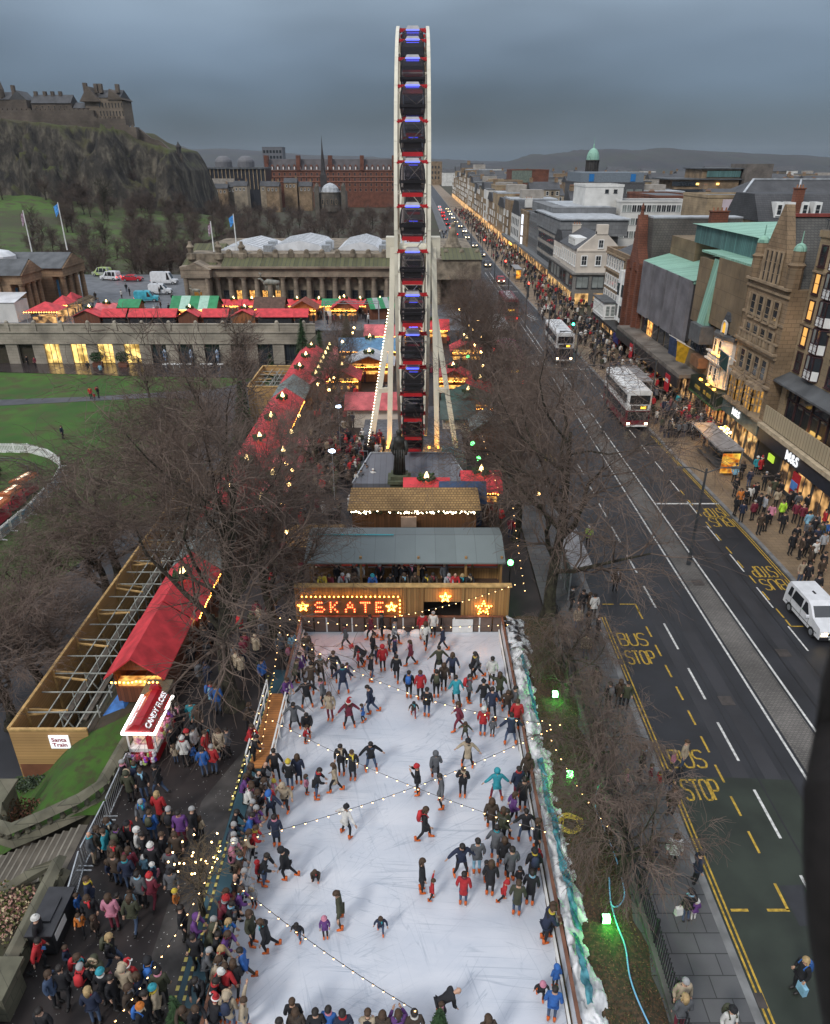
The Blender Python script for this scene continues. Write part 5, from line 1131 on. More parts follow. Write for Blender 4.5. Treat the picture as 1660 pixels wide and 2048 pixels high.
# ------------------------------------------------------------------ market stalls
GREENROOF = mat('green_roof', (.03,.22,.09), .6, .2, 1); ROOFGR = mat('grey_green_roof', (.17,.20,.195), .6, .2, .6); PINKROOF = mat('faded_red_roof', (.52,.12,.13), .6, .3, 1)
FIR = mat('fir_garland', (.025,.055,.02), .9, .5, 9); HUTW = ribbed('hut_boards', (.14,.05,.025), (.06,.02,.012), .18, 'XY', .7, .3, .1); HUTO = ribbed('orange_hut_boards', (.26,.095,.03), (.12,.045,.015), .18, 'XY', .7, .3, .1)
def stall(label, x, y, w, d, h=2.3, rh=1.1, rz=0.0, roof=None, wall=None, front=1, gable=False, garland=True, two=None, name='market_stall', z=0, group='market stalls'):
    """ridge along local X, counter on local -Y when front=1; gable=True turns the ridge to local Y"""
    r = thing(name, label, 'market stall', (0,0,0), 0, group); roof = roof or REDROOF; wall = wall or HUTW
    hw, hd = w/2, d/2
    b = MB(); b.box((-hw,-hd,0),(hw,hd,.95 if front else h)); 
    if front: b.box((-hw,hd-.1,.95),(hw,hd,h)); b.box((-hw,-hd,.95),(-hw+.1,hd-.1,h)); b.box((hw-.1,-hd,.95),(hw,hd-.1,h))
    if gable: b.py([(-hw,h),(hw,h),(0,h+rh)], -hd+.05, -hd+.15); b.py([(-hw,h),(hw,h),(0,h+rh)], hd-.15, hd-.05)
    else: b.px([(-hd,h),(hd,h),(0,h+rh)], -hw+.05, -hw+.15); b.px([(-hd,h),(hd,h),(0,h+rh)], hw-.15, hw-.05)
    b.build('wall', wall, r)
    o = .28; q = MB()
    if gable:
        A = [(-hw-o,h-.1),(0,h+rh),(hw+o,h-.1),(hw+o,h-.18),(0,h+rh-.1),(-hw-o,h-.18)]; q.py(A, -hd-o-.2, hd+o)
    else:
        A = [(-hd-o-.25,h-.2),(0,h+rh),(hd+o,h-.1),(hd+o,h-.18),(0,h+rh-.1),(-hd-o-.25,h-.28)]
        if two:
            n = 5
            for i in range(n): q.px(A, lerp(-hw-o,hw+o,i/n), lerp(-hw-o,hw+o,(i+1)/n), i%2)
        else: q.px(A, -hw-o, hw+o)
    q.build('roof', [roof, two] if two else roof, r)
    if front:
        g_ = MB(); g_.box((-hw+.1,hd-.2,.96),(hw-.1,hd-.11,h-.1)); g_.box((-hw+.1,-hd+.1,.96),(hw-.1,-hd+.55,1.25)); g_.build('lit_goods', WARM, r)
        g2 = MB(); rr = random.Random(int(x*7+y*3))
        for i in range(int(w*5)): g2.sph((lerp(-hw,hw,(i+.5)/int(w*5)),-hd-o-.25,h-.28+rr.uniform(-.05,.05)), .055, 5, 3)
        g2.build('bulb_fringe', OB, r)
    if garland:
        g3 = MB(); rr = random.Random(int(x*5+y))
        for i in range(46):
            a = rr.uniform(0,2*PI); g3.sph((.55*math.cos(a)+rr.uniform(-.12,.12), (-.25 if not gable else -hd*.4)+.45*math.sin(a)+rr.uniform(-.1,.1), h+rh+.06+rr.uniform(-.1,.2)), .13, 5, 4)
        g3.build('wreath', FIR, r)
        lm = MB(); lm.lathe([(.2,0),(.16,.2),(.02,.5)], (0,-.3 if not gable else -hd*.4), 8, 0, h+rh+.12); lm.build('roof_lamp', emis('wreath_lamp', (1,.7,.3), 5), r)
    r.location = (x,y,z); r.rotation_euler = (0,0,rz); return r
# along the plaza edge (backs towards us)
for u0, u1, kind, k in ((150,204,'g',0),(208,254,'r',1),(262,305,'r',2),(309,354,'r',3),(358,399,'g',4),(408,457,'r',5),(464,513,'o',6),(516,586,'r',7),(590,616,'r',8)):
    xa = (u0-830)*.0838; xb = (u1-830)*.0838
    stall(f'{dict(g="brown gabled",r="black backed",o="orange gabled")[kind]} red roofed stall, {ORD[k]} from the left along the balustrade', (xa+xb)/2, 122.6, xb-xa-.2, 2.6, 2.1, 1.0, PI, None, {'g':HUTW,'r':mat('black_tarp',(.02,.02,.022),.7,.3),'o':HUTO}[kind], kind=='r', kind in 'go', kind != 'r' )
# second row facing us in front of the long gallery
for u0, u1, v, kind, k in ((402,440,612,'r',0),(440,472,612,'r',1),(476,512,614,'r',2),(518,560,616,'G',3),(568,606,616,'r',4),(612,652,618,'r',5),(656,694,618,'r',6),(698,736,620,'r',7),(740,776,620,'r',8)):
    xa = (u0-830)*.0895; xb = (u1-830)*.0895
    stall(f'{"green" if kind=="G" else "red"} roofed stall with glowing counter, {ORD[k]} from the left before the long gallery', (xa+xb)/2, 136.2, xb-xa-.3, 2.4, 1.65, .7, 0, GREENROOF if kind == 'G' else None)
stall('large green and white striped stall on the plaza', -38.2, 128.6, 7.6, 4.6, 2.5, 1.7, 0, GREENROOF, None, 1, False, False, mat('pale_green_canvas',(.33,.52,.42),.6,.1))
stall('brown roofed hut with a small dormer on the plaza among red stalls', -25.6, 130.5, 5, 4, 2.2, 1.5, 0, mat('brown_roof',(.09,.05,.035),.7,.3), None, 1, False, False)
stall('round fronted stall with pumpkin coloured lamps on the plaza', -19.6, 130, 4.6, 4, 2.1, 1.4, 0, mat('brown_red_roof',(.22,.06,.04),.7,.3), HUTO, 1, True, False)
stall('green and white counter stall beside the round fronted one on the plaza', -14.6, 133.5, 4, 2.4, 2.1, .8, 0, GREENROOF, WHITE, 1, False, False)
stall('red gabled stall with lit edges by the promenade end of the plaza', -12.4, 129.5, 4.4, 4, 2.2, 1.6, 0, None, None, 1, True)
stall('small green stall with grey panel roof near the wheel on the plaza', -6.3, 131, 4.2, 3.2, 2.2, 1.3, .35, GREENROOF, HUTW, 0, False, False, mat('grey_panel_roof',(.3,.34,.33),.6,.1))
for k, (u0, u1, v) in enumerate(((68,130,622),(116,150,608),(140,160,600))):
    x, y = G((u0+u1)/2, v+22)
    w_ = (u1-u0)*.09; t_ = thing('market_tent', ('large red pyramid tent with lit rim beside the left gallery','red tent with glowing front behind the large pyramid tent','small red tent nearest the gallery portico')[k], 'tent', (x,y,0), 0, 'market tents')
    b = MB(); b.add([(x-w_/2,y-2.4,2.2),(x+w_/2,y-2.4,2.2),(x+w_/2,y+2.4,2.2),(x-w_/2,y+2.4,2.2),(x,y,3.5)], [(0,1,4),(1,2,4),(2,3,4),(3,0,4)]); b.build('canopy', REDROOF, t_)
    b = MB()
    for sx in (-1,1):
        for sy in (-1,1): b.bar((x+sx*w_*.46,y+sy*2.2,0),(x+sx*w_*.46,y+sy*2.2,2.2),.12)
    b.build('pole', STEEL, t_); b = MB()
    for i in range(14): b.sph((lerp(x-w_/2,x+w_/2,i/13),y-2.45,2.1), .08, 5, 3)
    b.build('bulb_fringe', OB, t_); MB().box((x-w_*.4,y-1,0),(x+w_*.4,y+1.6,1.0)).build('lit_goods', SHOPW, t_)
stall('wooden stall with pink roof by the large pyramid tent', -53.8, 128.5, 3.2, 2.6, 2.2, .8, 0, PINKROOF, None, 0, False, True)
stall('wooden hut with green roof by the large pyramid tent', -50.0, 129.5, 3.4, 3, 2.6, .9, 0, GREENROOF, HUTO, 0, False, False)
# promenade line: ridges run along the path, counters face the path
YS = [(28.9,33.2,'r'),(33.9,38.9,'r'),(39.6,45.8,'n'),(46.4,51.4,'r'),(51.8,56.8,'r'),(57.2,62.2,'r'),(62.6,68.0,'r'),(68.4,75.2,'r'),(75.8,81.0,'n'),(81.4,86.6,'r'),(87,92,'r'),(92.4,97,'r')]
for k, (a, c, kind) in enumerate(YS):
    g_ = k == 0
    stall(f'{"grey green" if kind=="n" else "red"} roofed stall, {ORD[k]} from the near end of the long promenade row' if k else 'near red gabled stall with glowing goods behind the candy stall', -14.0, (a+c)/2, (c-a) if not g_ else 2.5, (2.4 if k < 3 else 2.9) if not g_ else c-a, 2.0, 1.15, PI/2 if not g_ else 0, ROOFGR if kind == 'n' else None, None, 1 if kind == 'r' else 0, g_, kind == 'r' and not g_)
for k in range(7):
    y = 82+k*2.4
    stall(f'pale red awning stall, {ORD[k]} of the short row facing the far promenade row', -11.2, y, 2.1, 1.6, 2.0, .8, -PI/2, PINKROOF, None, 1, False, True)
for k, y in enumerate((47.5,52,57,61.5)): stall(f'faded red stall under the trees, {ORD[k]} along the near promenade', -10.9, y, 2.4, 1.8, 2.0, .8, -PI/2, PINKROOF, None, 1)
# around the wheel
stall('red roofed stall with glowing counter beside the statue', .9, 51.5, 3.1, 2.4, 2.0, .9, 0)
stall('red roofed stall with a big wreath right of the statue', 5.2, 52.2, 2.7, 2.4, 2.2, 1.0, 0)
for lb, x, y, w_, d_, rf, wl_, fr, gb in (
  ('long pale red roofed kiosk left of the wheel legs',-4.3,73,5.5,3,PINKROOF,CREAMW,0,False),('grey green pitched stall right of the wheel legs',5.6,74,5,4,mat('dark_green_roof',(.05,.11,.08),.6,.2),HUTO,1,True),
  ('blue awning stall behind the wheel',-6.2,99,8,4,mat('blue_awning',(.10,.22,.36),.6,.2),HUTW,1,False),('white tented kiosk behind the wheel',-5.8,91,6,4,mat('grey_white_canvas',(.45,.46,.48),.7,.15),HUTO,1,True),
  ('red stall with lit gable behind the left wheel legs',-8.6,84,4,3.4,None,None,1,True),('long pink roofed stall behind the wheel',-3.8,108,7,3,PINKROOF,None,1,False),
  ('red stall right behind the wheel',4.5,84,4,3,None,None,1,True),('small red kiosk under the roadside trees',7.2,78,2.6,2.2,None,None,1,False),('grey tented stall under the roadside trees',7.0,66,3,3,ROOFGR,HUTW,0,True),
  ('red roofed stall beyond the wheel towards the plaza',2,112,6,3,None,None,1,False),('red stall beneath the roadside trees beyond the wheel',7,98,4,3,None,None,1,True),('blue sheeted kiosk right of the statue',3.6,49.6,3,1.5,mat('navy_sheet',(.03,.06,.13),.6,.2),mat('navy_sheet2',(.025,.045,.10),.6,.2),0,False),
  ('cream hut with green roof at the foot of the wheel',4.3,70,3,3,mat('teal_roof',(.08,.115,.105),.6,.2),CREAMW,0,False)):
    stall(lb, x, y, w_, d_, 2.3, 1.1, 0, rf, wl_, fr, gb, fr == 1)
# candy floss stall with lit sloping sign roof
r = thing('candy_floss_stall', 'red candy floss stall with white lit roof edges and hanging soft toys', 'stall', (0,0,0))
CRED = mat('candy_red', (.40,.012,.02), .35, .12)
MB().box((-.75,-1.35,.75),(.75,1.35,1.0)).build('counter', WHITE, r); MB().box((-.7,-1.3,.1),(.7,1.3,.75)).build('body', CRED, r)
b = MB()
for sx in (-.72,.72):
    for sy in (-1.3,1.3): b.bar((sx,sy,.75),(sx,sy,2.15),.08)
b.build('post', WHITE, r)
MB().box((-.55,-1.05,1.0),(.55,1.2,2.1)).build('lit_goods', glow('candy_goods', (.5,.12,.25), (1,.7,.45), 1.1, 4), r)
b = MB(); b.py([(-.8,2.2),(.8,2.2),(.16,2.75),(-.16,2.75)], -1.45, 1.45); b.py([(-.35,2.75),(.35,2.75),(.2,3.05),(-.2,3.05)], 1.3, 1.5); b.build('sign_roof', CRED, r)
b = MB(); b.box((-.9,-1.55,2.12),(.9,-1.45,2.24)); b.box((-.92,-1.45,2.12),(-.8,1.5,2.24)); b.box((.8,-1.45,2.12),(.92,1.5,2.24)); b.build('lit_edge', emis('white_tube', (1,.97,.9), 3.2), r)
me = text_mesh('CANDY FLOSS', .43, .02, .012, SIGNW)
o = bpy.data.objects.new('lettering', me); COL.objects.link(o); o.parent = r; o.location = (.50,0,2.49); o.rotation_euler = (0, math.radians(40.7), 0); o.rotation_mode = 'XYZ'
o.matrix_local = Matrix.Translation((.50,0,2.50)) @ Matrix.Rotation(math.radians(40.7),4,'Y') @ Matrix.Rotation(PI/2,4,'Z')
b = MB(); rs = random.Random(4)
for y0, n in ((-1.1,5),(-.35,1),(-.05,8)):
    for i in range(n): b.add([(-.62+rs.uniform(0,.04),y0+i*.14,2.36),(-.62,y0+i*.14+.1,2.36),(-.42,y0+i*.14+.1,2.54),(-.42,y0+i*.14,2.54)], [(0,1,2,3)])
b.build('side_lettering', SIGNW, r)
MB().box((.30,-1.42,1.05),(.62,-1.36,2.1)).build('price_board', CRED, r)
TOY = [mat('toy_pink',(.7,.25,.4),.8,.2,6), mat('toy_white',(.7,.66,.7),.8,.1), mat('toy_purple',(.25,.06,.5),.8,.2), mat('toy_lime',(.4,.5,.15),.8,.2), mat('toy_red',(.5,.05,.08),.8,.2)]
rs = random.Random(8)
for i in range(38):
    f_ = i % 3; px_, py_, pz_ = (rs.uniform(-.75,.75), -1.55+rs.uniform(-.15,.1), rs.uniform(.25,.8)) if f_ < 2 else (.95+rs.uniform(-.08,.08), rs.uniform(-1.2,1.3), rs.uniform(.8,2.0))
    b = MB(); q = rs.uniform(.09,.14); b.sph((px_,py_,pz_), q, 7, 5); b.sph((px_,py_-q*.3,pz_+q*1.2), q*.7, 7, 5); b.sph((px_-q*.5,py_,pz_+q*1.8), q*.28, 5, 4); b.sph((px_+q*.5,py_,pz_+q*1.8), q*.28, 5, 4); b.build('soft_toy', rs.choice(TOY), r)
r.location = (-12.45,25.9,0); r.rotation_euler = (0,0,-.02); r.scale = (.86,.86,.86)
# ------------------------------------------------------------------ unfinished timber enclosures on the slope
def enclosure(label, x0, x1, y0, y1, zb, zt, sign=False):
    r = thing('timber_enclosure', label, 'timber structure', ((x0+x1)/2,(y0+y1)/2,0))
    MB().box((x0-.06,y0,zb),(x0,y1,zt)).build('side_wall', WOOD, r)
    if sign:
        MB().box((x0,y0-.06,-1.9),(x1,y0,zt)).build('front_wall', WOOD, r); MB().box((x0+.02,y0-.03,-4.9),(x1-.4,y0+.02,-1.9)).build('plywood_skirt', mat('red_plywood',(.21,.085,.045),.7,.2,.8), r)
    else: MB().box((x0,y0-.06,zb),(x1,y0,zt)).build('front_wall', WOOD, r)
    MB().box((x0,y1,zt-1.2),(x1,y1+.06,zt)).build('end_wall', WOOD, r)
    b = MB(); b.box((x0-.1,y0,zt),(x0+.05,y1,zt+.12)); b.box((x0,y0-.1,zt),(x1,y0+.05,zt+.12)); b.box((x0,y1-.05,zt),(x1,y1+.1,zt+.12)); b.build('top_plate', PINE, r)
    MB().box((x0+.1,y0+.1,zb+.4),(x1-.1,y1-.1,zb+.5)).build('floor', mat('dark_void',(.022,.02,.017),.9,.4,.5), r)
    n = int((y1-y0)/1.5)
    sc_ = mat('scaffold_grey',(.30,.31,.28),.6,.35,2)
    for i in range(1, n):
        y = y0+(y1-y0)*i/n; b = MB(); b.bar((x0+.1,y,zt-.25),(x1,y,zt-.25),.055)
        b.bar((x1-.1,y,zb+.4),(x1-.1,y,zt+.2),.06); b.bar((lerp(x0,x1,.45),y,zb+.4),(lerp(x0,x1,.45),y,zt-.2),.06)
        if i % 2: b.bar((lerp(x0,x1,.45),y,zt-.25),(x1-.1,y,zb+.6),.05)
        b.build('scaffold_frame', sc_, r)
    for f in (.28,.5,.62,.78,.93):
        b = MB(); b.bar((lerp(x0,x1,f),y0+.2,zt-.35),(lerp(x0,x1,f),y1-.2,zt-.35),.06); b.build('ledger', sc_, r)
    for f in (.35,.62): MB().box((lerp(x0,x1,f),y0+2,zt-1.2),(lerp(x0,x1,f)+.35,y1-2,zt-1.14)).build('walkway_board', mat('grey_board',(.12,.10,.08),.8,.3), r)
    rs_ = random.Random(int(y0))
    for i in range(int((y1-y0)/3)):
        y = y0+1.5+i*3; b = MB(); b.bar((x0+.1,y,zt-.4),(x0+2.0,y+rs_.uniform(-.6,.6),zt-.35),.09); b.bar((x0+.1,y+.2,zt-.2),(x0+1.5,y+.9,zt-.9),.08); b.build('brace', PINE, r)
        b = MB(); b.box((x0,y,zb+.5),(x0+.1,y+.12,zt)); b.build('stud', PINE, r)
    return r
r = enclosure('long unfinished timber enclosure with open scaffolding left of the red stalls', -19.7, -15.9, 26.6, 58.8, -4.6, .25, True)
sgn = thing('santa_train_sign', 'small white sign reading Santa Train on the near timber wall', 'sign', (-17.35,26.45,-.35))
MB().box((-17.8,26.44,-.78),(-16.85,26.5,.02)).build('board', mat('sign_white',(.6,.6,.62),.6,.08), sgn)
SGR = mat('sign_red',(.35,.03,.05),.6,.1)
lettering(sgn, 'Santa', .34, (-17.32,26.42,-.22), SGR, 'Y', .01, .006); lettering(sgn, 'Train', .34, (-17.32,26.42,-.54), SGR, 'Y', .01, .006)
b = MB(); b.add([(-15.9,28.2,-.3),(-14.8,28.4,-.2),(-14.9,30.6,.2),(-15.9,30.2,-.6),(-15.3,29.4,.35)], [(0,1,4),(1,2,4),(2,3,4),(3,0,4)]); tag(b.build('tarpaulin', mat('blue_tarp',(.03,.13,.38),.5,.35,3)), 'crumpled bright blue tarpaulin beside the near red stall', 'tarpaulin')
enclosure('short fresh timber enclosure beside the far end of the promenade stalls', -20.0, -15.6, 83.5, 93.2, -3.8, .9)
# red brown kerb wall, hedge and path beside it
MB().box((-21.4,24.9,-5.5),(-21.1,29.4,-3.9)); b = MB(); b.box((-20.6,21.5,-5.5),(-20.3,26.5,-3.2)); tag(b.build('brick_wall', REDST), 'low red brown wall beside the small sloping lawn', 'wall')
def leafball(name, label, cat, c, rad, m, n=900, ls=.09, group=None, sc=(1,1,.8), parent=None):
    b = MB(); rr = random.Random(int(abs(c[0]*31+c[1]*17)))
    for i in range(n):
        d = Vector((rr.gauss(0,1),rr.gauss(0,1),rr.gauss(0,1))).normalized()*rad*(rr.random()**.4)
        p = Vector((c[0]+d.x*sc[0],c[1]+d.y*sc[1],c[2]+d.z*sc[2])); a = Vector((rr.gauss(0,1),rr.gauss(0,1),rr.gauss(0,1))).normalized()*ls; e_ = a.orthogonal().normalized()*ls*.6
        b.add([p-a,p+e_,p+a,p-e_], [(0,1,2,3)], rr.randrange(len(m)) if isinstance(m, list) else 0)
    o = b.build(name, m, parent)
    return tag(o, label, cat, group) if label else o
leafball('hedge', 'grey green ground hedge along the foot of the near timber wall', 'hedge', (-17.6,25.9,-2.6), 1, [mat('ivy',(.06,.085,.05),.8,.4,6),mat('ivy_dark',(.03,.045,.025),.8,.4,6)], 1600, .08, None, (2.9,.5,.45))
leafball('shrub', 'rust brown shrub in the corner of the small sloping lawn', 'shrub', (-17.6,22.8,-1.0), .9, [mat('rust_leaf',(.14,.06,.035),.9,.4,6),mat('rust_leaf2',(.07,.05,.02),.9,.4,6)], 1100, .07, None, (1.7,.7,.7))
leafball('shrub', 'pale pink and cream flowering shrub beside the lower balustrade', 'shrub', (-15.4,17.4,-.2), 1.2, [mat('flower_cream',(.45,.36,.22),.9,.3,5),mat('flower_pink',(.42,.22,.18),.9,.3,5),mat('flower_leaf',(.10,.11,.03),.9,.4)], 2600, .07, None, (1.3,1.1,.8))
sheet('lawn', [(-20,8),(-13.9,8),(-13.9,15.6),(-20,16.4)], -.25, _MC['bright_lawn'])
MB_ = MB(); MB_.add([(-20,15.6,-.6),(-13.9,15.6,-.24),(-13.9,19,-.24),(-20,18,-.6)], [(0,1,2,3)]); struct(MB_.build('flower_bed', EARTH))
# stone balustrades and steps
BAL = brick('mossy_balustrade_stone', (.13,.125,.085), (.17,.155,.11), (.07,.065,.045), .9, .4, .012, .9, .5, dscale=1.2)
def balustrade(label, pts, base, hh=.95):
    r = thing('stone_balustrade', label, 'balustrade', (pts[0][0],pts[0][1],base))
    cap = MB(); cap.tube([(x,y,base+hh+z) for x, y, z in pts], .26, 4, 0, True, .55); cap.build('coping', BAL, r)
    pl = MB(); pl.tube([(x,y,base+.12+z) for x, y, z in pts], .24, 4, 0, True, 1.0); pl.build('plinth', BAL, r)
    k = 0; 
    for (xa,ya,za),(xb,yb,zb) in zip(pts, pts[1:]):
        n = max(1, int(math.hypot(xb-xa,yb-ya)/.42))
        for i in range(n):
            f = (i+.5)/n
            if k > 80: break
            MB().lathe([(.05,0),(.13,.2),(.06,.5),(.1,.62)], (lerp(xa,xb,f),lerp(ya,yb,f)), 7, 0, base+.25+lerp(za,zb,f)).build('baluster', BAL, r); k += 1
    return r
r = balustrade('mossy stone balustrade curving round the small sloping lawn', [(-13.0,28.2,0),(-13.35,25.5,0),(-13.5,22.6,0),(-14.2,21.9,-.15),(-15.6,21.3,-.5),(-16.8,20.9,-.8),(-17.6,21.2,-.9),(-18.0,22.2,-.9)], .05)
b = MB(); b.box((-13.45,27.9,0),(-12.45,28.9,1.2)); b.box((-13.6,27.75,1.2),(-12.3,29.05,1.35)); b.build('end_pier', BAL, r)
b = MB(); b.box((-18.6,22.4,-4),(-17.9,23.4,.1)); b.box((-18.75,22.25,.1),(-17.75,23.55,.25)); b.build('end_pier', BAL, r)
r = balustrade('mossy stone balustrade between the steps and the dark generator', [(-13.6,9.5,0),(-13.6,15.6,0),(-13.65,18.9,0),(-14.6,18.5,-.4),(-16.2,17.6,-1.0),(-19,16.4,-2)], .05)
b = MB(); b.box((-14.2,13.6,0),(-13.1,14.7,1.25)); b.box((-14.35,13.45,1.25),(-12.95,14.85,1.4)); b.build('pier', BAL, r)
b = MB()
for i in range(16): b.box((-13.75-.36*(i+1),18.9 -.11*i,-.16*i-.9),(-13.75-.36*i,21.3-.02*i,-.16*i-.02)); b.box((-13.75-.36*(i+1)-.02,18.9-.11*i,-.16*i-.02),(-13.75-.36*(i+1)+.05,21.3-.02*i,-.16*i-.005),1)
tag(b.build('stone_steps', [mat('step_stone',(.115,.10,.08),.85,.3,1.2), mat('step_nosing',(.22,.20,.165),.85,.2,2)]), 'broad worn stone steps descending left between the balustrades', 'steps')
# crowd barriers
def barrier(label, p, q):
    r = thing('crowd_barrier', label, 'barrier', ((p[0]+q[0])/2,(p[1]+q[1])/2,0), 0, 'steel crowd barriers beside the steps')
    P0, Q0 = Vector((*p,0)), Vector((*q,0)); b = MB()
    for z in (.15,1.1): b.bar(P0+Vector((0,0,z)), Q0+Vector((0,0,z)), .05)
    for s in (P0,Q0): b.bar(s+Vector((0,0,.15)), s+Vector((0,0,1.1)), .05)
    b.build('frame', STEEL, r); b = MB()
    for i in range(1, 16): s = P0.lerp(Q0, i/16); b.bar(s+Vector((0,0,.15)), s+Vector((0,0,1.1)), .018)
    b.build('bar', STEEL, r); b = MB(); b.bar(P0+Vector((-.3,0,.02)),P0+Vector((.3,0,.02)),.05); b.bar(Q0+Vector((-.3,0,.02)),Q0+Vector((.3,0,.02)),.05); b.build('foot', STEEL, r)
barrier('upper steel crowd barrier beside the curved balustrade', (-13.0,24.2), (-12.95,21.7)); barrier('middle steel crowd barrier at the head of the steps', (-12.95,21.5), (-13.0,19.3)); barrier('lower steel crowd barrier beside the stepped balustrade', (-13.0,19.1), (-12.7,17.4))
# generator
r = thing('generator', 'black boxy generator container parked beside the lower balustrade', 'generator', (-12.95,16.9,0))
b = MB(); b.pz([(-13.5,15.8),(-12.4,15.8),(-12.4,18.1),(-13.5,18.1)], .15, 1.35); b.build('body', BLACK, r)
b = MB(); b.box((-13.56,15.74,1.35),(-12.34,18.16,1.45)); b.box((-13.2,16.4,1.45),(-12.7,17.6,1.53)); b.build('lid', mat('black_lid',(.03,.03,.034),.35,.2), r)
MB().box((-12.39,16.0,.75),(-12.36,17.0,1.2)).build('white_stripe', WHITE, r); MB().box((-13.1,15.76,.5),(-12.8,15.79,.7)).build('blue_plate', mat('sale_blue',(.1,.25,.6),.6,.1), r)
for x in (-13.3,-12.6):
    for y in (16.1,17.8): b = MB(); b.tube([(x-.08,y,.15),(x+.08,y,.15)], .15, 10); b.build('wheel', DARKST, r)
gen_ = [o for o in COL.objects if o.name == 'generator'][0]; gen_.scale = (.78,.78,.78); gen_.location = (-12.95,16.6,0)
# terrace wall with lit cafe below the plaza
TW = brick('terrace_stone', (.34,.30,.24), (.38,.335,.27), (.2,.175,.14), 1.3, .45, .015, .85, .45)
r = thing('terrace_wall', 'long pale stone terrace wall with piers, openings and a panelled parapet below the plaza', 'wall', (-45,119.9,0))
MB().box((-95,119.4,-1.9),(-16.5,119.94,-.3)).build('frieze', TW, r); MB().box((-95,119.2,-2.1),(-16.5,119.94,-1.9)).build('cornice', TW, r)
MB().box((-95,119.25,-.3),(-16.5,119.94,-.05)).build('cornice', TW, r); MB().box((-95,119.5,-.05),(-16.5,119.75,1.05)).build('parapet', TW, r)
MB().box((-95,119.4,1.05),(-16.5,119.85,1.2)).build('coping', TW, r)
k = 0
for i in range(19):
    x = -94+i*4.45
    if x > -17: break
    MB().box((x-.95,119.4,GZ),(x+.95,119.94,-2.1)).build('pier', TW, r)
    b = MB(); b.box((x-.35,119.35,-.05),(x+.35,119.95,1.3)); b.sph((x,119.65,1.4),.32,8,5); b.build('parapet_pier', TW, r)
    if -63 < x < -21:
        m = (glow('cafe_glow',(.22,.13,.03),(1,.66,.2),2.6,1.0) if k < 4 else GLASS); MB().box((x+.95,119.84,GZ+.1),(x+3.5,119.9,-2.1)).build('shop_window', m, r); k += 1
        for q in (1.8,2.65): MB().box((x+q-.04,119.76,GZ),(x+q+.04,119.84,-2.1)).build('mullion', DARKST, r)
for k, u in enumerate((326,379,432)):
    x, y = G(u, 735, GZ); b = MB(); b.tube([(x,118.9,GZ),(x,118.9,GZ+.9),(x,118.9,GZ+2.2),(x,118.9,GZ+2.6)],[.06,.12,.34,.05],8); b.sph((x,118.9,GZ+1.35),.3,8,5)
    tag(b.build('folded_parasol', mat('parasol_blue',(.06,.22,.50),.7,.5,3,c2=(.5,.55,.62))), f'folded blue and white parasol, {ORD[k]} from the left outside the terrace cafe', 'parasol', 'folded parasols outside the terrace cafe')
for k, u in enumerate((330,345,358,378,405,418,440)):
    x, y = G(u, 739, GZ); b = MB(); b.tube([(x,116.5,GZ),(x,116.5,GZ+.72)],.05,6); b.lathe([(.5,.72),(.5,.78)],(x,116.5),10,0,GZ); tag(b.build('cafe_table', WHITE), f'round white cafe table, {ORD[k]} from the left outside the terrace cafe', 'table', 'white cafe tables on the wet terrace')
for k, u in enumerate((197,248)):
    x, y = G(u, 734, GZ); r = thing('planter_tree', f'{"left" if k==0 else "right"} potted bay bush in a brown tub outside the lit cafe windows', 'potted bush', (x,y,GZ)); b = MB(); b.box((x-.7,y-.5,GZ),(x+.7,y+.5,GZ+.8)); b.build('tub', REDST, r); leafball('crown', None, None, (x,y,GZ+1.7), 1.1, FIR, 700, .12, parent=r)
# picket fence, little train, shrub bed
fp = [(-62,79.2),(-52,78.8),(-48.6,78.5),(-45.2,78.4),(-42,76.6),(-39.6,74.2),(-38.3,71.5),(-37.5,68),(-37.1,62),(-37.3,56.8),(-38,50),(-40,44)]
r = thing('picket_fence', 'white picket fence looping round the little train on the lawn', 'fence', (-40,70,GZ))
BANN = mat('fence_banner', (.5,.53,.56), .6, .4, .9, c2=(.12,.28,.42))
for (xa,ya),(xb,yb) in zip(fp, fp[1:]):
    Ls = math.hypot(xb-xa,yb-ya); n = max(1, round(Ls/1.9))
    for i in range(n):
        A = Vector((lerp(xa,xb,i/n),lerp(ya,yb,i/n),GZ)); B = Vector((lerp(xa,xb,(i+1)/n),lerp(ya,yb,(i+1)/n),GZ)); b = MB()
        for z in (.25,.9): b.bar(A+Vector((0,0,z)),B+Vector((0,0,z)),.08)
        for q in range(9): s = A.lerp(B,(q+.5)/9); b.bar(s, s+Vector((0,0,1.1)),.09)
        b.build('picket_panel', WHITE, r); b = MB(); b.bar(A,A+Vector((0,0,1.15)),.1); b.bar(A+Vector((0,0,.05)),A+Vector((.7,-.1,.05)),.1); b.build('post', WHITE, r)
        if ya < 72 and A.y > 46: b = MB(); b.bar(A.lerp(B,.15)+Vector((.09,0,.55)),A.lerp(B,.85)+Vector((.09,0,.55)),.03,.75); b.build('banner', BANN, r)
b = MB(); ti = [(-60,76.5),(-49,76.4),(-45.5,76.0),(-43,74.4),(-41,71),(-39.4,66),(-39.0,60),(-39.2,50)]
for off in (-.3,.3): b.tube([(x+off,y+(off if y>70 else 0),GZ+.08) for x, y in ti], .05, 5)
struct(b.build('miniature_railway_track', DARKST))
ORANGE = mat('orange_canopy', (.45,.12,.03), .5, .15); SEATR = mat('train_red', (.35,.03,.05), .5, .2)
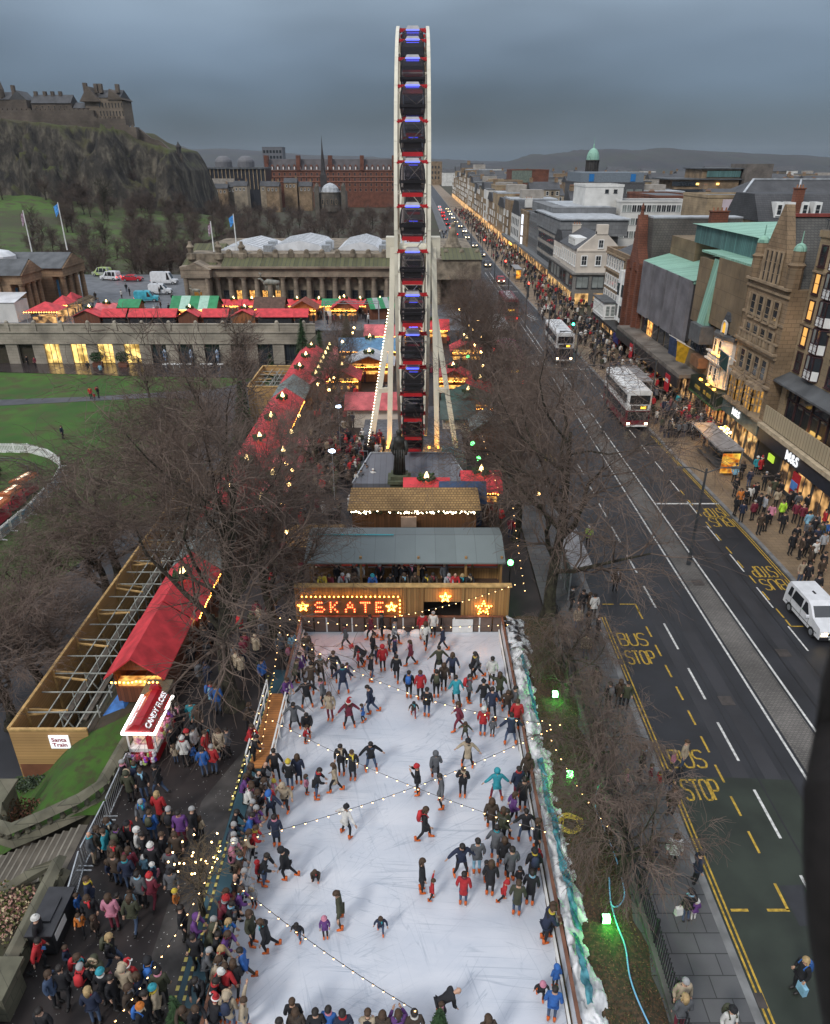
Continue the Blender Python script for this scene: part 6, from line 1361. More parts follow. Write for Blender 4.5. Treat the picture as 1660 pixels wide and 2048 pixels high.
for k, (x, y, a) in enumerate(((-39.5,66.4,-.25),(-39.2,63.3,-.1),(-39.05,60.3,-.02),(-39.05,57.4,.02))):
    r = thing('train_carriage', f'little red train carriage with orange roof, {ORD[k]} from the far end', 'train carriage', (0,0,0), 0, 'carriages of the little lawn train')
    MB().box((-.55,-1.1,.25),(.55,1.1,.85)).build('body', SEATR, r)
    for q in (-.6,.3): MB().box((-.45,q,.85),(.45,q+.12,1.2)).build('seat', SEATR, r)
    b = MB(); b.py([(-.75,1.75),(.75,1.75),(.6,1.98),(.25,2.1),(-.25,2.1),(-.6,1.98)], -1.25, 1.25); b.build('canopy', ORANGE, r)
    MB().box((-.1,-.9,2.1),(.22,.9,2.14)).build('roof_light', emis('roof_strip', (1,.8,.55), 1.6), r)
    b = MB()
    for sx in (-.52,.52):
        for sy in (-1,1): b.bar((sx,sy,.85),(sx,sy,1.76),.06)
    b.build('post', BLACK, r)
    for sy in (-.7,.7): b = MB(); b.tube([(-.5,sy,.2),(.5,sy,.2)],.2,10); b.build('wheel', BLACK, r)
    r.location = (x,y,GZ+.05); r.rotation_euler = (0,0,a)
r = thing('lit_shrubbery', 'clump of dark shrubs dotted with warm fairy lights inside the train loop', 'shrubs', (-46,70,GZ))
for k, (x, y) in enumerate(((-49,71.5),(-47,71),(-45.2,70.4),(-50,69),(-48,67.6),(-46.4,68.6),(-49.4,66))):
    leafball('bush', None, None, (x,y,GZ+.9), 1.1, [FIR, mat('shrub_brown',(.07,.06,.03),.9,.4,5)], 650, .12, parent=r)
b = MB(); rs = random.Random(6)
for i in range(90): b.sph((rs.uniform(-50.5,-44.6),rs.uniform(65.5,72.3),GZ+rs.uniform(1.2,2.1)), .05, 4, 3)
b.build('fairy_light', BULBW, r); MB().box((-51,64.8,GZ),(-43.8,65.0,GZ+.3)).build('edging', PINE, r)
# ------------------------------------------------------------------ the big wheel
WX, WY, WZ, WR = -.17, 68.0, 18.0, 16.35
wh = thing('ferris_wheel', 'tall cream observation wheel seen edge on with dark enclosed cabins and red fittings', 'ferris wheel', (WX,WY,0))
def wp(a, r, x=0): return Vector((WX+x, WY-r*math.cos(a), WZ+r*math.sin(a)))
NC = 36
for sx in (-1.12, 1.12):
    b = MB(); c_ = MB()
    for k in range(72):
        a0, a1 = 2*PI*k/72, 2*PI*(k+1)/72
        b.bar(wp(a0,WR,sx), wp(a1,WR,sx), .24, .5)
    b.build('rim', CREAMP, wh)
    for k in range(36):
        a0, a1 = 2*PI*k/36, 2*PI*(k+1)/36
        c_.bar(wp(a0,WR-1.5,sx), wp(a1,WR-1.5,sx), .12, .16); c_.bar(wp(a0,WR-.2,sx), wp((a0+a1)/2,WR-1.5,sx), .07); c_.bar(wp((a0+a1)/2,WR-1.5,sx), wp(a1,WR-.2,sx), .07)
    c_.build('inner_ring', CREAMP, wh)
    for k in range(18):
        a = 2*PI*(k+.5)/18; q = MB(); q.bar(wp(a,1.2,sx*1.1), wp(a,WR-1.4,sx), .13); q.bar(wp(a,6,sx*1.06), wp(a+PI/18,WR-1.5,sx), .06); q.build('spoke', CREAMP, wh)
for k in range(36):
    a = 2*PI*k/36; q = MB(); q.bar(wp(a,WR-1.5,-1.1), wp(a,WR-1.5,1.1), .08); q.bar(wp(a,WR-1.5,-1.1), wp(a+PI/18,WR-1.5,1.1), .05); q.build('cross_tie', CREAMP, wh)
q = MB(); q.tube([(WX-2.4,WY,WZ),(WX+2.4,WY,WZ)], .55, 14); q.tube([(WX-1.5,WY,WZ),(WX-1.3,WY,WZ)], 1.4, 18); q.tube([(WX+1.3,WY,WZ),(WX+1.5,WY,WZ)], 1.4, 18); q.build('hub', CREAMP, wh)
LIGHTB = emis('blue_led', (.07,.09,1), 2.6); FITRED = mat('fitting_red', (.45,.02,.025), .4, .12)
cg = bpy.data.materials.new('tinted_cabin_glass'); t, b_ = nt(cg); N = t.nodes; L = t.links
b_.inputs['Base Color'].default_value = (.05,.046,.05,1); b_.inputs['Roughness'].default_value = .06; b_.inputs['Specular IOR Level'].default_value = .9
tr = N.new('ShaderNodeBsdfTransparent'); tr.inputs['Color'].default_value = (.78,.74,.78,1); ms = N.new('ShaderNodeMixShader'); ms.inputs[0].default_value = .62
L.new(b_.outputs[0], ms.inputs[1]); L.new(tr.outputs[0], ms.inputs[2]); L.new(ms.outputs[0], N['Material Output'].inputs['Surface'])
CABD = mat('cabin_dark', (.02,.018,.02), .35, .15); CABR = mat('cabin_roof', (.36,.35,.33), .4, .1)
# one cabin around its pivot
prof = [(.70,-1.9),(.79,-1.6),(.83,-1.0),(.80,-.45),(.73,-.16),(.58,0)]
fr = MB(); 
for sy in (-1,1):
    for sx in (-1,1): fr.tube([(sx*w,sy*w*.92,z) for w, z in prof], .035, 5, 0)
    fr.bar((-.84,sy*.77,-1.18),(.84,sy*.77,-1.18),.05,.16); fr.bar((-.72,sy*.66,-1.62),(.72,sy*.66,-1.62),.05,.1)
for sx in (-1,1): fr.bar((sx*.84,-.77,-1.18),(sx*.84,.77,-1.18),.05,.1); fr.box((sx*.84-.05,-.3,-1.3),(sx*.84+.05,.3,-1.05))
fr_m = fr.mesh('cabin_frame', CABD)
gl = MB(); 
n_ = 4
vs = []
for w, z in prof:
    for sx, sy in ((-1,-1),(1,-1),(1,1),(-1,1)): vs.append((sx*w*.985, sy*w*.905, z))
gl.add(vs, [(i*4+j, i*4+(j+1)%4, (i+1)*4+(j+1)%4, (i+1)*4+j) for i in range(len(prof)-1) for j in range(4)]); gl_m = gl.mesh('cabin_glass', cg)
ba = MB(); ba.box((-.72,-.66,-2.1),(.72,.66,-1.84)); ba_m = ba.mesh('cabin_base', FITRED)
ro = MB(); ro.add([(-.55,-.5,0),(.55,-.5,0),(.55,.5,0),(-.55,.5,0),(-.4,-.36,.26),(.4,-.36,.26),(.4,.36,.26),(-.4,.36,.26)], [(0,1,5,4),(1,2,6,5),(2,3,7,6),(3,0,4,7),(4,5,6,7)]); ro_m = ro.mesh('cabin_roof', CABR)
lb = MB(); lb.box((-.46,-.56,-.03),(.46,-.5,.05)); lb.box((-.46,.5,-.03),(.46,.56,.05)); lb_m = lb.mesh('light_bar', LIGHTB)
rb = MB(); rb.bar((-1.1,0,.04),(1.1,0,.04),.16); rb.bar((-1.05,-.3,-.02),(1.05,-.3,-.02),.1); 
for sx in (-1,1): rb.bar((sx*.75,-.35,.0),(sx*.75,.35,.0),.08); rb.tube([(sx*.95,-.1,.02),(sx*.95,.1,.02)],.13,8)
rb_m = rb.mesh('pivot_bar', FITRED)
st = MB(); 
for sy in (-.42,.42): st.box((-.6,sy-.18,-1.62),(.6,sy+.18,-1.5)); st.box((-.6,sy+(.12 if sy>0 else -.18),-1.5),(.6,sy+(.18 if sy>0 else -.12),-1.1))
st_m = st.mesh('cabin_seat', CABD)
ps = MB(); 
for (x, y) in ((-.3,-.4),(.2,-.38),(.05,.4)): ps.sph((x,y,-.95),.11,8,6); ps.tube([(x,y,-1.5),(x,y,-1.2),(x,y,-1.05)],[.17,.2,.08],8)
for k in range(NC):
    a = 2*PI*(k+.55)/NC; pz = wp(a, WR)
    c = obj('cabin', fr_m, wh, pz-wloc(wh))
    for nm, me in (('glass_shell',gl_m),('base',ba_m),('roof',ro_m),('light_bar',lb_m),('pivot_bar',rb_m),('seat',st_m)): obj(nm, me, c, (0,0,0))
for sx in (-1, 1):
    b = MB(); b.bar((WX+sx*1.8,67.6,18.9),(WX+sx*2.25,63.4,.9),.46,.5); b.build('leg', CREAMP, wh)
    b = MB(); b.bar((WX+sx*1.95,66.4,13.0),(WX+sx*4.0,63.2,.9),.46,.5); b.build('leg', CREAMP, wh)
    b = MB(); b.bar((WX+sx*1.8,68.4,18.9),(WX+sx*2.6,74.5,.9),.46,.5); b.build('leg', CREAMP, wh)
    b = MB(); b.bar((WX+sx*2.2,64.6,6.1),(WX+sx*3.2,64.4,6.1),.4,.4); b.build('leg_tie', CREAMP, wh)
    b = MB(); b.box((WX+sx*2.0-.4,67.2,17.4),(WX+sx*2.0+.4,68.8,19.1)); b.build('axle_housing', CREAMP, wh)
b = MB()
for i in range(46): q = Vector((WX-1.95,66.4,13.0)).lerp(Vector((WX-4.0,63.2,.9)), i/45)+Vector((-.3,.1,0)); b.sph(q,.045,5,3)
b.build('light_string', BULBW, wh)
PLAT = mat('grey_platform', (.13,.135,.15), .7, .35, 3)
r = thing('wheel_platform', 'grey boarded boarding platform with sloping front under the wheel', 'platform', (-.2,60,0))
MB().box((-5.2,59.2,0),(4.6,76,.9)).build('deck', PLAT, r)
b = MB(); b.add([(-3.9,59.1,1.95),(3.1,59.1,1.95),(4.6,54.6,1.0),(-5.2,54.6,1.0),(-3.9,59.1,0),(3.1,59.1,0),(4.6,54.6,.0),(-5.2,54.6,.0)], [(0,3,2,1),(2,3,7,6),(1,2,6,5),(3,0,4,7)]); b.build('sloping_front', ribbed('platform_boards',(.13,.135,.155),(.09,.09,.10),.5,'X',.7,.3,.08), r)
b = MB(); b.bar((-3.9,59.1,2.0),(-5.2,54.6,1.05),.12,.1); b.bar((3.1,59.1,2.0),(4.6,54.6,1.05),.12,.1); b.bar((-3.9,59.1,2.0),(3.1,59.1,2.0),.12,.1); b.build('edge_trim', STEEL, r)
b = MB()
for x in (-5.0,-4.2,3.6,4.4): 
    b.bar((x,59.5,.9),(x,59.5,2),.06)
b.bar((-5,59.5,2),(-4.2,59.5,2),.06); b.bar((3.6,59.5,2),(4.4,59.5,2),.06); b.build('handrail', STEEL, r)
MB().box((2.4,60.2,.9),(3.5,61,1.9)).build('cyan_counter', mat('cyan_panel',(.1,.35,.42),.6,.1), r)
for x in (-2.55,-1.6,1.3,2.15):
    l = bpy.data.lights.new('amber_uplight','POINT'); l.energy = 60; l.color = (1,.42,.05); l.shadow_soft_size = .1
    o = bpy.data.objects.new('amber_uplight', l); COL.objects.link(o); o.location = (x,62.2,1.7)
    MB().cbox((x,62.4,1.25),(.2,.2,.16)).build('floodlight', emis('flood_amber',(1,.5,.08),4), r)
# ------------------------------------------------------------------ statue
def lathe_seg(b, pts, m=0): b.tube([p for p, _ in pts], [q for _, q in pts], 10, m)
sx_, sy_ = -1.28, 54.2; st_ = thing('statue', 'dark bronze statue of a robed standing man on a stone pedestal before the wheel', 'statue', (sx_,sy_,0))
b = MB(); b.box((sx_-1.0,sy_-1,0),(sx_+1.0,sy_+1,.5)); b.box((sx_-.75,sy_-.75,.5),(sx_+.75,sy_+.75,1.5)); b.box((sx_-.95,sy_-.95,1.5),(sx_+.95,sy_+.95,1.75)); b.box((sx_-.7,sy_-.7,1.75),(sx_+.7,sy_+.7,2.1)); b.build('pedestal', mat('statue_base',(.09,.10,.06),.85,.4,2), st_)
z0 = 2.1; b = MB()
b.tube([(sx_,sy_,z0),(sx_,sy_,z0+.5),(sx_+.02,sy_,z0+1.5),(sx_,sy_,z0+2.2),(sx_,sy_,z0+2.75),(sx_,sy_-.03,z0+3.1),(sx_,sy_-.03,z0+3.25),(sx_,sy_-.05,z0+3.4),(sx_,sy_-.05,z0+3.65),(sx_,sy_-.03,z0+3.8)], [.55,.5,.44,.46,.52,.42,.17,.2,.24,.1], 12, 0, True, .75)
for s in (-1,1): b.tube([(sx_+s*.42,sy_,z0+2.85),(sx_+s*.62,sy_-.05,z0+2.2),(sx_+s*(.5 if s>0 else .35),sy_-.35,z0+1.75)], [.2,.17,.11], 8)
for i in range(5): b.tube([(sx_-.4+i*.2,sy_-.36,z0+.05),(sx_-.35+i*.18,sy_-.34,z0+2.2)], .06, 5)
b.build('figure', mat('dark_bronze',(.03,.032,.028),.45,.4,3), st_, True)
# ------------------------------------------------------------------ bare winter trees
BARK = mat('bark', (.030,.024,.019), .95, .45, 3, c2=(.055,.05,.032)); TWIG = mat('twig', (.125,.091,.073), .95, .35, .4)
TWIG2 = mat('far_twig', (.105,.076,.062), .95, .4, .15); TWIGT = mat('willow_twig', (.13,.10,.065), .95, .3, .4)
def make_tree(name, h, spread, seed, levels=4, nb=(9,7,6,5), twig_r=.013, lean=(0,0), trunk_r=.42, clear=.24, droop=.0, tw=3):
    rr = random.Random(seed); A = MB(); Bm = MB()
    def perp(d):
        q = d.orthogonal().normalized(); a = rr.uniform(0,2*PI); return q*math.cos(a)+d.cross(q)*math.sin(a)
    def grow(p, d, ln, r, lv):
        n = 6 if lv == 0 else (5 if lv == 1 else (4 if lv == 2 else 3)); pts = [p.copy()]; rs_ = [r]; dd = d.copy()
        for i in range(n):
            w = .10 if lv == 0 else .26
            dd = (dd+Vector((rr.gauss(0,w),rr.gauss(0,w),rr.gauss(0,w)*.8))+Vector((0,0,(.10 if lv else .25)-droop*lv*.1 - (.12 if lv >= 2 else 0)))).normalized()
            pts.append(pts[-1]+dd*ln/n); rs_.append(max(twig_r*.55, r*(1-.78*(i+1)/n)))
        (A if lv <= 1 else Bm).tube(pts, rs_, 8 if lv == 0 else (6 if lv == 1 else (4 if lv == 2 else 3)), 0, False)
        if lv >= levels: return
        k = nb[min(lv, len(nb)-1)]
        for i in range(k):
            f = (clear if lv == 0 else .18)+(1-(clear if lv == 0 else .18))*(i+rr.random()*.8)/k
            f = min(f, .99); j = min(n-1, int(f*n)); pp = pts[j].lerp(pts[j+1], f*n-j); d0 = (pts[j+1]-pts[j]).normalized()
            ang = rr.uniform(.55,1.05) if lv == 0 else rr.uniform(.4,.95)
            nd = d0*math.cos(ang)+perp(d0)*math.sin(ang)
            if lv == 0: nd.z = abs(nd.z)*.8+.12; nd.normalize()
            l2 = (spread*rr.uniform(.75,1.1)*(1-.35*f)) if lv == 0 else ln*rr.uniform(.42,.68)
            r2 = max(twig_r, rs_[j]*rr.uniform(.45,.65))
            grow(pp, nd, l2, r2 if lv < levels-1 else twig_r, lv+1)
        if lv >= 1: grow(pts[-1], dd, ln*.4, max(twig_r, rs_[-1]), max(lv+1, levels-1))
    grow(Vector((0,0,-.2)), Vector((lean[0],lean[1],1)).normalized(), h*.72, trunk_r, 0)
    A.tube([(0,0,-.4),(0,0,.25),(lean[0]*.8,lean[1]*.8,.9)], [trunk_r*1.9,trunk_r*1.3,trunk_r*1.0], 9)
    return A.mesh(name+'_limbs', BARK), Bm.mesh(name+'_twigs', TWIG)
def place_tree(mm, label, x, y, z, rz=0.0, s=1.0, group=None, name='bare_tree', tmat=None):
    t_ = obj(name, mm[0], None, (x,y,z), rz); t_.scale = (s,s,s) if not isinstance(s, tuple) else s; tag(t_, label, 'tree', group); t_['category'] = 'tree'
    c = bpy.data.objects.new('crown', mm[1]); COL.objects.link(c); c.parent = t_
    if tmat: c.material_slots[0].link = 'OBJECT'; c.material_slots[0].material = tmat
    return t_
big = [make_tree('elm', 17, 9.6, 3, 4, (12,8,8,6), .013, lean=(-.10,.02)), make_tree('elm', 16.5, 9.0, 9, 4, (12,8,8,6), .013, lean=(.06,.02)), make_tree('elm', 16, 8.6, 14, 4, (12,8,8,6), .013, lean=(-.03,.05))]
low = make_tree('thorn', 5.2, 4.2, 5, 4, (10,8,7,6), .010, (.08,.0), .2, .3, .6)
mid = [make_tree('sycamore', 12, 5.6, 31, 3, (12,9,9), .03, (0,0), .3, .15), make_tree('sycamore', 11, 5.8, 37, 3, (12,9,9), .03, (.04,0), .3, .12)]
# left of the rink
place_tree(big[0], 'big bare tree with dark leaning trunk just left of the far rink corner', -9.3, 28.6, 0, .2, 1.0)
place_tree(big[1], 'bare tree with twisted limbs beside the left end of the SKATE wall', -8.2, 34.6, 0, 2.1, .74)
place_tree(big[2], 'bare tree behind the SKATE wall trees near the grey green stall roof', -9.2, 44.5, 0, 1.0, .62)
place_tree(big[1], 'bare tree on the promenade level with the wheel statue', -8.6, 58, 0, 4.0, .5)
place_tree(big[2], 'slim bare tree on the promenade left of the wheel legs', -8.6, 72, 0, 5.0, .5)
place_tree(big[0], 'bare tree near the far end of the promenade below the plaza', -8.4, 85, 0, 2.6, .5)
place_tree(big[2], 'wide bare tree rooted in the low garden beside the drive, nearest the timber wall', -24.2, 33.0, GZ, .3, (.8,.8,.6))
place_tree(big[0], 'wide bare tree in the low garden beside the middle of the long timber wall', -25.5, 41, GZ, 3.0, (.7,.7,.50))
place_tree(big[1], 'bare tree in the low garden beside the far half of the long timber wall', -24.0, 50, GZ, 1.7, (.95,.95,.66))
place_tree(big[2], 'bare tree on the lawn slope left of the promenade stalls', -22.4, 64, GZ, 4.4, (.9,.9,.72))
place_tree(big[1], 'bare tree where the garden paths meet below the terrace', -23.4, 76, GZ, .9, .62)
place_tree(mid[0], 'dark bare tree standing before the terrace cafe', -27.0, 108, GZ, .9, .9)
place_tree(mid[1], 'small bare tree by the wet terrace in front of the wall', -24.2, 99, GZ, 2.2, .75)
place_tree(mid[1], 'thin bare sapling on the lawn by the curved path', -38.5, 100.5, GZ, 1.2, .5)
place_tree(big[1], 'low wide bare tree at the left edge beside the damp drive', -24.0, 36.5, GZ, 2.6, (.8,.8,.52), None)
place_tree(big[2], 'low wide bare tree between drive and lawn behind the timber wall', -23.4, 45.5, GZ, 5.2, (.85,.85,.60), None)
place_tree(big[0], 'wide bare tree on the grass strip left of the timber enclosure end', -21.8, 57, GZ, 1.1, (.95,.95,.70), None)
# along the roadside bank
place_tree(big[1], 'big bare tree leaning over the road beside the right end of the SKATE wall', 8.2, 36.6, 0, .1, 1.0)
place_tree(big[0], 'bare roadside tree just beyond the big one by the SKATE wall', 7.4, 46.5, 0, 3.3, .66)
for k, (y, s) in enumerate(((55,.64),(64,.64),(73,.68),(82,.66),(92,.68),(103,.66),(114,.6))):
    place_tree(big[k%3], f'bare roadside tree, {ORD[k]} in the row beyond the wheel statue', 8.7+.35*math.sin(k*2), y, 0, k*1.3, s, 'bare trees along the road')
place_tree(low, 'low spreading bare tree over the railing beside the pavement, nearest the camera', 8.0, 18.8, .2, .4, .9)
place_tree(low, 'low bare tree over the railing behind the nearest one', 7.7, 23.6, .2, 2.4, .78)
place_tree(low, 'low bare tree over the railing below the big leaning roadside tree', 7.8, 29, .2, 4.4, .8)
# small lit sapling in the crowd
tw_ = make_tree('sapling', 4.6, 1.6, 77, 3, (12,6,4), .011, (0,0), .09, .35)
sp_ = place_tree(tw_, 'slim pale sapling hung with warm fairy lights in the crowd by the rink', -7.85, 17.3, 0, 0, 1.0, None, 'lit_sapling', TWIGT)
rs = random.Random(12); b = MB(); b.sph((0,0,0), .032, 6, 4); fm_ = b.mesh('fairy_light', BULB)
for i in range(22): a = rs.uniform(0,2*PI); q = rs.uniform(.1,1.0); obj('fairy_light', fm_, sp_, (q*math.cos(a),q*math.sin(a),rs.uniform(2.1,3.7)))
# gardens beyond the plaza
rs = random.Random(42); k = 0
def far_tree(x, y, z, s, grp='bare trees filling the gardens beyond the plaza', lb='bare brown tree among the many filling the gardens beyond the plaza'):
    place_tree(mid[rs.randrange(2)], lb, x, y, z, rs.uniform(0,6.2), s, grp, 'bare_tree', TWIG2)
spots = []
for j in range(17):
    for i in range(13):
        y = 196+j*17+rs.uniform(-6,6); x = -6-i*10.5*(1+.0006*y)+rs.uniform(-4,4)-(y-196)*.03
        if x < -128+ (y-200)*.0: continue
        if -62 < x < -42 and y > 455: continue
        if -22 < x < -10 and 232 < y < 262: continue
        if -34 < x < -28 and y < 330: continue
        spots.append((x, y))
rs.shuffle(spots); spots.sort(key=lambda p: p[1])
for x, y in spots[:150]: far_tree(x, y, -6, rs.uniform(.62,.95))
for k in range(34):
    x = rs.uniform(-205,-95); y = lerp(395,428,rs.random()); far_tree(x, y, -6.5+10*sm(-130,-210,x)*sm(260,420,y)+ (y-200)*.035*sm(-60,-150,x), rs.uniform(.6,1.1), 'bare trees at the foot of the castle crag', 'bare brown tree at the foot of the castle crag')
for k in range(64):
    y = rs.uniform(262,400); x = rs.uniform(-205,-100)-(y-262)*.12
    if x < -165 and y < 345: continue
    far_tree(x, y, -6.5+10*sm(-130,-210,x)*sm(260,420,y)+(y-200)*.035*sm(-60,-150,x), rs.uniform(.55,.95), 'bare trees on the slope below the castle crag', 'bare brown tree on the grassy slope below the castle crag')
for k in range(22):
    x = rs.uniform(-235,-150); y = rs.uniform(426,440); far_tree(x, y, 4+14*sm(426,440,y)+rs.uniform(-2,6), rs.uniform(.6,1.0), 'bare trees growing up the castle crag', 'bare brown tree clinging to the lower castle crag')
for k in range(16):
    x = rs.uniform(-82,-46); y = rs.uniform(190,206); far_tree(x, y, -3, rs.uniform(.7,.95), 'bare trees behind the plaza between the two galleries', 'bare brown tree behind the plaza between the two galleries')
place_tree(mid[0], 'lone dark tree on the green slope under the castle crag', -132, 330, 6, 1, 1.1, None, 'bare_tree', BARK)
w_ = make_tree('willow', 9, 4.4, 55, 3, (14,9,9), .035, (0,0), .25, .3, 1.6); place_tree(w_, 'pale tan weeping willow in the gardens left of the wheel', -16.5, 246, -6, 0, 1.1, None, 'weeping_willow', TWIGT)
leafball('evergreen_bush', 'dark evergreen bush beside the willow left of the wheel', 'bush', (-11.5,250,-2.5), 4, FIR, 900, .5)
sheet('lawn', [(-40,206),(-4,206),(-4,262),(-34,262)], -5.2, LAWN)
def conifer(label, x, y, z, h, m=None, group=None):
    b = MB(); rr = random.Random(int(x*9+y)); n = int(h*170)
    for i in range(n):
        f = rr.random()**.7; zz = z+.3+h*(1-f)*.97 if False else z+.25+(h-.3)*(1-f); rad = .36*h*f*rr.uniform(.55,1)*.6; a = rr.uniform(0,2*PI); p = Vector((x+rad*math.cos(a),y+rad*math.sin(a),zz))
        o_ = Vector((math.cos(a),math.sin(a),-.35)).normalized()*h*.06; s_ = Vector((-math.sin(a),math.cos(a),0))*h*.02
        b.add([p-o_-s_,p-o_+s_,p+o_+s_*.3,p+o_-s_*.3], [(0,1,2,3)])
    t_ = thing('conifer', label, 'conifer', (x,y,z), 0, group); b.build('foliage', m or FIR, t_); MB().tube([(x,y,z),(x,y,z+h*.9)], [.05*h*.5,.02], 6).build('trunk', BARK, t_)
conifer('dark conifer at the corner of the short timber enclosure', -20.6, 82, -4.4, 6.4)
conifer('small conifer by the terrace wall left of the promenade stalls', -20.4, 100, -3.5, 4.6); conifer('conifer against the terrace wall above the short timber enclosure', -17.6, 112, -2, 5.5)
conifer('fir on the left end of the promenade stall roofs', -13.3, 100, 0, 4.4); conifer('fir beside the market stalls where promenade meets plaza', -10.4, 110, 0, 4.8)
conifer('small fir standing at the near edge of the rink', -.15+.9, 12.9, 0, 2.0); conifer('small fir in the crowd at the bottom left of the rink', -7.5, 13.3, 0, 1.9)
# ------------------------------------------------------------------ people
SKIN = mat('skin', (.50,.30,.21), .6, .08, 5); EYE = mat('dark_features', (.04,.025,.02), .5, 0)
CC = dict(k=(.016,.016,.019),n=(.022,.03,.06),r=(.42,.025,.03),m=(.16,.022,.04),g=(.10,.105,.115),o=(.055,.058,.035),w=(.60,.59,.56),t=(.03,.27,.33),b=(.03,.12,.38),c=(.38,.31,.22),p=(.13,.05,.20),i=(.55,.22,.30),d=(.06,.042,.03),y=(.55,.42,.05),s=(.22,.42,.55),h=(.45,.75,.06),a=(.50,.16,.03),j=(.055,.085,.15),l=(.30,.31,.33))
CN = dict(k='black',n='navy',r='red',m='maroon',g='dark grey',o='olive green',w='white',t='turquoise',b='bright blue',c='beige',p='purple',i='pink',d='dark brown',y='yellow',s='pale blue',h='hi-vis yellow',a='orange',j='blue denim',l='light grey')
CM = {k: mat('cloth_'+CN[k].replace(' ','_').replace('-','_'), v, .8, .25, 3) for k, v in CC.items()}
HAIRM = dict(b=mat('brown_hair',(.06,.035,.02),.7,.3,9), d=mat('dark_hair',(.018,.014,.012),.6,.3,9), y=mat('blonde_hair',(.36,.25,.12),.7,.3,9), g=mat('grey_hair',(.30,.30,.30),.7,.2,9))
SKATEM = mat('orange_skate', (.62,.12,.015), .4, .15); BLADE = mat('skate_blade', (.5,.5,.52), .3, .1, 2, .8); BOOT = mat('dark_shoe', (.02,.018,.017), .5, .2); FURM = mat('fur_trim', (.36,.28,.19), .95, .4, 14)
SANTAW = mat('hat_white', (.75,.73,.7), .9, .1)
def V(*a): return Vector(a)
BASE = dict(pel=V(0,0,.94), bel=V(0,0,1.10), che=V(0,.01,1.30), nk=V(0,.01,1.45), hd=V(0,-.02,1.60), tp=V(0,-.015,1.72),
  hl=V(.09,0,.90), hr=V(-.09,0,.90), kl=V(.10,-.02,.50), kr=V(-.10,-.02,.50), al=V(.10,.03,.09), ar=V(-.10,.03,.09),
  sl=V(.185,.01,1.40), sr=V(-.185,.01,1.40), el=V(.25,.04,1.13), er=V(-.25,.04,1.13), wl=V(.25,-.06,.90), wr=V(-.25,-.06,.90))
UP = ('bel','che','nk','hd','tp','sl','sr','el','er','wl','wr')
def posed(lean=0, drop=0, **ov):
    J = {k: v.copy() for k, v in BASE.items()}
    for k, v in ov.items(): J[k] = V(*v)
    if lean:
        Rm = Matrix.Rotation(math.radians(lean), 3, 'X'); p = J['pel']
        for k in UP: J[k] = p+Rm@(J[k]-p)
    if drop:
        for k in list(UP)+['pel','hl','hr']: J[k].z -= drop
    return J
POSE = {
 0: posed(),
 1: posed(4, .02, kl=(.10,-.20,.52), al=(.10,-.24,.10), kr=(-.10,.06,.50), ar=(-.10,.30,.14), wl=(.24,.12,.92), el=(.25,.10,1.14), wr=(-.24,-.22,.96)),
 2: posed(14, .06, kl=(.11,-.16,.50), al=(.11,-.06,.09), kr=(-.13,.04,.48), ar=(-.16,.34,.13), el=(.30,.02,1.16), wl=(.36,-.16,.97), er=(-.30,.02,1.16), wr=(-.36,-.06,.95)),
 3: posed(8, .03, kl=(.17,-.10,.50), al=(.24,.0,.09), kr=(-.17,-.10,.50), ar=(-.24,.02,.09), el=(.37,.0,1.19), wl=(.53,-.06,1.02), er=(-.37,.0,1.18), wr=(-.52,-.04,1.00)),
 4: posed(2, 0, el=(.27,-.12,1.22), wl=(.12,-.26,1.47), er=(-.27,-.12,1.22), wr=(-.12,-.26,1.47)),
 5: posed(16, .02, kl=(.09,-.03,.5), el=(.24,-.16,1.16), wl=(.14,-.36,1.10), er=(-.24,-.16,1.16), wr=(-.14,-.36,1.10)),
 6: posed(58, .08, kl=(.12,-.14,.50), kr=(-.12,-.14,.50), al=(.12,.02,.09), ar=(-.12,.04,.09), el=(.22,-.22,1.26), wl=(.16,-.46,1.22), er=(-.22,-.22,1.26), wr=(-.16,-.46,1.22)),
 7: posed(24, .46, kl=(.16,-.34,.42), al=(.14,-.10,.09), kr=(-.16,-.30,.30), ar=(-.16,.10,.09), wl=(.2,-.3,.9), wr=(-.2,-.26,.9)),
 8: posed(0, 0, kl=(.09,-.04,.5), al=(.10,-.04,.09), el=(.27,.06,1.15), wl=(.17,-.12,1.0), er=(-.27,.06,1.15), wr=(-.17,-.12,1.0)),
 9: posed(6, .02, kl=(.10,-.10,.5), al=(.12,.0,.09), ar=(-.14,.16,.10), el=(.36,.0,1.42), wl=(.50,-.06,1.64), er=(-.30,.02,1.16), wr=(-.36,-.12,.98)),
}
POSEW = {0:'standing',1:'walking',2:'gliding',3:'with arms held out',4:'holding hands to face',5:'leaning forward',6:'bending right over',7:'crouching',8:'hands in pockets',9:'with one arm raised'}
def skinned(name, vs, es, rad, root, mats, sub=1):
    me = bpy.data.meshes.new(name+'_cage'); me.from_pydata([tuple(v) for v in vs], es, [])
    o = bpy.data.objects.new(name, me); COL.objects.link(o); o.modifiers.new('Skin', 'SKIN')
    sk = me.skin_vertices[0].data
    for i, q in enumerate(rad): sk[i].radius = q if isinstance(q, tuple) else (q, q); sk[i].use_root = (i == root)
    if sub: s_ = o.modifiers.new('Sub', 'SUBSURF'); s_.levels = sub; s_.render_levels = sub
    out = bpy.data.meshes.new_from_object(o.evaluated_get(bpy.context.evaluated_depsgraph_get()))
    bpy.data.objects.remove(o); out.materials.clear()
    for m in mats: out.materials.append(m)
    out.name = name; return out
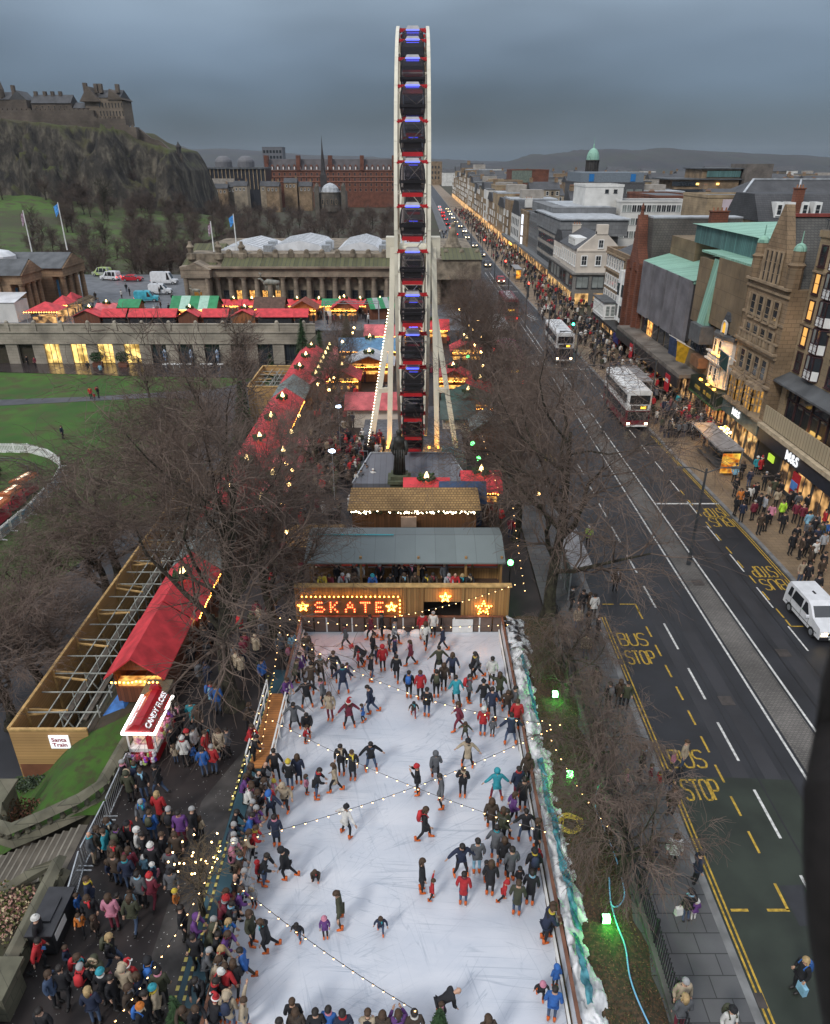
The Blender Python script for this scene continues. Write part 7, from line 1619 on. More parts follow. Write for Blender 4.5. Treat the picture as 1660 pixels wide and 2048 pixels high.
def addto(me, mb, off):
    """append the shapes of a builder to a mesh"""
    bm = bmesh.new(); bm.from_mesh(me); vv = [bm.verts.new(p) for p in mb.v]
    for f, m in zip(mb.f, mb.m):
        try: q = bm.faces.new([vv[i] for i in f]); q.material_index = m+off; q.smooth = True
        except ValueError: pass
    bm.to_mesh(me); bm.free()
def hand(mb, w, d):
    d = d.normalized(); s_ = d.orthogonal().normalized(); u_ = d.cross(s_)
    mb.tube([w-d*.02, w+d*.03, w+d*.085], [.026,.040,.036], 6, 0, True, .55)
    for k, (o_, ln) in enumerate(((-.03,.062),(-.010,.075),(.010,.070),(.028,.055))):
        p = w+d*.08+s_*o_; mb.tube([p, p+d*ln*.55, p+d*ln*.8+u_*ln*.35], [.010,.009,.007], 4)
    p = w+d*.025+s_*.035; mb.tube([p, p+d*.03+s_*.022, p+d*.055+s_*.02+u_*.02], [.011,.010,.008], 4)
ORDJ = ['pel','bel','che','nk','hd','tp','hl','hr','kl','kr','al','ar','sl','sr','el','er','wl','wr']
def body_mesh(p):
    J = POSE[p]; ix = {k: i for i, k in enumerate(ORDJ)}
    es = [('pel','bel'),('bel','che'),('che','nk'),('nk','hd'),('hd','tp'),('pel','hl'),('pel','hr'),('hl','kl'),('hr','kr'),('kl','al'),('kr','ar'),('che','sl'),('che','sr'),('sl','el'),('sr','er'),('el','wl'),('er','wr')]
    rd = dict(pel=(.145,.10),bel=(.13,.09),che=(.15,.10),nk=.055,hd=(.085,.10),tp=(.07,.08),hl=.095,hr=.095,kl=.062,kr=.062,al=.04,ar=.04,sl=.062,sr=.062,el=.045,er=.045,wl=.03,wr=.03)
    me = skinned('body', [J[k] for k in ORDJ], [(ix[a],ix[b]) for a, b in es], [rd[k] for k in ORDJ], 0, [SKIN, CM['k'], EYE])
    for f in me.polygons:
        c = f.center; f.use_smooth = True
        skin = (c-J['hd']).length < .19 or (c-J['nk']).length < .06 or min((c-J['wl']).length, (c-J['wr']).length) < .05
        f.material_index = 0 if skin else 1
    mb = MB(); up = (J['tp']-J['nk']).normalized(); rt = V(1,0,0); fw = rt.cross(up).normalized()*1.0
    if fw.y > 0: fw = -fw
    h = J['hd']
    mb.tube([h+fw*.075+up*.02, h+fw*.115-up*.012, h+fw*.095-up*.03], [.010,.017,.014], 5, 0)
    for s in (-1,1): mb.sph(h+fw*.092+up*.022+rt*s*.034, .011, 5, 4, 2); mb.sph(h+rt*s*.092-up*.0, .024, 6, 4, 0, (.5,1,1.2))
    mb.tube([h+fw*.092-up*.055-rt*.025, h+fw*.097-up*.058, h+fw*.092-up*.055+rt*.025], .008, 4, 2)
    for e_, w in (('el','wl'),('er','wr')): hand(mb, J[w], J[w]-J[e_])
    addto(me, mb, 0); return me
def jacket_mesh(p, kind):
    J = POSE[p]; K = ['pel','bel','che','nk','sl','sr','el','er','wl','wr']; ix = {k: i for i, k in enumerate(K)}
    up = (J['che']-J['pel']).normalized(); vs = [J[k].copy() for k in K]
    for e_, w in (('el','wl'),('er','wr')): vs[ix[w]] = J[e_].lerp(J[w], .92)
    vs[3] = J['che'].lerp(J['nk'], .8)
    es = [(0,1),(1,2),(2,3),(2,4),(2,5),(4,6),(5,7),(6,8),(7,9)]
    rd = [(.17,.13),(.165,.125),(.18,.13),(.085,.08),.085,.085,.068,.068,.055,.055]
    hem = {'s':.10,'L':.42}[kind]; mid = (J['kl']+J['kr'])/2; dn = (mid-J['pel']).normalized() if kind == 'L' else -up
    vs.append(J['pel']+dn*hem*.55); vs.append(J['pel']+dn*hem); n = len(vs); es += [(0,n-2),(n-2,n-1)]; rd += [(.185,.145),((.185,.15) if kind == 's' else (.21,.19))]
    me = skinned('jacket', vs, es, rd, 0, [CM['k']]); 
    for f in me.polygons: f.use_smooth = True
    return me
def head_mesh(kind):
    b = MB(); m = [CM['k']]
    def cap(r, zc, sc=(1,1.08,1), cut=-.02, mi=0):
        t_ = MB(); t_.sph((0,.012,zc), r, 12, 9, mi, sc)
        for f, mm in zip(t_.f, t_.m):
            c = sum((Vector(t_.v[i]) for i in f), Vector())/len(f)
            if c.z > cut or (c.y > .045 and c.z > cut-.09): b.add([t_.v[i] for i in f], [tuple(range(len(f)))], mi)
    if kind == 'short': cap(.112, .02, cut=.035)
    elif kind == 'long': cap(.116, .02, cut=.035); b.tube([(0,.075,.06),(0,.085,-.06),(0,.075,-.2)], [.085,.095,.05], 8, 0, True, .6); b.tube([(.09,.02,.04),(.1,.01,-.1),(.085,0,-.18)], [.03,.035,.02], 6); b.tube([(-.09,.02,.04),(-.1,.01,-.1),(-.085,0,-.18)], [.03,.035,.02], 6)
    elif kind == 'beanie': cap(.122, .03, cut=.03); b.sph((0,.01,.16), .04, 7, 5, 0); b.tube([(.118*math.cos(q),.012+.122*math.sin(q),.035) for q in [2*PI*i/12 for i in range(13)]], .018, 5)
    elif kind == 'santa': cap(.12, .03, cut=.03); b.tube([(0,.02,.1),(0,.06,.22),(.08,.09,.25),(.15,.1,.18)], [.09,.055,.035,.02], 7); b.sph((.16,.1,.15), .04, 6, 5, 1); b.tube([(.12*math.cos(q),.012+.124*math.sin(q),.04) for q in [2*PI*i/12 for i in range(13)]], .026, 5, 1); m.append(SANTAW)
    elif kind == 'hood': cap(.138, .01, cut=-.12); 
    elif kind == 'fur': cap(.138, .01, cut=-.12); b.tube([(.125*math.cos(q),-.055,.0+.14*math.sin(q)) for q in [2*PI*i/14 for i in range(15)]], .036, 6, 1); m.append(FURM)
    elif kind == 'helmet': cap(.135, .03, (1,1.2,.95), .0)
    if kind in ('hood','fur'):     # open the face
        keep = [(f, mm) for f, mm in zip(b.f, b.m) if mm == 1 or not (sum(b.v[i][1] for i in f)/len(f) < -.06 and abs(sum(b.v[i][0] for i in f)/len(f)) < .09 and -.15 < sum(b.v[i][2] for i in f)/len(f) < .075)]
        b.f = [k_[0] for k_ in keep]; b.m = [k_[1] for k_ in keep]
    me = b.mesh('hood' if kind in ('hood','fur') else kind, m, True); return me
def shoe_mesh(skate):
    b = MB()
    b.tube([(0,.05,.03),(0,.03,.02),(0,-.06,-.03),(0,-.16,-.045)], [.035,.05,.048,.032], 8); b.tube([(0,.03,-.03),(0,.03,.06),(0,.04,.16 if skate else .05)], [.05,.052,.055], 8)
    if skate: b.bar((0,-.17,-.085),(0,.09,-.085),.014,.035,1)
    return b.mesh('ice_skate' if skate else 'shoe', [SKATEM if skate else BOOT, BLADE], True)
BODY = {p: body_mesh(p) for p in POSE}; JACK = {(p,k): jacket_mesh(p,k) for p in POSE for k in 'sL'}
HEADM = {k: head_mesh(k) for k in ('short','long','beanie','santa','hood','fur','helmet')}
SHOES = {s: shoe_mesh(s) for s in (True, False)}
_b = MB(); _b.tube([(.085*math.cos(q),.08*math.sin(q),.01*math.sin(q*2)) for q in [2*PI*i/12 for i in range(13)]], .034, 6); _b.tube([(.05,-.09,0),(.06,-.135,-.1),(.055,-.15,-.26)], [.035,.04,.03], 6, 0, True, .5); SCARF = _b.mesh('scarf', CM['r'], True)
_b = MB(); _b.tube([(0,.20,-.22),(0,.21,-.12),(0,.20,.12),(0,.17,.2)], [.13,.15,.14,.07], 8, 0, True, .62)
for _s in (-1,1): _b.tube([(_s*.1,.15,.16),(_s*.12,.0,.2),(_s*.12,-.13,.06),(_s*.13,.0,-.18),(_s*.1,.15,-.2)], .02, 5)
BACKP = _b.mesh('backpack', CM['k'], True)
bagm = MB(); bagm.pz([(-.17,-.07),(.17,-.07),(.17,.07),(-.17,.07)], -.5, -.14); bagm.tube([(-.08,0,-.14),(-.05,0,0),(.05,0,0),(.08,0,-.14)], .01, 4); BAGM = bagm.mesh('shopping_bag', WHITE)
HK = {'b':('short','b','brown hair'),'d':('short','d','dark hair'),'l':('long','b','long brown hair'),'y':('long','y','long blonde hair'),'g':('short','g','grey hair'),'n':(None,None,'bald head'),'w':('beanie','w','white bobble hat'),'k':('beanie','k','black hat'),'r':('beanie','r','red bobble hat'),'p':('beanie','i','pink bobble hat'),'t':('beanie','t','teal bobble hat'),'s':('santa','r','santa hat'),'f':('fur',None,'fur trimmed hood'),'h':('hood',None,'hood up'),'e':('helmet','b','blue helmet'),'o':('beanie','a','orange hat'),'Y':('beanie','y','yellow hat'),'v':('long','d','long dark hair')}
def slot(o, i, m): o.material_slots[i].link = 'OBJECT'; o.material_slots[i].material = m
PEOPLE = []
def person(x, y, z, coat, legs, head, pose, face, kind, skate, place, grp, bag=False):
    sc_ = (.66 if kind == 'c' else random.uniform(1.0,1.09))
    o = obj('person', BODY[pose], None, (x,y,z+(.07*sc_ if skate else .0)), face*PI/4+random.uniform(-.25,.25)); o.scale = (sc_,)*3
    slot(o, 1, CM[legs]); J = POSE[pose]
    def part(nm, me, loc, rx=0.0, s=1.0):
        c = bpy.data.objects.new(nm, me); COL.objects.link(c); c.parent = o; c.location = loc; c.rotation_euler = (rx,0,0); c.scale = (s,)*3; return c
    j = part('coat' if kind == 'L' else 'jacket', JACK[(pose, 'L' if kind == 'L' else 's')], (0,0,0)); slot(j, 0, CM[coat])
    up = J['tp']-J['nk']; rx = math.atan2(-(up.y), up.z); hk, hm, hw = HK[head]
    if hk:
        nm = {'short':'hair','long':'hair','beanie':'hat','santa':'hat','hood':'hood','fur':'hood','helmet':'helmet'}[hk]
        c = part(nm, HEADM[hk], J['hd'], rx, 1.28 if kind == 'c' else 1.03); m_ = CM[coat] if hm is None else (HAIRM[hm] if hk in ('short','long') else CM[hm]); slot(c, 0, m_)
    for a_ in ('al','ar'): part('ice_skate' if skate else 'shoe', SHOES[skate], J[a_])
    if bag: c = part('shopping_bag', BAGM, J['wl']); slot(c, 0, CM[random.choice('wsil')])
    if hk != 'fur' and hk != 'hood' and random.random() < .38: c = part('scarf', SCARF, J['nk']+V(0,-.01,.02), rx); slot(c, 0, CM[random.choice('rmwcsigytpl')])
    if pose in (0,1,2,3,8) and kind != 'c' and random.random() < .13: c = part('backpack', BACKP, J['che'], rx*.8); slot(c, 0, CM[random.choice('krngbo')])
    tag(o, '', 'person', grp); who = 'child' if kind == 'c' else 'person'
    PEOPLE.append(dict(o=o, c=CN[coat], g='long coat' if kind == 'L' else 'jacket', l=CN[legs]+(' jeans' if legs == 'j' else ' trousers'), h=hw, w=who, p=POSEW[pose], pl=place, x=x, y=y)); return o
def finish_people():
    from collections import defaultdict
    def lab(q, lv):
        base = f"{q['w']} in {q['c']} {q['g']}"
        return [f"{base}, {q['p']} {q['pl']}", f"{base} and {q['h']}, {q['p']} {q['pl']}", f"{base}, {q['h']}, {q['pl']}, by {q['nb']}", f"{base}, {q['l']}, {q['h']}, {q['pl']}"][lv]
    for q in PEOPLE:
        nb = min((r_ for r_ in PEOPLE if r_ is not q and (r_['c'] != q['c'])), key=lambda r_: (r_['x']-q['x'])**2+(r_['y']-q['y'])**2)
        q['nb'] = f"someone in {nb['c']}"; q['lab'] = lab(q, 0)
    for lv in (1,2,3):
        d = defaultdict(list)
        for q in PEOPLE: d[q['lab']].append(q)
        for g_ in d.values():
            if len(g_) > 1:
                for q in g_: q['lab'] = lab(q, lv)
    d = defaultdict(list)
    for q in PEOPLE: d[q['lab']].append(q)
    for g_ in d.values():
        if len(g_) > 1:
            g_.sort(key=lambda q: (q['x'], q['y']))
            for i, q in enumerate(g_): q['lab'] = f"{q['c']} {q['g']}, {q['h']}, {ORD[i]} from left {q['pl']}"
    seen = set()
    for q in PEOPLE:
        L_ = q['lab']; k = 0
        while L_ in seen or len(L_.split()) > 16:
            if k == 0: L_ = f"{q['c']} {q['g']}, {q['h']}, {q['pl']}, by {q['nb']}"
            elif k == 1: L_ = f"{q['c']} {q['g']}, {q['l']}, {q['pl']}, by {q['nb']}"
            else: L_ = f"{q['c']} {q['g']}, {q['p']} {q['pl']}, {ORD[k]}"
            k += 1
        seen.add(L_); q['o']['label'] = L_
    return
def rinkplace(x, y):
    if x < -4.6: return 'by the left barrier of the ice' if y > 18 else 'by the left barrier near the camera'
    if x > 3.2: return 'by the right barrier' if y > 26 else ('at the right edge mid rink' if y > 17.5 else 'at the right edge near the camera')
    return 'just below the SKATE wall' if y > 31.5 else ('on the far part of the ice' if y > 27 else ('on the middle of the ice' if y > 19.5 else 'on the near part of the ice'))
def crowd(data, ox, oy, sc_, z, skate, place, grp, head=False, dflt='0'):
    for it in data.split(';'):
        it = it.strip()
        if not it: continue
        a = it.split(); u, v = [float(q) for q in a[0].split(',')]; u = ox+u/sc_; v = oy+v/sc_
        s = a[1]; coat, legs, hd, pose, face = s[0], s[1], s[2], int(s[3]), int(s[4]); kind = s[5] if len(s) > 5 else 'a'; bag = '+' in s; kind = 'a' if kind == '+' else kind
        x, y = G(u, v, z+((1.62 if kind != 'c' else 1.08) if head else (.08 if skate else 0)))
        pl = place(x, y) if callable(place) else place
        person(x, y, z, coat, legs, hd, pose, face, kind, skate, pl, grp, bag)
# feet positions surveyed from the photograph; coat, legs, head, pose, facing
crowd("""570,180 gkd16;705,130 mkd16;762,130 kkd06;800,190 gkl02c;828,160 lkk12;975,128 rkb04;992,178 wkl14L;1033,115 wkg00;1085,195 nkb16;715,235 kkd12;730,258 nkb02c;662,272 kkr66;635,278 rkr02c;765,300 rkh04;830,252 nkd02;838,355 kkd14;915,272 mkl16;702,345 kjd32;578,340 gjb30c;505,345 kkb24;436,360 dkb24;392,300 dkl02;300,375 okb22;385,405 dkd24;555,420 njd34;362,497 kkd34;450,482 gkd36;485,562 cml00;586,598 mks30;660,570 bkb96c;705,527 njd26;296,607 gkd30L;364,655 kkd50;352,682 rkb52c;905,442 kkd04;965,452 rkb04;930,545 dmd20c;1000,542 kjd04;1065,308 okd34L;1134,347 nkl24L;1050,440 kkd04;1090,403 dkl04;1156,476 tkd24;1271,338 gkd26;1240,342 kkd52;1345,372 wkd04;1224,468 gkd02;1302,497 kgk24;1386,462 okl94;1346,545 nkd24;1426,535 dkl20;1465,535 gkd02;1170,617 mml16;1205,662 okl30c;1298,642 rjw04;1350,647 gkd04c;1446,692 njd34;1476,612 rkb04;702,828 kjd30;545,852 kkd00;605,878 kkb00L;514,948 ckl16L;195,878 kkd24;271,932 kjY04;318,903 nkl04L;360,955 ikl02c;412,982 kjd52;248,1045 ckf20;175,1093 nke30;1047,888 gkh14L;950,960 kkr46;1217,806 ckk30L;1191,968 kkb40;1080,1018 gkd36L;1370,992 tmh34;1481,982 nmd04;1530,905 dkl04;1455,1108 pkl12;1510,1040 kkd04L;1340,1163 dkl14;1400,1202 okl04;1522,1208 kjd34;568,1182 wkk33;986,1203 kkl12L;200,1235 nkd04L""", 480, 1230, 2.677, .03, True, rinkplace, 'skaters on the ice')
crowd("""230,268 kjd52;205,252 rkr02c;325,243 kkh26;440,248 dkl70c;185,358 lkf00c;181,518 okl02;246,542 kkl26L;370,498 kjd20c;480,487 pkp00c;545,432 odb36;710,472 njb20c;880,298 kkl02L;920,328 rkb92c;1040,225 nkd30;1105,217 gsd04;1050,347 rjd04L;1180,163 gjd24;1218,82 okd12;1143,252 dkd02c;1160,307 kkl04L;1215,203 kkl14;1245,250 gkd04L;1215,332 rkr22c;1280,278 krd04c;1325,347 kkd04L;1335,255 kkk04L;1356,207 rkr04c;1350,128 kkl02;1270,388 ojb04L;1386,503 nkb52;1410,474 dkl02;1371,742 kkp20c;1430,690 bkh04c;1415,828 bjd04;152,668 bdd16;115,723 kkl14;75,752 rjb24;55,838 bkd04c;92,858 cjf04L;150,872 cjb92;955,818 kkn62;958,845 ikb02c""", 420, 1640, 2.075, .03, True, rinkplace, 'skaters on the ice')
LEFTP = lambda x, y: 'behind the left rail'+(' near the ramp' if y > 21.5 else (' by the lit sapling' if y > 16.5 else ' near the camera'))
crowd("""1460,20 nkg52;1458,92 gkg52;1462,140 ikw52L;1500,225 dkb52;1592,62 rkb52c;1557,82 ckl52;1525,330 lkg52;1495,362 kkn42;1505,445 pkl52;1405,462 mkb52;1443,530 kkd52;1403,512 mkr52;1325,630 dkg52;1420,645 bjy52;1322,690 okf52;1352,735 kkd52;1417,722 pkl52;1215,612 pkf52L;1230,752 kkd00;1295,832 gkg52;1377,822 cky52;1357,892 ckl52;1370,972 kkw52;1257,982 kkd50;1337,1032 kkd52;1172,1165 dkl50;1215,1190 kkb51;1345,1170 kks53""", 0, 1640, 3.192, 0, False, LEFTP, 'spectators behind the left rail', True)
crowd("""1575,932 dkl52;1622,982 kkn52;1540,992 pkl52;1570,1055 wkb52;1635,1085 kkd42;1610,1202 pkl52;1580,1165 gkg52;1580,1245 bkd52;1480,1218 kkd52;1460,1300 gkg52""", 0, 1240, 3.192, 0, False, LEFTP, 'spectators behind the left rail', True)
crowd("""112,795 kkn52;75,852 kkd52;165,882 ikY52c;105,882 dkl52;70,948 dkl52;38,922 wkl52;60,1035 pkg52;35,1062 bkd52;22,1165 rkb52c;55,1140 rkb52;30,805 dkl52;212,112 gkg01;277,102 sjb01;256,165 ikb01c;352,112 dkd01;318,212 pkd01;112,245 bkd01;236,342 pkb51;40,592 rkb52;62,655 kkd52;25,480 dkl52""", 480, 1230, 2.677, 0, False, lambda x, y: 'beside the timber ramp' if y > 22 else LEFTP(x, y), 'spectators behind the left rail', True)
PATHP = lambda x, y: 'by the generator and balustrade' if x < -11.7 and y < 18.5 else ('in the queue below the steps' if x < -11.2 and y > 18.5 else ('near the candy stall' if y > 22 else ('beside the lit sapling' if x > -9.4 else ('on the path centre' if y > 16.3 else 'at the bottom of the path'))))
crowd("""562,92 gcn02;612,55 dkl02;655,75 tkb06;682,14 kkb00;740,65 kkd04;720,158 dkl00;808,30 kkk00;868,62 wkh02;905,105 kkd06;815,190 mkl04;960,175 kkw04;1030,105 kkb02+;1112,98 dkl00;1075,200 gkb04;716,226 djb04;680,262 nkl02c;792,252 njb04;912,238 sjw04c;968,282 njw02c+;946,362 mmr14;875,362 gkd04;822,462 sjb04c;550,388 nkb02;482,480 bkb02c;552,502 kkl00;690,508 iml04;822,515 ojl14;1080,330 gkk00;1112,452 akY02c;495,602 akb10c;228,642 kkw02;202,770 rkd22;405,812 nkb12c;492,888 kkl02;602,885 okf40;686,758 kjy12;808,932 rks00;780,962 cjf04;640,982 kkt04;682,962 ikl02c;512,952 kkg04;942,908 kkh04L;1005,978 okk04;976,1078 ckt06;560,1102 njy04;306,988 jkl02;376,970 kkd14;252,1232 kkd00;815,1082 dkl02;890,1190 kko02;922,1122 kkd06;862,1142 djl00c;1150,575 kkd02;745,480 kkd04c;590,620 dkl02c;700,1010 kkd02;870,1000 nkl06""", 0, 1640, 3.192, 0, False, PATHP, 'people on the path beside the rink', True)
crowd("""1000,1122 rky04L;950,1228 bjb04;896,1152 gkg10;1075,1222 dkg04;1137,1248 pmd00;1225,1222 kkg02;1270,1262 ckl04c;680,1292 kkl02;992,945 kjd16;892,968 kjb00;802,980 okf04L;776,912 kkg02;852,918 dkb04;1030,512 ckw02;1030,562 rkd04;1130,552 kkd00;1213,530 tkd04L;1088,702 kkd02;1107,802 cjl04c;1160,762 wkw04;1190,714 kkr06;1230,692 wkk02;1302,718 rkb02;1390,712 ckl00;1442,700 gkd06;1283,825 bjk04;1346,808 rjg04;1218,800 bjb04c;1380,780 cjl04c;1372,432 bjb04;1340,412 sjb02;1395,770 kkl02c;1310,690 kkd02;1250,560 dkl00;945,520 kkb04""", 0, 1240, 3.192, 0, False, lambda x, y: 'in the crowd near the candy stall' if y > 22 else PATHP(x, y), 'people on the path beside the rink', True)
crowd("""340,755 kkb04;354,802 dkl04;437,803 kkd84;490,788 bkd04;550,814 nkd04;652,830 ckb54;716,814 dkl04;782,808 pkl44;848,812 dkd04;288,838 kkd06;1155,834 dkl04""", 420, 1640, 2.075, 0, False, 'at the bottom edge of the ice', 'spectators at the near end of the rink', True)
# balcony above the SKATE wall
rs = random.Random(9)
for k, (u, v, s) in enumerate([(q[0], q[1], q[2]) for q in ((272,650,'ykb50'),(322,635,'mkd50'),(365,600,'kkd01'),(402,635,'lkg50'),(475,595,'kkg07'),(445,640,'kkw50'),(478,640,'dkl50'),(510,605,'wkl00'),(588,632,'bkt50'),(642,608,'kkg50'),(702,630,'kkd50'),(742,565,'kkd01'),(778,555,'kkg40'),(795,640,'dkl50'),(840,568,'kks00'),(862,640,'dkb50'),(903,560,'kkd40'),(936,625,'kkd50'),(975,632,'dkd50'),(1048,605,'gkn01'),(1074,630,'lkg50'),(1117,635,'rkn50'),(1162,635,'kky50'),(1208,632,'kkd50'))]):
    uu = 560+u/3.192; yb = 35.9 if v > 610 else 36.9; x = P(uu, 960+v/3.192, yb).x
    person(x, yb, 1.9, s[0], s[1], s[2], int(s[3]), int(s[4]), 'a', False, 'on the balcony over the SKATE wall', 'spectators on the balcony')
# right hand pavement, road and bank
RP = lambda x, y: 'on the roadside pavement near the camera' if y < 20 else ('on the pavement by the near railing' if y < 27 else ('waiting by the near bus stop' if y < 37.5 else 'on the road beyond the shelter'))
crowd("""805,628 wkl00;682,642 dkl04;930,715 nkd02;880,918 kjk04+;922,912 pww04c;1470,1290 kky06+;800,362 dkl00;780,245 kjd00;735,215 rkb02c;560,205 iky02c;690,178 mkb02c;640,140 kkd02""", 1040, 1500, 2.677, 0, False, RP, 'people on the roadside pavement')
crowd("""885,1250 ckg00;885,1335 gmy04;1140,1390 wkk00L""", 1040, 1500, 2.677, .12, False, RP, 'people on the roadside pavement', True)
crowd("""440,235 hkw04;575,465 dkl00;385,660 cjb00;435,692 kkl02;485,705 kkd02;408,580 kkd00;440,590 dkl02;465,600 wkd04;355,560 kkd02;470,982 kkd04;538,1052 kkd04;590,1045 dkl04;626,1052 okd00;425,800 cjb00;912,1352 cjb01;862,1355 iky01c""", 1000, 1000, 2.515, .1, False, RP, 'people on the roadside pavement')
CI = 'kngromwtbcpidyshajl'
def merge(data, ox, oy, sc_, z):
    for it in data.split(';'):
        a = it.split(); u, v = [float(q) for q in a[0].split(',')]; s = a[1]; kid = len(s) > 5 and s[5] == 'c'
        x, y = G(ox+u/sc_, oy+v/sc_, z+(1.08 if kid else 1.62)); SHOPPERS.append((x, y, z, s, kid))
def big_crowd(name, label, lst):
    mats = [CM[c] for c in CI]; n0 = len(mats); mats += [SKIN, EYE, BOOT, FURM, SANTAW, HAIRM['b'], HAIRM['d'], HAIRM['y'], HAIRM['g']]
    vs = []; fs = []; ms = []
    for (x, y, z, s, kid) in lst:
        coat, legs, hd, p, face = s[0], s[1], s[2], int(s[3]), int(s[4]); J = POSE[p]; sc_ = .66 if kid else random.uniform(1.0,1.08)
        Mx = Matrix.Translation((x,y,z)) @ Matrix.Rotation(face*PI/4+random.uniform(-.3,.3),4,'Z') @ Matrix.Scale(sc_,4); up = J['tp']-J['nk']; rx = math.atan2(-up.y, up.z)
        hk, hm, _ = HK[hd]; kind = 'L' if (len(s) > 5 and s[5] == 'L') else 's'
        pcs = [(BODY[p], Mx, [n0, CI.index(legs), n0+1]), (JACK[(p,kind)], Mx, [CI.index(coat)])]
        if hk: pcs.append((HEADM[hk], Mx @ Matrix.Translation(J['hd']) @ Matrix.Rotation(rx,4,'X'), [(n0+5+'bdyg'.index(hm)) if hk in ('short','long') else CI.index(hm or coat), n0+3 if hk == 'fur' else n0+4]))
        for a_ in ('al','ar'): pcs.append((SHOES[False], Mx @ Matrix.Translation(J[a_]), [n0+2, n0+2]))
        for me, T_, mp_ in pcs:
            n = len(vs); vs.extend(tuple(T_ @ q.co) for q in me.vertices)
            for f in me.polygons: fs.append(tuple(i+n for i in f.vertices)); ms.append(mp_[f.material_index])
    me = bpy.data.meshes.new(name); me.from_pydata(vs, [], fs)
    for m in mats: me.materials.append(m)
    me.polygons.foreach_set('material_index', ms); me.polygons.foreach_set('use_smooth', [True]*len(fs)); me.update()
    o = tag(obj(name, me), label, 'crowd'); o['kind'] = 'stuff'; return o
SHOPPERS = []
merge("""1040,1232 skd00;1090,1212 kkl04;1140,1262 njb04;1182,1180 tkw00;1212,1182 rks00L;1242,1282 kkg04;1265,1362 ckl02;1322,1392 ckl04;1356,1470 hkd04;1366,1552 kkd00+;1252,1542 kkd04;1212,1562 dkl00;1166,1472 mkg04;1092,1482 nkd04;1050,1442 kkl02;1046,1322 kkd00;1142,1372 wkl04;1182,1352 kkd00;1402,1412 kkd00;1432,1402 kkb06;1460,1422 gkd04;1492,1502 mkn04;1530,1552 sjk04;1580,1562 gkl00;1640,1612 bjd00;1640,1532 rkd02;1520,1432 kkd02;1075,1392 akl00;1110,1392 kkd04;1165,1352 rkd04c;960,1082 kkd04;1005,1072 tkd02;1030,1092 rkb00;1320,1282 kkd02;1360,1272 dkl00;1240,1442 lkd02;1285,1492 ikl00;1205,1432 kkd00;1450,1640 kkd00;1530,1612 gkd00;1570,1590 kjd04;1345,1340 kkl06;1300,1330 ogd04;880,985 kkd00;840,1000 mkd02;740,930 ckl00;770,960 kkd04;905,940 pkl02;860,930 rkb00;640,740 kkd02;660,760 tkb00;600,735 kkd04;720,800 dkl02;690,830 kkd00""", 1160, 560, 3.32, .12)
merge("""1482,175 kkl00;1500,140 kkd02;1528,195 dkd06;1555,185 kkd00;1560,150 kkl04;1598,210 wkg00;1590,170 kkd04;1605,145 nkd00;1530,315 cjl00+;1562,330 kkd00+;1610,390 kkd00;1640,270 kkd02;1632,300 dkl00;1575,245 dkl02;1500,20 mkd00;1430,10 hkd04;1625,120 okd00;1640,170 lkd00""", 1000, 1000, 2.515, .12)
big_crowd('crowd', 'crowd of winter shoppers on the buff pavement outside the navy fronted shop', SHOPPERS)
# garden walkers
for u, v, s in ((183,798,'rkb00'),(190,800,'rkb01c'),(198,796,'kkd02'),(127,878,'nkb02'),(57,733,'kkd02'),(72,735,'mkb00'),(178,745,'kkl00'),(280,737,'kkd02'),(203,750,'skb04')):
    x, y = G(u, v, GZ); person(x, y, GZ, s[0], s[1], s[2], int(s[3]), int(s[4]), 'c' if s.endswith('c') else 'a', False, 'in the low garden below the terrace', 'walkers in the low garden')
finish_people()
# farther crowds: too many to count
def simple_crowd(name, label, spots, seed, mats='kkkndgmrowdkgkc'):
    rr = random.Random(seed); mm = [CM[c] for c in 'kndgmrowcb']+[SKIN, HAIRM['d'], HAIRM['b']]; b = MB(); code = 'kndgmrowcb'
    for x, y, z in spots:
        h = rr.uniform(.9,1.03)*(.7 if rr.random() < .1 else 1); a = rr.uniform(0,2*PI); c = code.index(rr.choice(mats)); l_ = code.index(rr.choice('kkknd')); ca, sa = math.cos(a)*.1, math.sin(a)*.1; st_ = rr.uniform(-.15,.15)
        for s in (-1,1): b.tube([(x+s*ca-sa*s*st_*3,y+s*sa+ca*s*st_*3,z),(x+s*ca,y+s*sa,z+.45*h),(x+s*ca*.8,y+s*sa*.8,z+.9*h)],[.06,.07,.09],5,l_)
        b.tube([(x,y,z+.78*h),(x,y,z+1.1*h),(x,y,z+1.38*h),(x,y,z+1.46*h)],[.2,.19,.2,.08],7,c)
        for s in (-1,1): b.tube([(x+s*ca*2,y+s*sa*2,z+1.4*h),(x+s*ca*2.6,y+s*sa*2.6,z+1.12*h),(x+s*ca*2.3-sa*1.5,y+s*sa*2.3+ca*1.5,z+.88*h)],[.07,.06,.045],5,c)
        b.sph((x,y,z+1.6*h),.105,6,5,10); b.sph((x,y,z+1.64*h),.112,6,4,11+(rr.random()<.5) if rr.random()<.75 else c,(1,1,.85))
    o = tag(b.build(name, mm), label, 'crowd'); o['kind'] = 'stuff'; return o
rs = random.Random(17); sp = []
while len(sp) < 950:
    y = 68+380*(rs.random()**1.7); xr = 30.6 if y < 124 or y > 143 else 36; xl = ki(KR,y)+.6; x = lerp(xl, xr, rs.random()**.75); sp.append((x, y, .12 if x < 31 else .0))
for k in range(70): sp.append((rs.uniform(22.5,30), rs.uniform(120,140), .02))
for k in range(60): sp.append((rs.uniform(9.6,12.6), rs.uniform(100,300), .12))
simple_crowd('crowd', 'dense crowd of shoppers filling the far pavement in front of the shops', sp, 5)
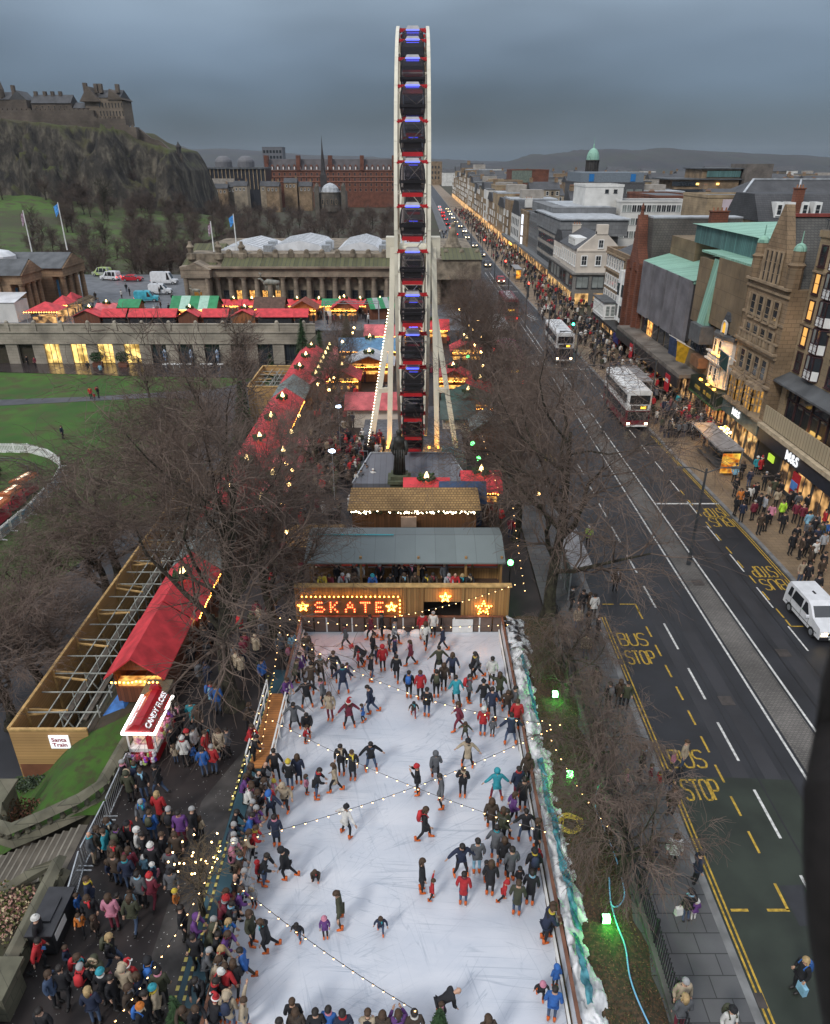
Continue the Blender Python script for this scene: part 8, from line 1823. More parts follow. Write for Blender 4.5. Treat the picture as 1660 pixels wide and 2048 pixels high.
sp = [(rs.uniform(-9.5,-3.2), rs.uniform(55,67), 0) for k in range(110)]+[(rs.uniform(-10.5,-6), rs.uniform(38,100), 0) for k in range(150)]+[(rs.uniform(-6,7.5), rs.uniform(46.5,51), 0) for k in range(36)]+[(rs.uniform(-5,7), rs.uniform(77,118), 0) for k in range(90)]+[(rs.uniform(-12.2,-8), rs.uniform(29.5,36), 0) for k in range(26)]+[(rs.uniform(-4.6,-2.8), rs.uniform(59.6,63), .9) for k in range(10)]
simple_crowd('crowd', 'crowd of market visitors on the promenade and round the wheel', sp, 6, 'kkkndgmrowdrgmc')
sp = [(rs.uniform(-58,-8), rs.uniform(124.5,135.5), 0) for k in range(210)]+[(rs.uniform(-66,-40), rs.uniform(138,160), 0) for k in range(24)]
simple_crowd('crowd', 'crowd of market visitors among the stalls on the plaza', sp, 8)
# ------------------------------------------------------------------ snow heap and sheeting beside the rink
snm = mat('dirty_snow', (.56,.58,.59), .8, .3, 1.8, bump=.8, c2=(.80,.80,.81), detail=10); 
b = MB(); nX, nY = 22, 300
def sw(y): return 1.3+.35*noise.noise((0,y*.35,3))+(.5 if y > 31 else 0)
for j in range(nY+1):
    y = 7+27.3*j/nY
    for i in range(nX+1):
        f = i/nX; x = 5.22+f*sw(y); hgt_ = (.95*(1-f**2)+.1)*(.75+.45*noise.noise((x*.8,y*.6,7)))+.26*noise.noise((x*3,y*2.4,1))+.16*noise.noise((x*7,y*6,2))+.08*noise.noise((x*15,y*13,4))
        b.v.append((x, y, max(.02, hgt_)))
for j in range(nY):
    for i in range(nX): b.f.append((j*(nX+1)+i, j*(nX+1)+i+1, (j+1)*(nX+1)+i+1, (j+1)*(nX+1)+i)); b.m.append(0)
o = tag(b.build('snow_heap', snm, None, True), 'long heap of dirty scraped snow piled along the right side of the rink', 'snow heap')
def sheeting(label, segs, m, name='tarpaulin', seed=1):
    b = MB(); 
    for (x0,y0,x1,y1,w_) in segs:
        n = int((y1-y0)/.09)+2
        for j in range(n+1):
            f = j/n; y = lerp(y0,y1,f); xc = lerp(x0,x1,f)+.10*noise.noise((y*.9,seed,0))
            for i in range(7):
                q = i/6; x = xc+(q-.5)*w_*(1+.55*noise.noise((y*.9,seed,4))+.5*noise.noise((y*3.1,q*2,seed))); fr = max(0, min(1,(x-5.22)/sw(y)))
                z = (.95*(1-fr**2)+.14)*(.75+.45*noise.noise((x*.8,y*.6,7)))+.15+.10*noise.noise((x*4,y*3.2,seed+9))+.09*noise.noise((x*11,y*6,seed))+.05*math.sin(y*9+q*7+5*noise.noise((y,seed,1)))
                b.v.append((x,y,z))
        k = len(b.v)-(n+1)*7
        for j in range(n):
            for i in range(6): b.f.append((k+j*7+i,k+j*7+i+1,k+(j+1)*7+i+1,k+(j+1)*7+i)); b.m.append(0)
    return tag(b.build(name, m, None, True), label, 'tarpaulin')
TEAL = mat('teal_tarpaulin', (.03,.16,.21), .45, .5, 2.5, c2=(.10,.34,.40))
sheeting('long crumpled teal tarpaulin lying over the middle of the snow heap', [(5.7,16.2,5.6,24.0,.28)], TEAL, seed=1)
sheeting('narrow crumpled teal tarpaulin on the far part of the snow heap', [(5.95,26.6,5.8,31.6,.2)], TEAL, seed=2)
sheeting('short crumpled teal tarpaulin end near the camera beside the ice', [(5.55,13.6,5.6,15.9,.26)], TEAL, seed=3)
sheeting('black and white plastic sheeting bunched at the far end of the snow heap', [(6.1,32.2,6.2,35.2,1.8)], mat('black_white_sheet', (.03,.03,.035), .3, .5, 1.6, c2=(.6,.62,.64), fac=(.46,.54)), 'plastic_sheeting', 5)
def tube_thing(name, label, cat, pts, r, m, n=6):
    b = MB(); b.tube(pts, r, n); return tag(b.build(name, m, None, True), label, cat)
def smooth(pts, k=6):
    out = []; P_ = [Vector(p) for p in pts]
    for i in range(len(P_)-1):
        a, b_, c, d_ = P_[max(i-1,0)], P_[i], P_[i+1], P_[min(i+2,len(P_)-1)]
        for j in range(k): t = j/k; out.append(.5*((2*b_)+(-a+c)*t+(2*a-5*b_+4*c-d_)*t*t+(-a+3*b_-3*c+d_)*t**3))
    return out+[P_[-1]]
def gz(x, y): return .1+.5*math.sin(PI*min(1,max(0,(x-4.9)/3.4)))+.12*noise.noise((x*1.3,y*.9,0))
hp = [G(*q, .45) for q in ((1200,1560),(1190,1605),(1212,1660),(1236,1720),(1250,1780),(1240,1808),(1222,1812),(1218,1760),(1219,1770))]
tube_thing('hose', 'pale blue hose looping down the bank under the small bare trees', 'hose', smooth([(x,y,gz(x,y)+.03) for x, y in hp]), .03, mat('blue_hose',(.18,.42,.62),.4,.1))
hp = [G(*q, .45) for q in ((1219,1800),(1232,1850),(1250,1895),(1258,1950),(1272,2000),(1300,2055))]
tube_thing('hose', 'bright blue hose running down the bank to the bottom of the picture', 'hose', smooth([(x,y,gz(x,y)+.03) for x, y in hp]), .03, _MC['blue_hose'])
rs = random.Random(3); pts = []
cx, cy = G(1138,1655,.5)
for i in range(46): a = i*.95; q = rs.uniform(.25,.62); pts.append((cx+q*math.cos(a),cy+q*.8*math.sin(a),gz(cx,cy)+.08+rs.uniform(0,.15)))
tube_thing('cable_coil', 'tangled coil of yellow cable on the bank beside the snow heap', 'cable', smooth(pts, 4), .018, mat('yellow_cable',(.52,.40,.06),.5,.1), 5)
# leaf litter and low weeds along the bank
b = MB(); rs = random.Random(31)
for i in range(6500):
    x = rs.uniform(5.9,8.3); y = rs.uniform(8,35); z = gz(x,y)-.03; a = rs.uniform(0,6.28); q = rs.uniform(.02,.045); t_ = rs.uniform(-.03,.03)
    b.add([(x+q*math.cos(a),y+q*math.sin(a),z+t_),(x-q*math.sin(a),y+q*math.cos(a),z+.01),(x-q*math.cos(a),y-q*math.sin(a),z-t_+.02)], [(0,1,2)], rs.randrange(3))
struct(b.build('leaf_litter', [mat('leaf_brown',(.09,.045,.022),.9,.3),mat('leaf_tan',(.17,.10,.05),.9,.3),mat('leaf_dark',(.035,.025,.015),.9,.3)]), 'stuff')
b = MB()
for i in range(9000):
    x = rs.uniform(6.2,8.2); y = rs.uniform(8,34.5)
    if noise.noise((x*.8,y*.35,8)) < -.02: continue
    z = gz(x,y)-.05; a = rs.uniform(0,6.28); h_ = rs.uniform(.06,.2); q = .012
    b.add([(x+q,y,z),(x-q,y,z),(x+.07*math.cos(a),y+.07*math.sin(a),z+h_)], [(0,1,2)], rs.randrange(2))
struct(b.build('rough_grass', [mat('moss_green',(.035,.05,.014),.9,.3),mat('straw',(.085,.085,.03),.9,.3)]), 'stuff')
# scraps of litter on the path
# iron railing on its low wall
r = thing('iron_railing', 'black iron railing on a low stone wall between the bank and the pavement', 'railing', (8.5,20,0))
MB().box((8.25,2,0),(8.6,36,.35)).build('plinth_wall', mat('railing_wall',(.09,.085,.08),.85,.3,1), r)
for k in range(17):
    y0 = 2+k*2; b = MB()
    for i in range(13): b.bar((8.42,y0+i*.154,.35),(8.42,y0+i*.154,1.45),.025)
    for z in (.45,1.3): b.bar((8.42,y0,z),(8.42,y0+2,z),.035)
    b.build('railing_panel', BLACK, r); b = MB(); b.bar((8.42,y0,.3),(8.42,y0,1.6),.07); b.build('post', BLACK, r)
# green floodlights
GREENL = emis('green_flood', (.16,1,.2), 16)
for k, (u, v, nm) in enumerate(((1110,1388,'far'),(1139,1548,'middle'),(1212,1837,'near'))):
    x, y = G(u, v, .75); r = thing('green_floodlight', f'dazzling green floodlight on the bank, {("farthest of the three by the rink","between the snow heap and small trees","nearest, beside the blue hose")[k]}', 'floodlight', (x,y,.5), 0, 'green floodlights on the bank')
    b = MB(); b.cbox((x,y,.72),(.32,.2,.3)); b.build('housing', BLACK, r); b = MB(); b.cbox((x,y-.105,.75),(.27,.02,.24)); b.cbox((x,y,.88),(.26,.16,.02)); b.build('lamp', GREENL, r)
    b = MB(); b.bar((x-.18,y,.4),(x-.18,y,.8),.03); b.bar((x+.18,y,.4),(x+.18,y,.8),.03); b.build('bracket', BLACK, r)
    l = bpy.data.lights.new('green_glow','POINT'); l.energy = 46; l.color = (.06,1,.10); l.shadow_soft_size = .12; o = bpy.data.objects.new('green_glow', l); COL.objects.link(o); o.location = (x+.2,y-.25,1.0)
for k, (u, v) in enumerate(((957,917),(945,887),(950,845),(1021,1125),(936,713))):
    x, y = G(u, v, 2.0); r = thing('green_floodlight', f'small green floodlight among the roadside trees, {ORD[k]} from the rink', 'floodlight', (x,y,0), 0, 'small green floodlights under the roadside trees'); b = MB(); b.sph((x,y,2.0),.2,8,6); b.build('lamp', emis('green_small',(.12,1,.2),9), r); b = MB(); b.bar((x,y,0),(x,y,1.9),.06); b.build('post', BLACK, r)
# ------------------------------------------------------------------ strings of bulbs
BM_ = MB(); BM_.sph((0,0,-.045), .028, 7, 5, 0); BM_.tube([(0,0,-.04),(0,0,.02)], .022, 5, 1); BULBM = BM_.mesh('bulb', [emis('string_bulb', (1,.58,.22), 8), BLACK])
def string(label, A, B, n, sag=.8, group='strings of bulbs over the rink'):
    A, B = Vector(A), Vector(B); r = thing('string_light', label, 'string lights', A, 0, group); pts = []
    for i in range(n+1): f = i/n; p = A.lerp(B, f); p.z -= sag*4*f*(1-f); pts.append(p)
    b = MB(); b.tube(pts, .012, 4); b.build('cable', BLACK, r)
    for p in pts: obj('bulb', BULBM, r, p-wloc(r))
def P3(u, v, z): x, y = G(u, v, z); return (x, y, z)
string('bulb string crossing the ice from the upper left rail to the right snow heap', P3(545,1440,3.6), P3(1090,1662,3.4), 26, .5)
string('bulb string crossing the ice from lower left to the right trees', P3(440,1690,3.2), P3(1120,1448,3.8), 32, .6)
string('bulb string sagging across the near ice towards the bottom of the picture', P3(470,1765,3.2), P3(830,2020,2.6), 19, .3)
string('bulb string from the left trees across the far ice to the right trees', P3(575,1268,3.8), P3(1100,1448,3.8), 28, 1.0)
string('bulb string above the SKATE wall dropping left to right corner of the fence', P3(560,1235,3.6), P3(1015,1248,3.2), 24, .35)
string('bulb string rising from the fence to the balcony corner above the doorway', P3(790,1232,3.0), P3(1030,1168,3.9), 18, .2)
string('bulb string along the left trees by the far rink corner', P3(520,1500,3.0), P3(560,1250,3.6), 18, .3)
string('bulb string over the path by the ramp', P3(465,1590,3.2), P3(525,1390,3.4), 12, .3)
string('bulb string over the crowd at the lower left of the rink', P3(230,2040,3.0), P3(440,1700,3.4), 16, .4)
string('bulb string hanging along the right trees beside the snow heap', P3(1085,1440,3.6), P3(1215,1650,3.0), 12, .4)
string('bulb string climbing the big roadside tree', P3(1025,1000,6), P3(1050,1180,4), 12, .2)
string('bulb string in the roadside trees right of the wheel statue', P3(965,870,5), P3(1005,1000,5), 10, .2)
rs = random.Random(77)
for k in range(26):
    y = rs.uniform(40,112); x = rs.uniform(6.4,9.4) if k % 2 else rs.uniform(-10.6,-8.4); z = rs.uniform(2.6,5)
    b = MB(); b.sph((x,y,z), .16, 8, 6, 0); b.tube([(x,y,z+.12),(x,y,z+.5)], .02, 4, 1)
    tag(b.build('lantern', [BULB, BLACK]), 'glowing amber lantern hung in the trees beside the market', 'lantern', 'amber lanterns hung in the market trees')
for k, (u, v) in enumerate(((682,813),(670,902))):
    x, y = G(u, v+110, 0); r = thing('white_floodlight', f'blue white floodlight on a post in the wheel queue, {"farther" if k==0 else "nearer"} one', 'floodlight', (x,y,0)); top_ = P(u,v,y).z; b = MB(); b.bar((x,y,0),(x,y,top_),.07); b.build('post', STEEL, r); b = MB(); b.sph((x,y,top_),.2,8,6,0,(1.4,.6,.8)); b.build('lamp', emis('blue_white_lamp',(.6,.75,1),14), r)
# metal gantry at the promenade end
r = thing('lighting_gantry', 'grey metal truss gantry over the market entrance beside the plaza', 'gantry', (-12,120,0))
for z in (4.2,4.55): MB().bar((-15,121,z),(-6,121,z),.09).build('truss_chord', STEEL, r)
MB().bar((-15,121,0),(-15,121,4.6),.16).build('post', STEEL, r); MB().bar((-6,121,0),(-6,121,4.6),.16).build('post', STEEL, r)
b = MB()
for i in range(12): b.bar((-15+i*.75,121,4.2),(-14.62+i*.75,121,4.55),.04)
b.build('truss_lacing', STEEL, r)
# reindeer cut-outs on the stall roofs
def animal(label, x, y, z, s, m):
    b = MB(); q = lambda a, c, d=0: (x+a*s, y+d, z+c*s)
    b.tube([q(-.8,.9),q(-.4,1.05),q(.3,1.0),q(.75,1.0)], [.16*s,.28*s,.25*s,.2*s], 8); b.tube([q(-.75,1.0),q(-1.05,1.35),q(-1.3,1.35)], [.15*s,.11*s,.06*s], 7)
    for a in (-.6,-.45,.5,.65):
        b.tube([q(a,.9),q(a-.04,.5),q(a+.03,0)], [.09*s,.055*s,.04*s], 6)
    for d in (-.1,.1): b.tube([q(-1.05,1.45,d),q(-1.0,1.75,d*2),q(-1.15,1.95,d*3)], .03*s, 4); b.tube([q(-1.0,1.7,d*2),q(-.85,1.9,d*2)], .025*s, 4)
    return tag(b.build('reindeer_figure', m, None, True), label, 'figure')
DEER = mat('pale_deer',(.22,.22,.19),.7,.3); animal('large pale reindeer figure standing on the green stall before the long gallery', -26.5, 137.5, 3.2, 1.9, DEER); animal('small grey animal figure on the ridge of the striped green stall', -38, 128.6, 4.2, .9, DEER)
# ------------------------------------------------------------------ vehicles
TYRE = mat('tyre',(.015,.015,.016),.8,.2); HEADL = emis('headlight',(1,.75,.4),9); TAILL = emis('tail_light',(1,.03,.02),7); BUSG = mat('bus_glass',(.02,.022,.026),.06,.3,.6,spec=.9)
def wheel(par, x, y, r_, w_=.26):
    b = MB(); b.tube([(x-w_/2,y,r_),(x+w_/2,y,r_)], r_, 16); t_ = b.build('wheel', TYRE, par); b = MB(); b.tube([(x-w_/2-.012,y,r_),(x+w_/2+.012,y,r_)], r_*.55, 12); b.build('rim', STEEL, t_)
def bus(label, x, y, away, roof, upper, lower, rz=0.0, blind=(1,.6,.1)):
    r = thing('double_decker_bus', label, 'bus', (0,0,0)); L_, W_, Ht = 9.6, 2.45, 4.15; f = -1  # front at -Y
    m_r, m_u, m_l = roof, upper, lower
    b = MB(); b.pz([(-W_/2,-L_/2+.12),(-W_/2+.18,-L_/2),(W_/2-.18,-L_/2),(W_/2,-L_/2+.12),(W_/2,L_/2),(-W_/2,L_/2)], .35, 2.1); b.build('lower_body', m_l, r)
    b = MB(); b.pz([(-W_/2,-L_/2+.12),(-W_/2+.18,-L_/2),(W_/2-.18,-L_/2),(W_/2,-L_/2+.12),(W_/2,L_/2),(-W_/2,L_/2)], 2.1, 3.95); b.build('upper_body', m_u, r)
    b = MB(); b.ext([(-W_/2,3.95),(W_/2,3.95),(W_/2-.12,4.1),(W_/2-.45,Ht+.02),(-W_/2+.45,Ht+.02),(-W_/2+.12,4.1)], lambda p, t: (p[0],t,p[1]), -L_/2+.05, L_/2-.02); b.build('roof', m_r, r)
    b = MB()
    for i in range(5): b.box((-.6,-L_/2+1+i*1.7,Ht+.02),(.6,-L_/2+1.9+i*1.7,Ht+.05))
    b.build('roof_panel', mat('roof_grey',(.45,.46,.47),.5,.2), r)
    for e_, nm in ((-1,'windscreen'),(1,'rear_window')):
        y_ = e_*(L_/2+.006); lo = 1.05 if e_ < 0 else 1.4
        MB().box((-W_/2+.16,min(y_,y_-e_*.05),lo),(W_/2-.16,max(y_,y_-e_*.05),1.98)).build(nm, BUSG, r); MB().box((-W_/2+.2,min(y_,y_-e_*.05),2.75),(W_/2-.2,max(y_,y_-e_*.05),3.7)).build(nm, BUSG, r)
    for s in (-1,1):
        for z0_, z1_ in ((1.15,2.0),(2.75,3.6)):
            for i in range(6):
                y0_ = -L_/2+.5+i*1.5; MB().box((s*(W_/2+.006)-.02,y0_,z0_),(s*(W_/2+.006)+.02,y0_+1.38,z1_)).build('side_window', BUSG, r)
        for yy in (-L_/2+2.2,L_/2-2.4): wheel(r, s*(W_/2-.14), yy, .48)
        b = MB(); b.cbox((s*.92,-L_/2-.01,.7),(.3,.06,.2)); b.build('headlight', HEADL, r); b = MB(); b.cbox((s*1.05,L_/2+.01,.95),(.16,.06,.36)); b.build('tail_light', TAILL, r)
        b = MB(); b.bar((s*W_/2,-L_/2+.1,1.9),(s*(W_/2+.22),-L_/2-.1,1.8),.04); b.cbox((s*(W_/2+.22),-L_/2-.1,1.65),(.1,.06,.3)); b.build('mirror', BLACK, r)
    MB().box((-.85,-L_/2-.02,2.2),(.85,-L_/2,2.62)).build('destination_panel', BLACK, r); MB().box((.15,-L_/2-.03,2.28),(.7,-L_/2-.021,2.54)).build('route_display', emis('amber_display',(1,.55,.05),1.6), r)
    MB().box((-.5,L_/2,2.2),(.5,L_/2+.02,2.5)).build('route_display', emis('amber_display',(1,.55,.05),1.6), r)
    MB().box((-.6,L_/2,.55),(.6,L_/2+.03,.95)).build('engine_cover', DARKST, r); MB().box((-1.1,-L_/2-.03,.36),(1.1,-L_/2,.56)).build('bumper', WHITE, r)
    r.location = (x,y,0); r.rotation_euler = (0,0,rz+(PI if away else 0)); return r
MAROON = mat('bus_maroon',(.16,.02,.03),.35,.15); BWHITE = mat('bus_white',(.66,.66,.65),.35,.12); BPINK = mat('bus_pink',(.60,.10,.28),.35,.12); BNAVY = mat('bus_navy',(.03,.03,.05),.3,.15); BRED = mat('bus_red',(.42,.03,.03),.35,.1)
x, y = G(1275,860); bus('white roofed double decker with maroon and black front coming towards the far bus shelter', 23.0, y+4.8, False, BWHITE, BWHITE, MAROON)
x, y = G(1125,727); bus('all white double decker bus with navy skirt coming along the middle of the street', 20.6, y+4.8, False, BWHITE, BWHITE, BNAVY)
x, y = G(1027,780); bus('pink roofed double decker with a white rear driving away beneath the roadside trees', x, y+4.8, True, BPINK, BPINK, BWHITE)
x, y = G(1000,715); bus('white double decker driving away just ahead of the pink roofed bus', x+.2, y+5.5, True, BWHITE, BWHITE, BRED)
x, y = G(1022,650); bus('maroon double decker driving away in front of the white one under the trees', x, y+5.5, True, MAROON, MAROON, BRED)
def car(label, x, y, m, rz=0.0, L_=4.3, W_=1.75, h=1.45, van=0, name='parked_car', cat='car', group=None, lights=True, z=0):
    r = thing(name, label, cat, (0,0,0), 0, group); hl = L_/2
    if van: pr = [(-hl,.35),(-hl,.85),(-hl+.12,1.02),(-hl+.95,1.15),(-hl+1.6,h-.12),(-hl+1.95,h),(hl-.12,h),(hl,h-.3),(hl,.35)]
    else: pr = [(-hl,.3),(-hl,.7),(-hl+.25,.85),(-hl+1.15,.95),(-hl+1.8,h-.05),(-hl+2.2,h),(hl-1.1,h-.02),(hl-.45,1.0),(hl-.02,.92),(hl,.3)]
    b = MB(); n = len(pr); tw = .86
    cy_ = lambda z_: W_/2*(1 if z_ < 1.0 else lerp(1,.86,(z_-1.0)/(h-1.0)))
    vs = [(-cy_(z_),y_,z_) for y_, z_ in pr]+[(cy_(z_),y_,z_) for y_, z_ in pr]
    b.add(vs, [tuple(range(n)),tuple(range(n,2*n))[::-1]]+[(i,n+i,n+(i+1)%n,(i+1)%n) for i in range(n)]); b.build('body', m, r)
    def pane(nm, pts): q = MB(); q.add(pts, [tuple(range(len(pts)))]); q.build(nm, BUSG, r)
    i0, i1 = (3,4) if van else (3,4); (ya,za),(yb,zb) = pr[i0], pr[i1]
    off = Vector((0,-.012,.012))
    pane('windscreen', [Vector((-cy_(za)+.12,lerp(ya,yb,.08),lerp(za,zb,.08)))+off, Vector((cy_(za)-.12,lerp(ya,yb,.08),lerp(za,zb,.08)))+off, Vector((cy_(zb)-.12,lerp(ya,yb,.93),lerp(za,zb,.93)))+off, Vector((-cy_(zb)+.12,lerp(ya,yb,.93),lerp(za,zb,.93)))+off])
    z0_, z1_ = 1.05, h-.16
    for s in (-1,1):
        spans = [(-hl+1.35,-hl+2.15),(-hl+2.25,-hl+3.35),(-hl+3.45,hl-.35)] if van else [(-hl+1.5,-hl+2.35),(-hl+2.42,hl-.8)]
        if van == 2: spans = spans[:1]
        for k_, (a, c) in enumerate(spans):
            sl_ = .5 if k_ == 0 else .05; pane('side_window', [(s*(cy_(z0_)+.012),a,z0_),(s*(cy_(z0_)+.012),c,z0_),(s*(cy_(z1_)+.012),c-.05,z1_),(s*(cy_(z1_)+.012),a+sl_,z1_)])
        for yy in (-hl+.8,hl-.8): wheel(r, s*(W_/2-.1), yy, .33, .22)
        b = MB(); b.cbox((s*(W_/2-.3),-hl-.005,.68),(.34,.05,.18)); b.build('headlight', HEADL if lights else WHITE, r); b = MB(); b.cbox((s*(W_/2-.2),hl+.005,.85),(.2,.05,.24)); b.build('tail_light', TAILL, r)
        b = MB(); b.cbox((s*(W_/2+.1),-hl+1.35,1.05),(.2,.12,.14)); b.build('mirror', m, r)
    if not van: pane('rear_window', [(-.6,hl-1.0,h-.1),(.6,hl-1.0,h-.1),(.65,hl-.5,1.08),(-.65,hl-.5,1.08)])
    else: pane('rear_window', [(-.6,hl+.012-.1,h-.22),(.6,hl+.012-.1,h-.22),(.65,hl+.012,1.1),(-.65,hl+.012,1.1)]); 
    MB().box((-W_/2+.05,-hl-.03,.28),(W_/2-.05,-hl+.01,.5)).build('bumper', BLACK, r)
    MB().box((-.28,-hl-.045,.34),(.28,-hl-.031,.46)).build('number_plate', mat('plate',(.6,.6,.55),.5,.05), r); MB().box((-.45,-hl-.02,.6),(.45,-hl+.02,.74)).build('grille', BLACK, r)
    if van: 
        q = MB()
        for s in (-1,1):
            for yy in (-hl+1.3,-hl+2.2,-hl+3.4): q.box((s*(W_/2+.004)-.004,yy,.4),(s*(W_/2+.004)+.004,yy+.02,1.0))
            q.box((s*(W_/2+.004)-.005,-hl+.3,.55),(s*(W_/2+.004)+.005,hl-.3,.6))
        q.build('panel_seam', DARKST, r); MB().box((-.05,-hl+2.6,h),(.05,-hl+2.9,h+.05)).build('roof_aerial', BLACK, r)
    r.location = (x,y,z); r.rotation_euler = (0,0,rz); return r
CW = mat('car_white',(.66,.67,.69),.25,.08); CR = mat('car_red',(.42,.02,.03),.3,.1); CG = mat('car_grey',(.12,.125,.135),.3,.15); CB = mat('car_black',(.02,.02,.023),.25,.15); CTQ = mat('van_blue',(.06,.36,.45),.3,.3,1)
car('white people carrier with dark side windows driving beside the right hand bus bay', 24.0, 35.9, CW, .02, 4.2, 1.75, 1.78, 1, 'people_carrier', 'van')
rs = random.Random(14)
for k in range(24):
    y = 175+k*13+rs.uniform(-3,3); away = k % 2; x = 15.2 if away else 19.6; x += (y-175)*-.002+rs.uniform(-.4,.4)
    m_, cn = rs.choice(((CW,'white'),(CR,'red'),(CG,'grey'),(CB,'black')))
    car(f'{cn} car in the distant street traffic, {ORD[k]} of the line, {"driving away" if away else "coming nearer"}', x, y, m_, PI if away else 0, name='car', group='distant street traffic')
for k, (lb, u, v, m_, vn, rz, nm) in enumerate((('red hatchback crossing behind the plaza near the white van',266,562,CR,0,PI/2,'car'),('large white box van parked beside the long gallery',330,568,CW,2,PI/2,'van'),('small white van parked beside the turquoise one',322,588,CW,2,PI/2+.1,'van'),('turquoise and white van on the plaza setts',295,603,CTQ,2,PI/2+.15,'van'),('white police van with yellow markings by the gallery steps',205,552,mat('police_white',(.6,.62,.6),.3,.4,1.5,c2=(.45,.6,.12)),1,-PI/2-.3,'police_van'),('second pale van behind the police van by the gallery steps',222,560,CW,1,-PI/2-.3,'van'))):
    x, y = G(u, v); car(lb, x, y, m_, rz, 4.6 if k != 1 else 5.8, 1.9, 2.1 if k not in (0,1) else (1.45 if k == 0 else 2.7), vn, nm, 'van' if vn else 'car', None, False)
# ------------------------------------------------------------------ street furniture
def mast(label, x, y, h=7.5, arm=0, lamp=True):
    r = thing('street_mast', label, 'street lamp', (x,y,0), 0, 'tall masts along the street'); b = MB(); b.tube([(x,y,0),(x,y,.8)], .16, 8); b.tube([(x,y,.8),(x,y,h)], [.11,.075], 8); b.build('pole', DARKST, r)
    for s in ((-1,1) if arm == 0 else (arm,)):
        b = MB(); b.tube([(x,y,h-.3),(x+s*.9,y,h+.05),(x+s*1.7,y,h+.1)], .04, 5); b.build('arm', DARKST, r); b = MB(); b.cbox((x+s*1.85,y,h+.07),(.6,.2,.1)); b.build('lamp_head', DARKST, r)
for k, (x, y, h) in enumerate(((18.9,42.9,7.2),(19.0,69,7.2),(18.9,83.5,7.4),(18.6,101,7.5),(18.5,122,7.5),(18.4,146,7.5),(18.3,172,7.5),(18.2,205,7.5),(18.1,245,7.5),(18,290,7.5),(18,345,7.5))):
    mast(f'tall dark mast on the median strip, {ORD[k]} from the camera', x, y, h)
for k, y in enumerate((73,96,124,152,184,222,268,320)):
    mast(f'dark lamp post at the right kerb, {ORD[k]} from the camera', ki(KR,y)+.7, y, 6.8, -1)
for k, y in enumerate((128,158,192,234,280)):
    mast(f'dark lamp post at the left kerb, {ORD[k]} beyond the gallery end', ki(KL,y)-.7, y, 6.8, 1)
for k, (x, y, col_) in enumerate(((24.4,112,(.05,1,.55)),(31.2,118,(.05,1,.55)),(12.6,118,(.05,1,.55)),(22.9,150,(1,.05,.03)),(12.8,176,(.05,1,.55)),(22.4,186,(1,.05,.03)),(13.2,215,(.05,1,.55)),(21.8,240,(1,.05,.03)))):
    r = thing('traffic_light', f'{"green" if col_[1]>.5 else "red"} traffic light at the crossing, {ORD[k]} from the camera', 'traffic light', (x,y,0), 0, 'traffic lights along the street'); b = MB(); b.bar((x,y,0),(x,y,3),.1); b.build('pole', DARKST, r); b = MB(); b.cbox((x,y,2.9),(.34,.26,.95)); b.build('signal_head', BLACK, r); b = MB(); b.sph((x,y-.16,2.65 if col_[1]>.5 else 3.2),.2,8,6); b.build('lens', emis('signal_green' if col_[1]>.5 else 'signal_red',col_,12), r)
def shelter(label, x0, x1, y0, y1, z=.12, lit=True):
    r = thing('bus_shelter', label, 'bus shelter', ((x0+x1)/2,(y0+y1)/2,z)); xm = x1-.1 if x0 > 20 else x0+.1
    MB().box((x0,y0,z+2.35),(x1,y1,z+2.5)).build('roof', mat('shelter_roof',(.26,.25,.25),.35,.35,1.5), r)
    n = 4
    for i in range(n+1): y = lerp(y0+.1,y1-.1,i/n); MB().bar((xm,y,z),(xm,y,z+2.36),.08).build('post', STEEL, r)
    for i in range(n): MB().box((xm-.02,lerp(y0+.1,y1-.1,i/n)+.06,z+.3),(xm+.02,lerp(y0+.1,y1-.1,(i+1)/n)-.06,z+2.2)).build('glass_panel', mat('shelter_glass',(.10,.115,.12),.1,.2), r)
    if lit: MB().box((x0+.3,y0-.12,z+.35),(x1-.3,y0-.02,z+2.15)).build('lit_poster', glow('poster_gold',(.5,.12,.01),(1,.62,.08),1.5,2.2), r)
    MB().box((x0+.4,y0+1,z+.4),(x1-.4,y1-1,z+.5)).build('bench', DARKST, r)
shelter('pale roofed bus shelter with a glowing gold poster on the buff pavement', 26.5, 28.6, 58.2, 65.5); shelter('dark roofed bus shelter on the near pavement under the big roadside tree', 9.6, 11.0, 38.2, 43.5, .12, False)
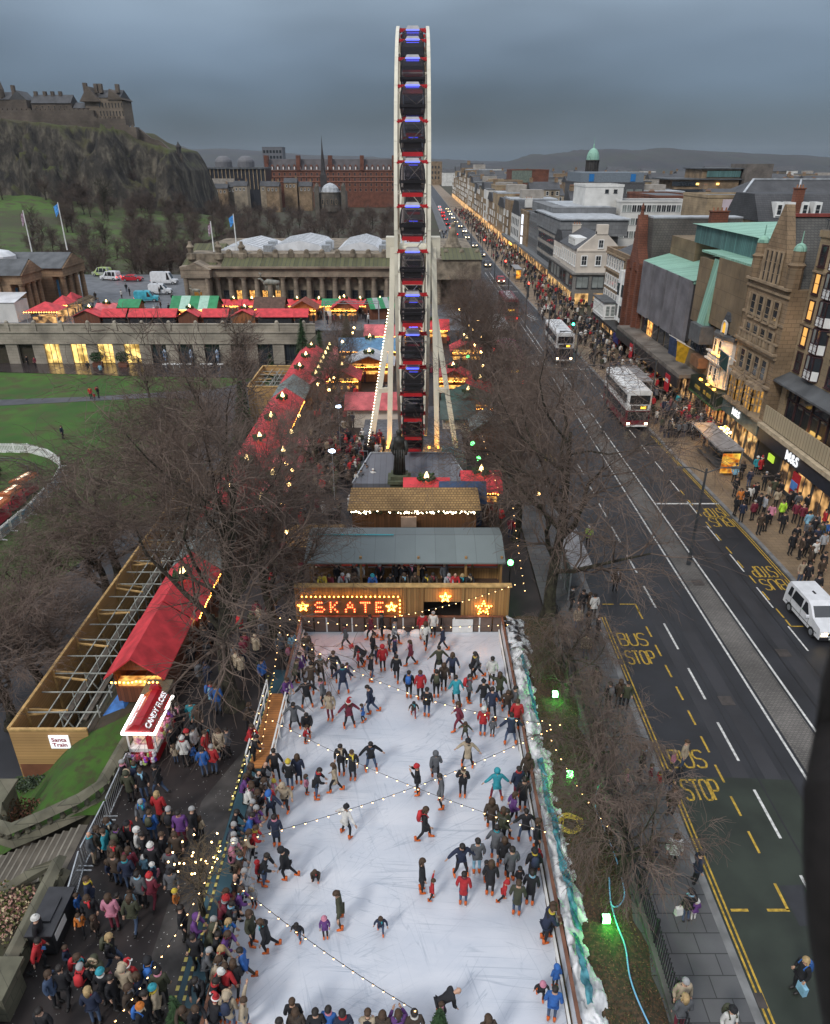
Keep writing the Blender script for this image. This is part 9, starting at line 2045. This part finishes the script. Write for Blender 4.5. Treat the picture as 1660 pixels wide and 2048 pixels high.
shelter('bus shelter beside the maroon bus farther along the right pavement', 25.4, 27.2, 80, 87, .12, False); shelter('distant bus shelter on the right pavement in the crowd', 23.5, 25.2, 176, 184)
x, y = G(1440,875,1); r = thing('bauble_stand', 'glowing gold globe of baubles on a stand outside the teal fronted shop', 'display', (29.6,65.3,0)); b = MB(); rs = random.Random(1)
for i in range(60): d = Vector((rs.gauss(0,1),rs.gauss(0,1),rs.gauss(0,1))).normalized()*.75; b.sph((29.6+d.x,65.3+d.y,1.5+d.z),.12,6,4,i%2)
b.build('globe', [emis('gold_glow',(1,.5,.06),3), emis('pale_gold_glow',(1,.8,.4),5)], r); b = MB(); b.tube([(29.6,65.3,0),(29.6,65.3,.8)],[.7,.2],10); b.build('stand', BLACK, r)
b = MB(); b.box((23.0,14.5,.0),(23.1,14.6,3)) if 0 else None
# dark monument stonework right beside the viewpoint
pts = [(1712,1120),(1690,1220),(1672,1300),(1658,1380),(1650,1480),(1645,1600),(1643,1740),(1648,1880),(1658,2000),(1675,2150)]
c_ = [P(u+54, v, .62 if v < 1600 else .50) for u, v in pts]
r = thing('stone_finial', 'out of focus dark carved stone finial of the viewpoint at the right edge', 'stonework', c_[0])
b = MB(); b.tube(c_, [.018,.024,.030,.034,.038,.040,.042,.042,.040,.038], 14); o = b.build('shaft', mat('sooty_monument_stone',(.012,.010,.010),.95,.3,30), r, True)
b = MB()
for i in (2,5,8): b.sph(c_[i]+Vector((.012,.01,0)), .036, 10, 8)
b.build('crocket', _MC['sooty_monument_stone'], r, True)
# ------------------------------------------------------------------ damp winter air
hz = bpy.data.materials.new('winter_air'); hz.use_nodes = True; t = hz.node_tree; t.nodes.clear()
ou = t.nodes.new('ShaderNodeOutputMaterial'); pv = t.nodes.new('ShaderNodeVolumePrincipled'); t.links.new(pv.outputs[0], ou.inputs['Volume'])
pv.inputs['Color'].default_value = (.72,.80,.92,1); pv.inputs['Density'].default_value = .00005; pv.inputs['Anisotropy'].default_value = .1
struct(MB().box((-4900,-450,-17),(4900,5300,120)).build('haze', hz), 'stuff')
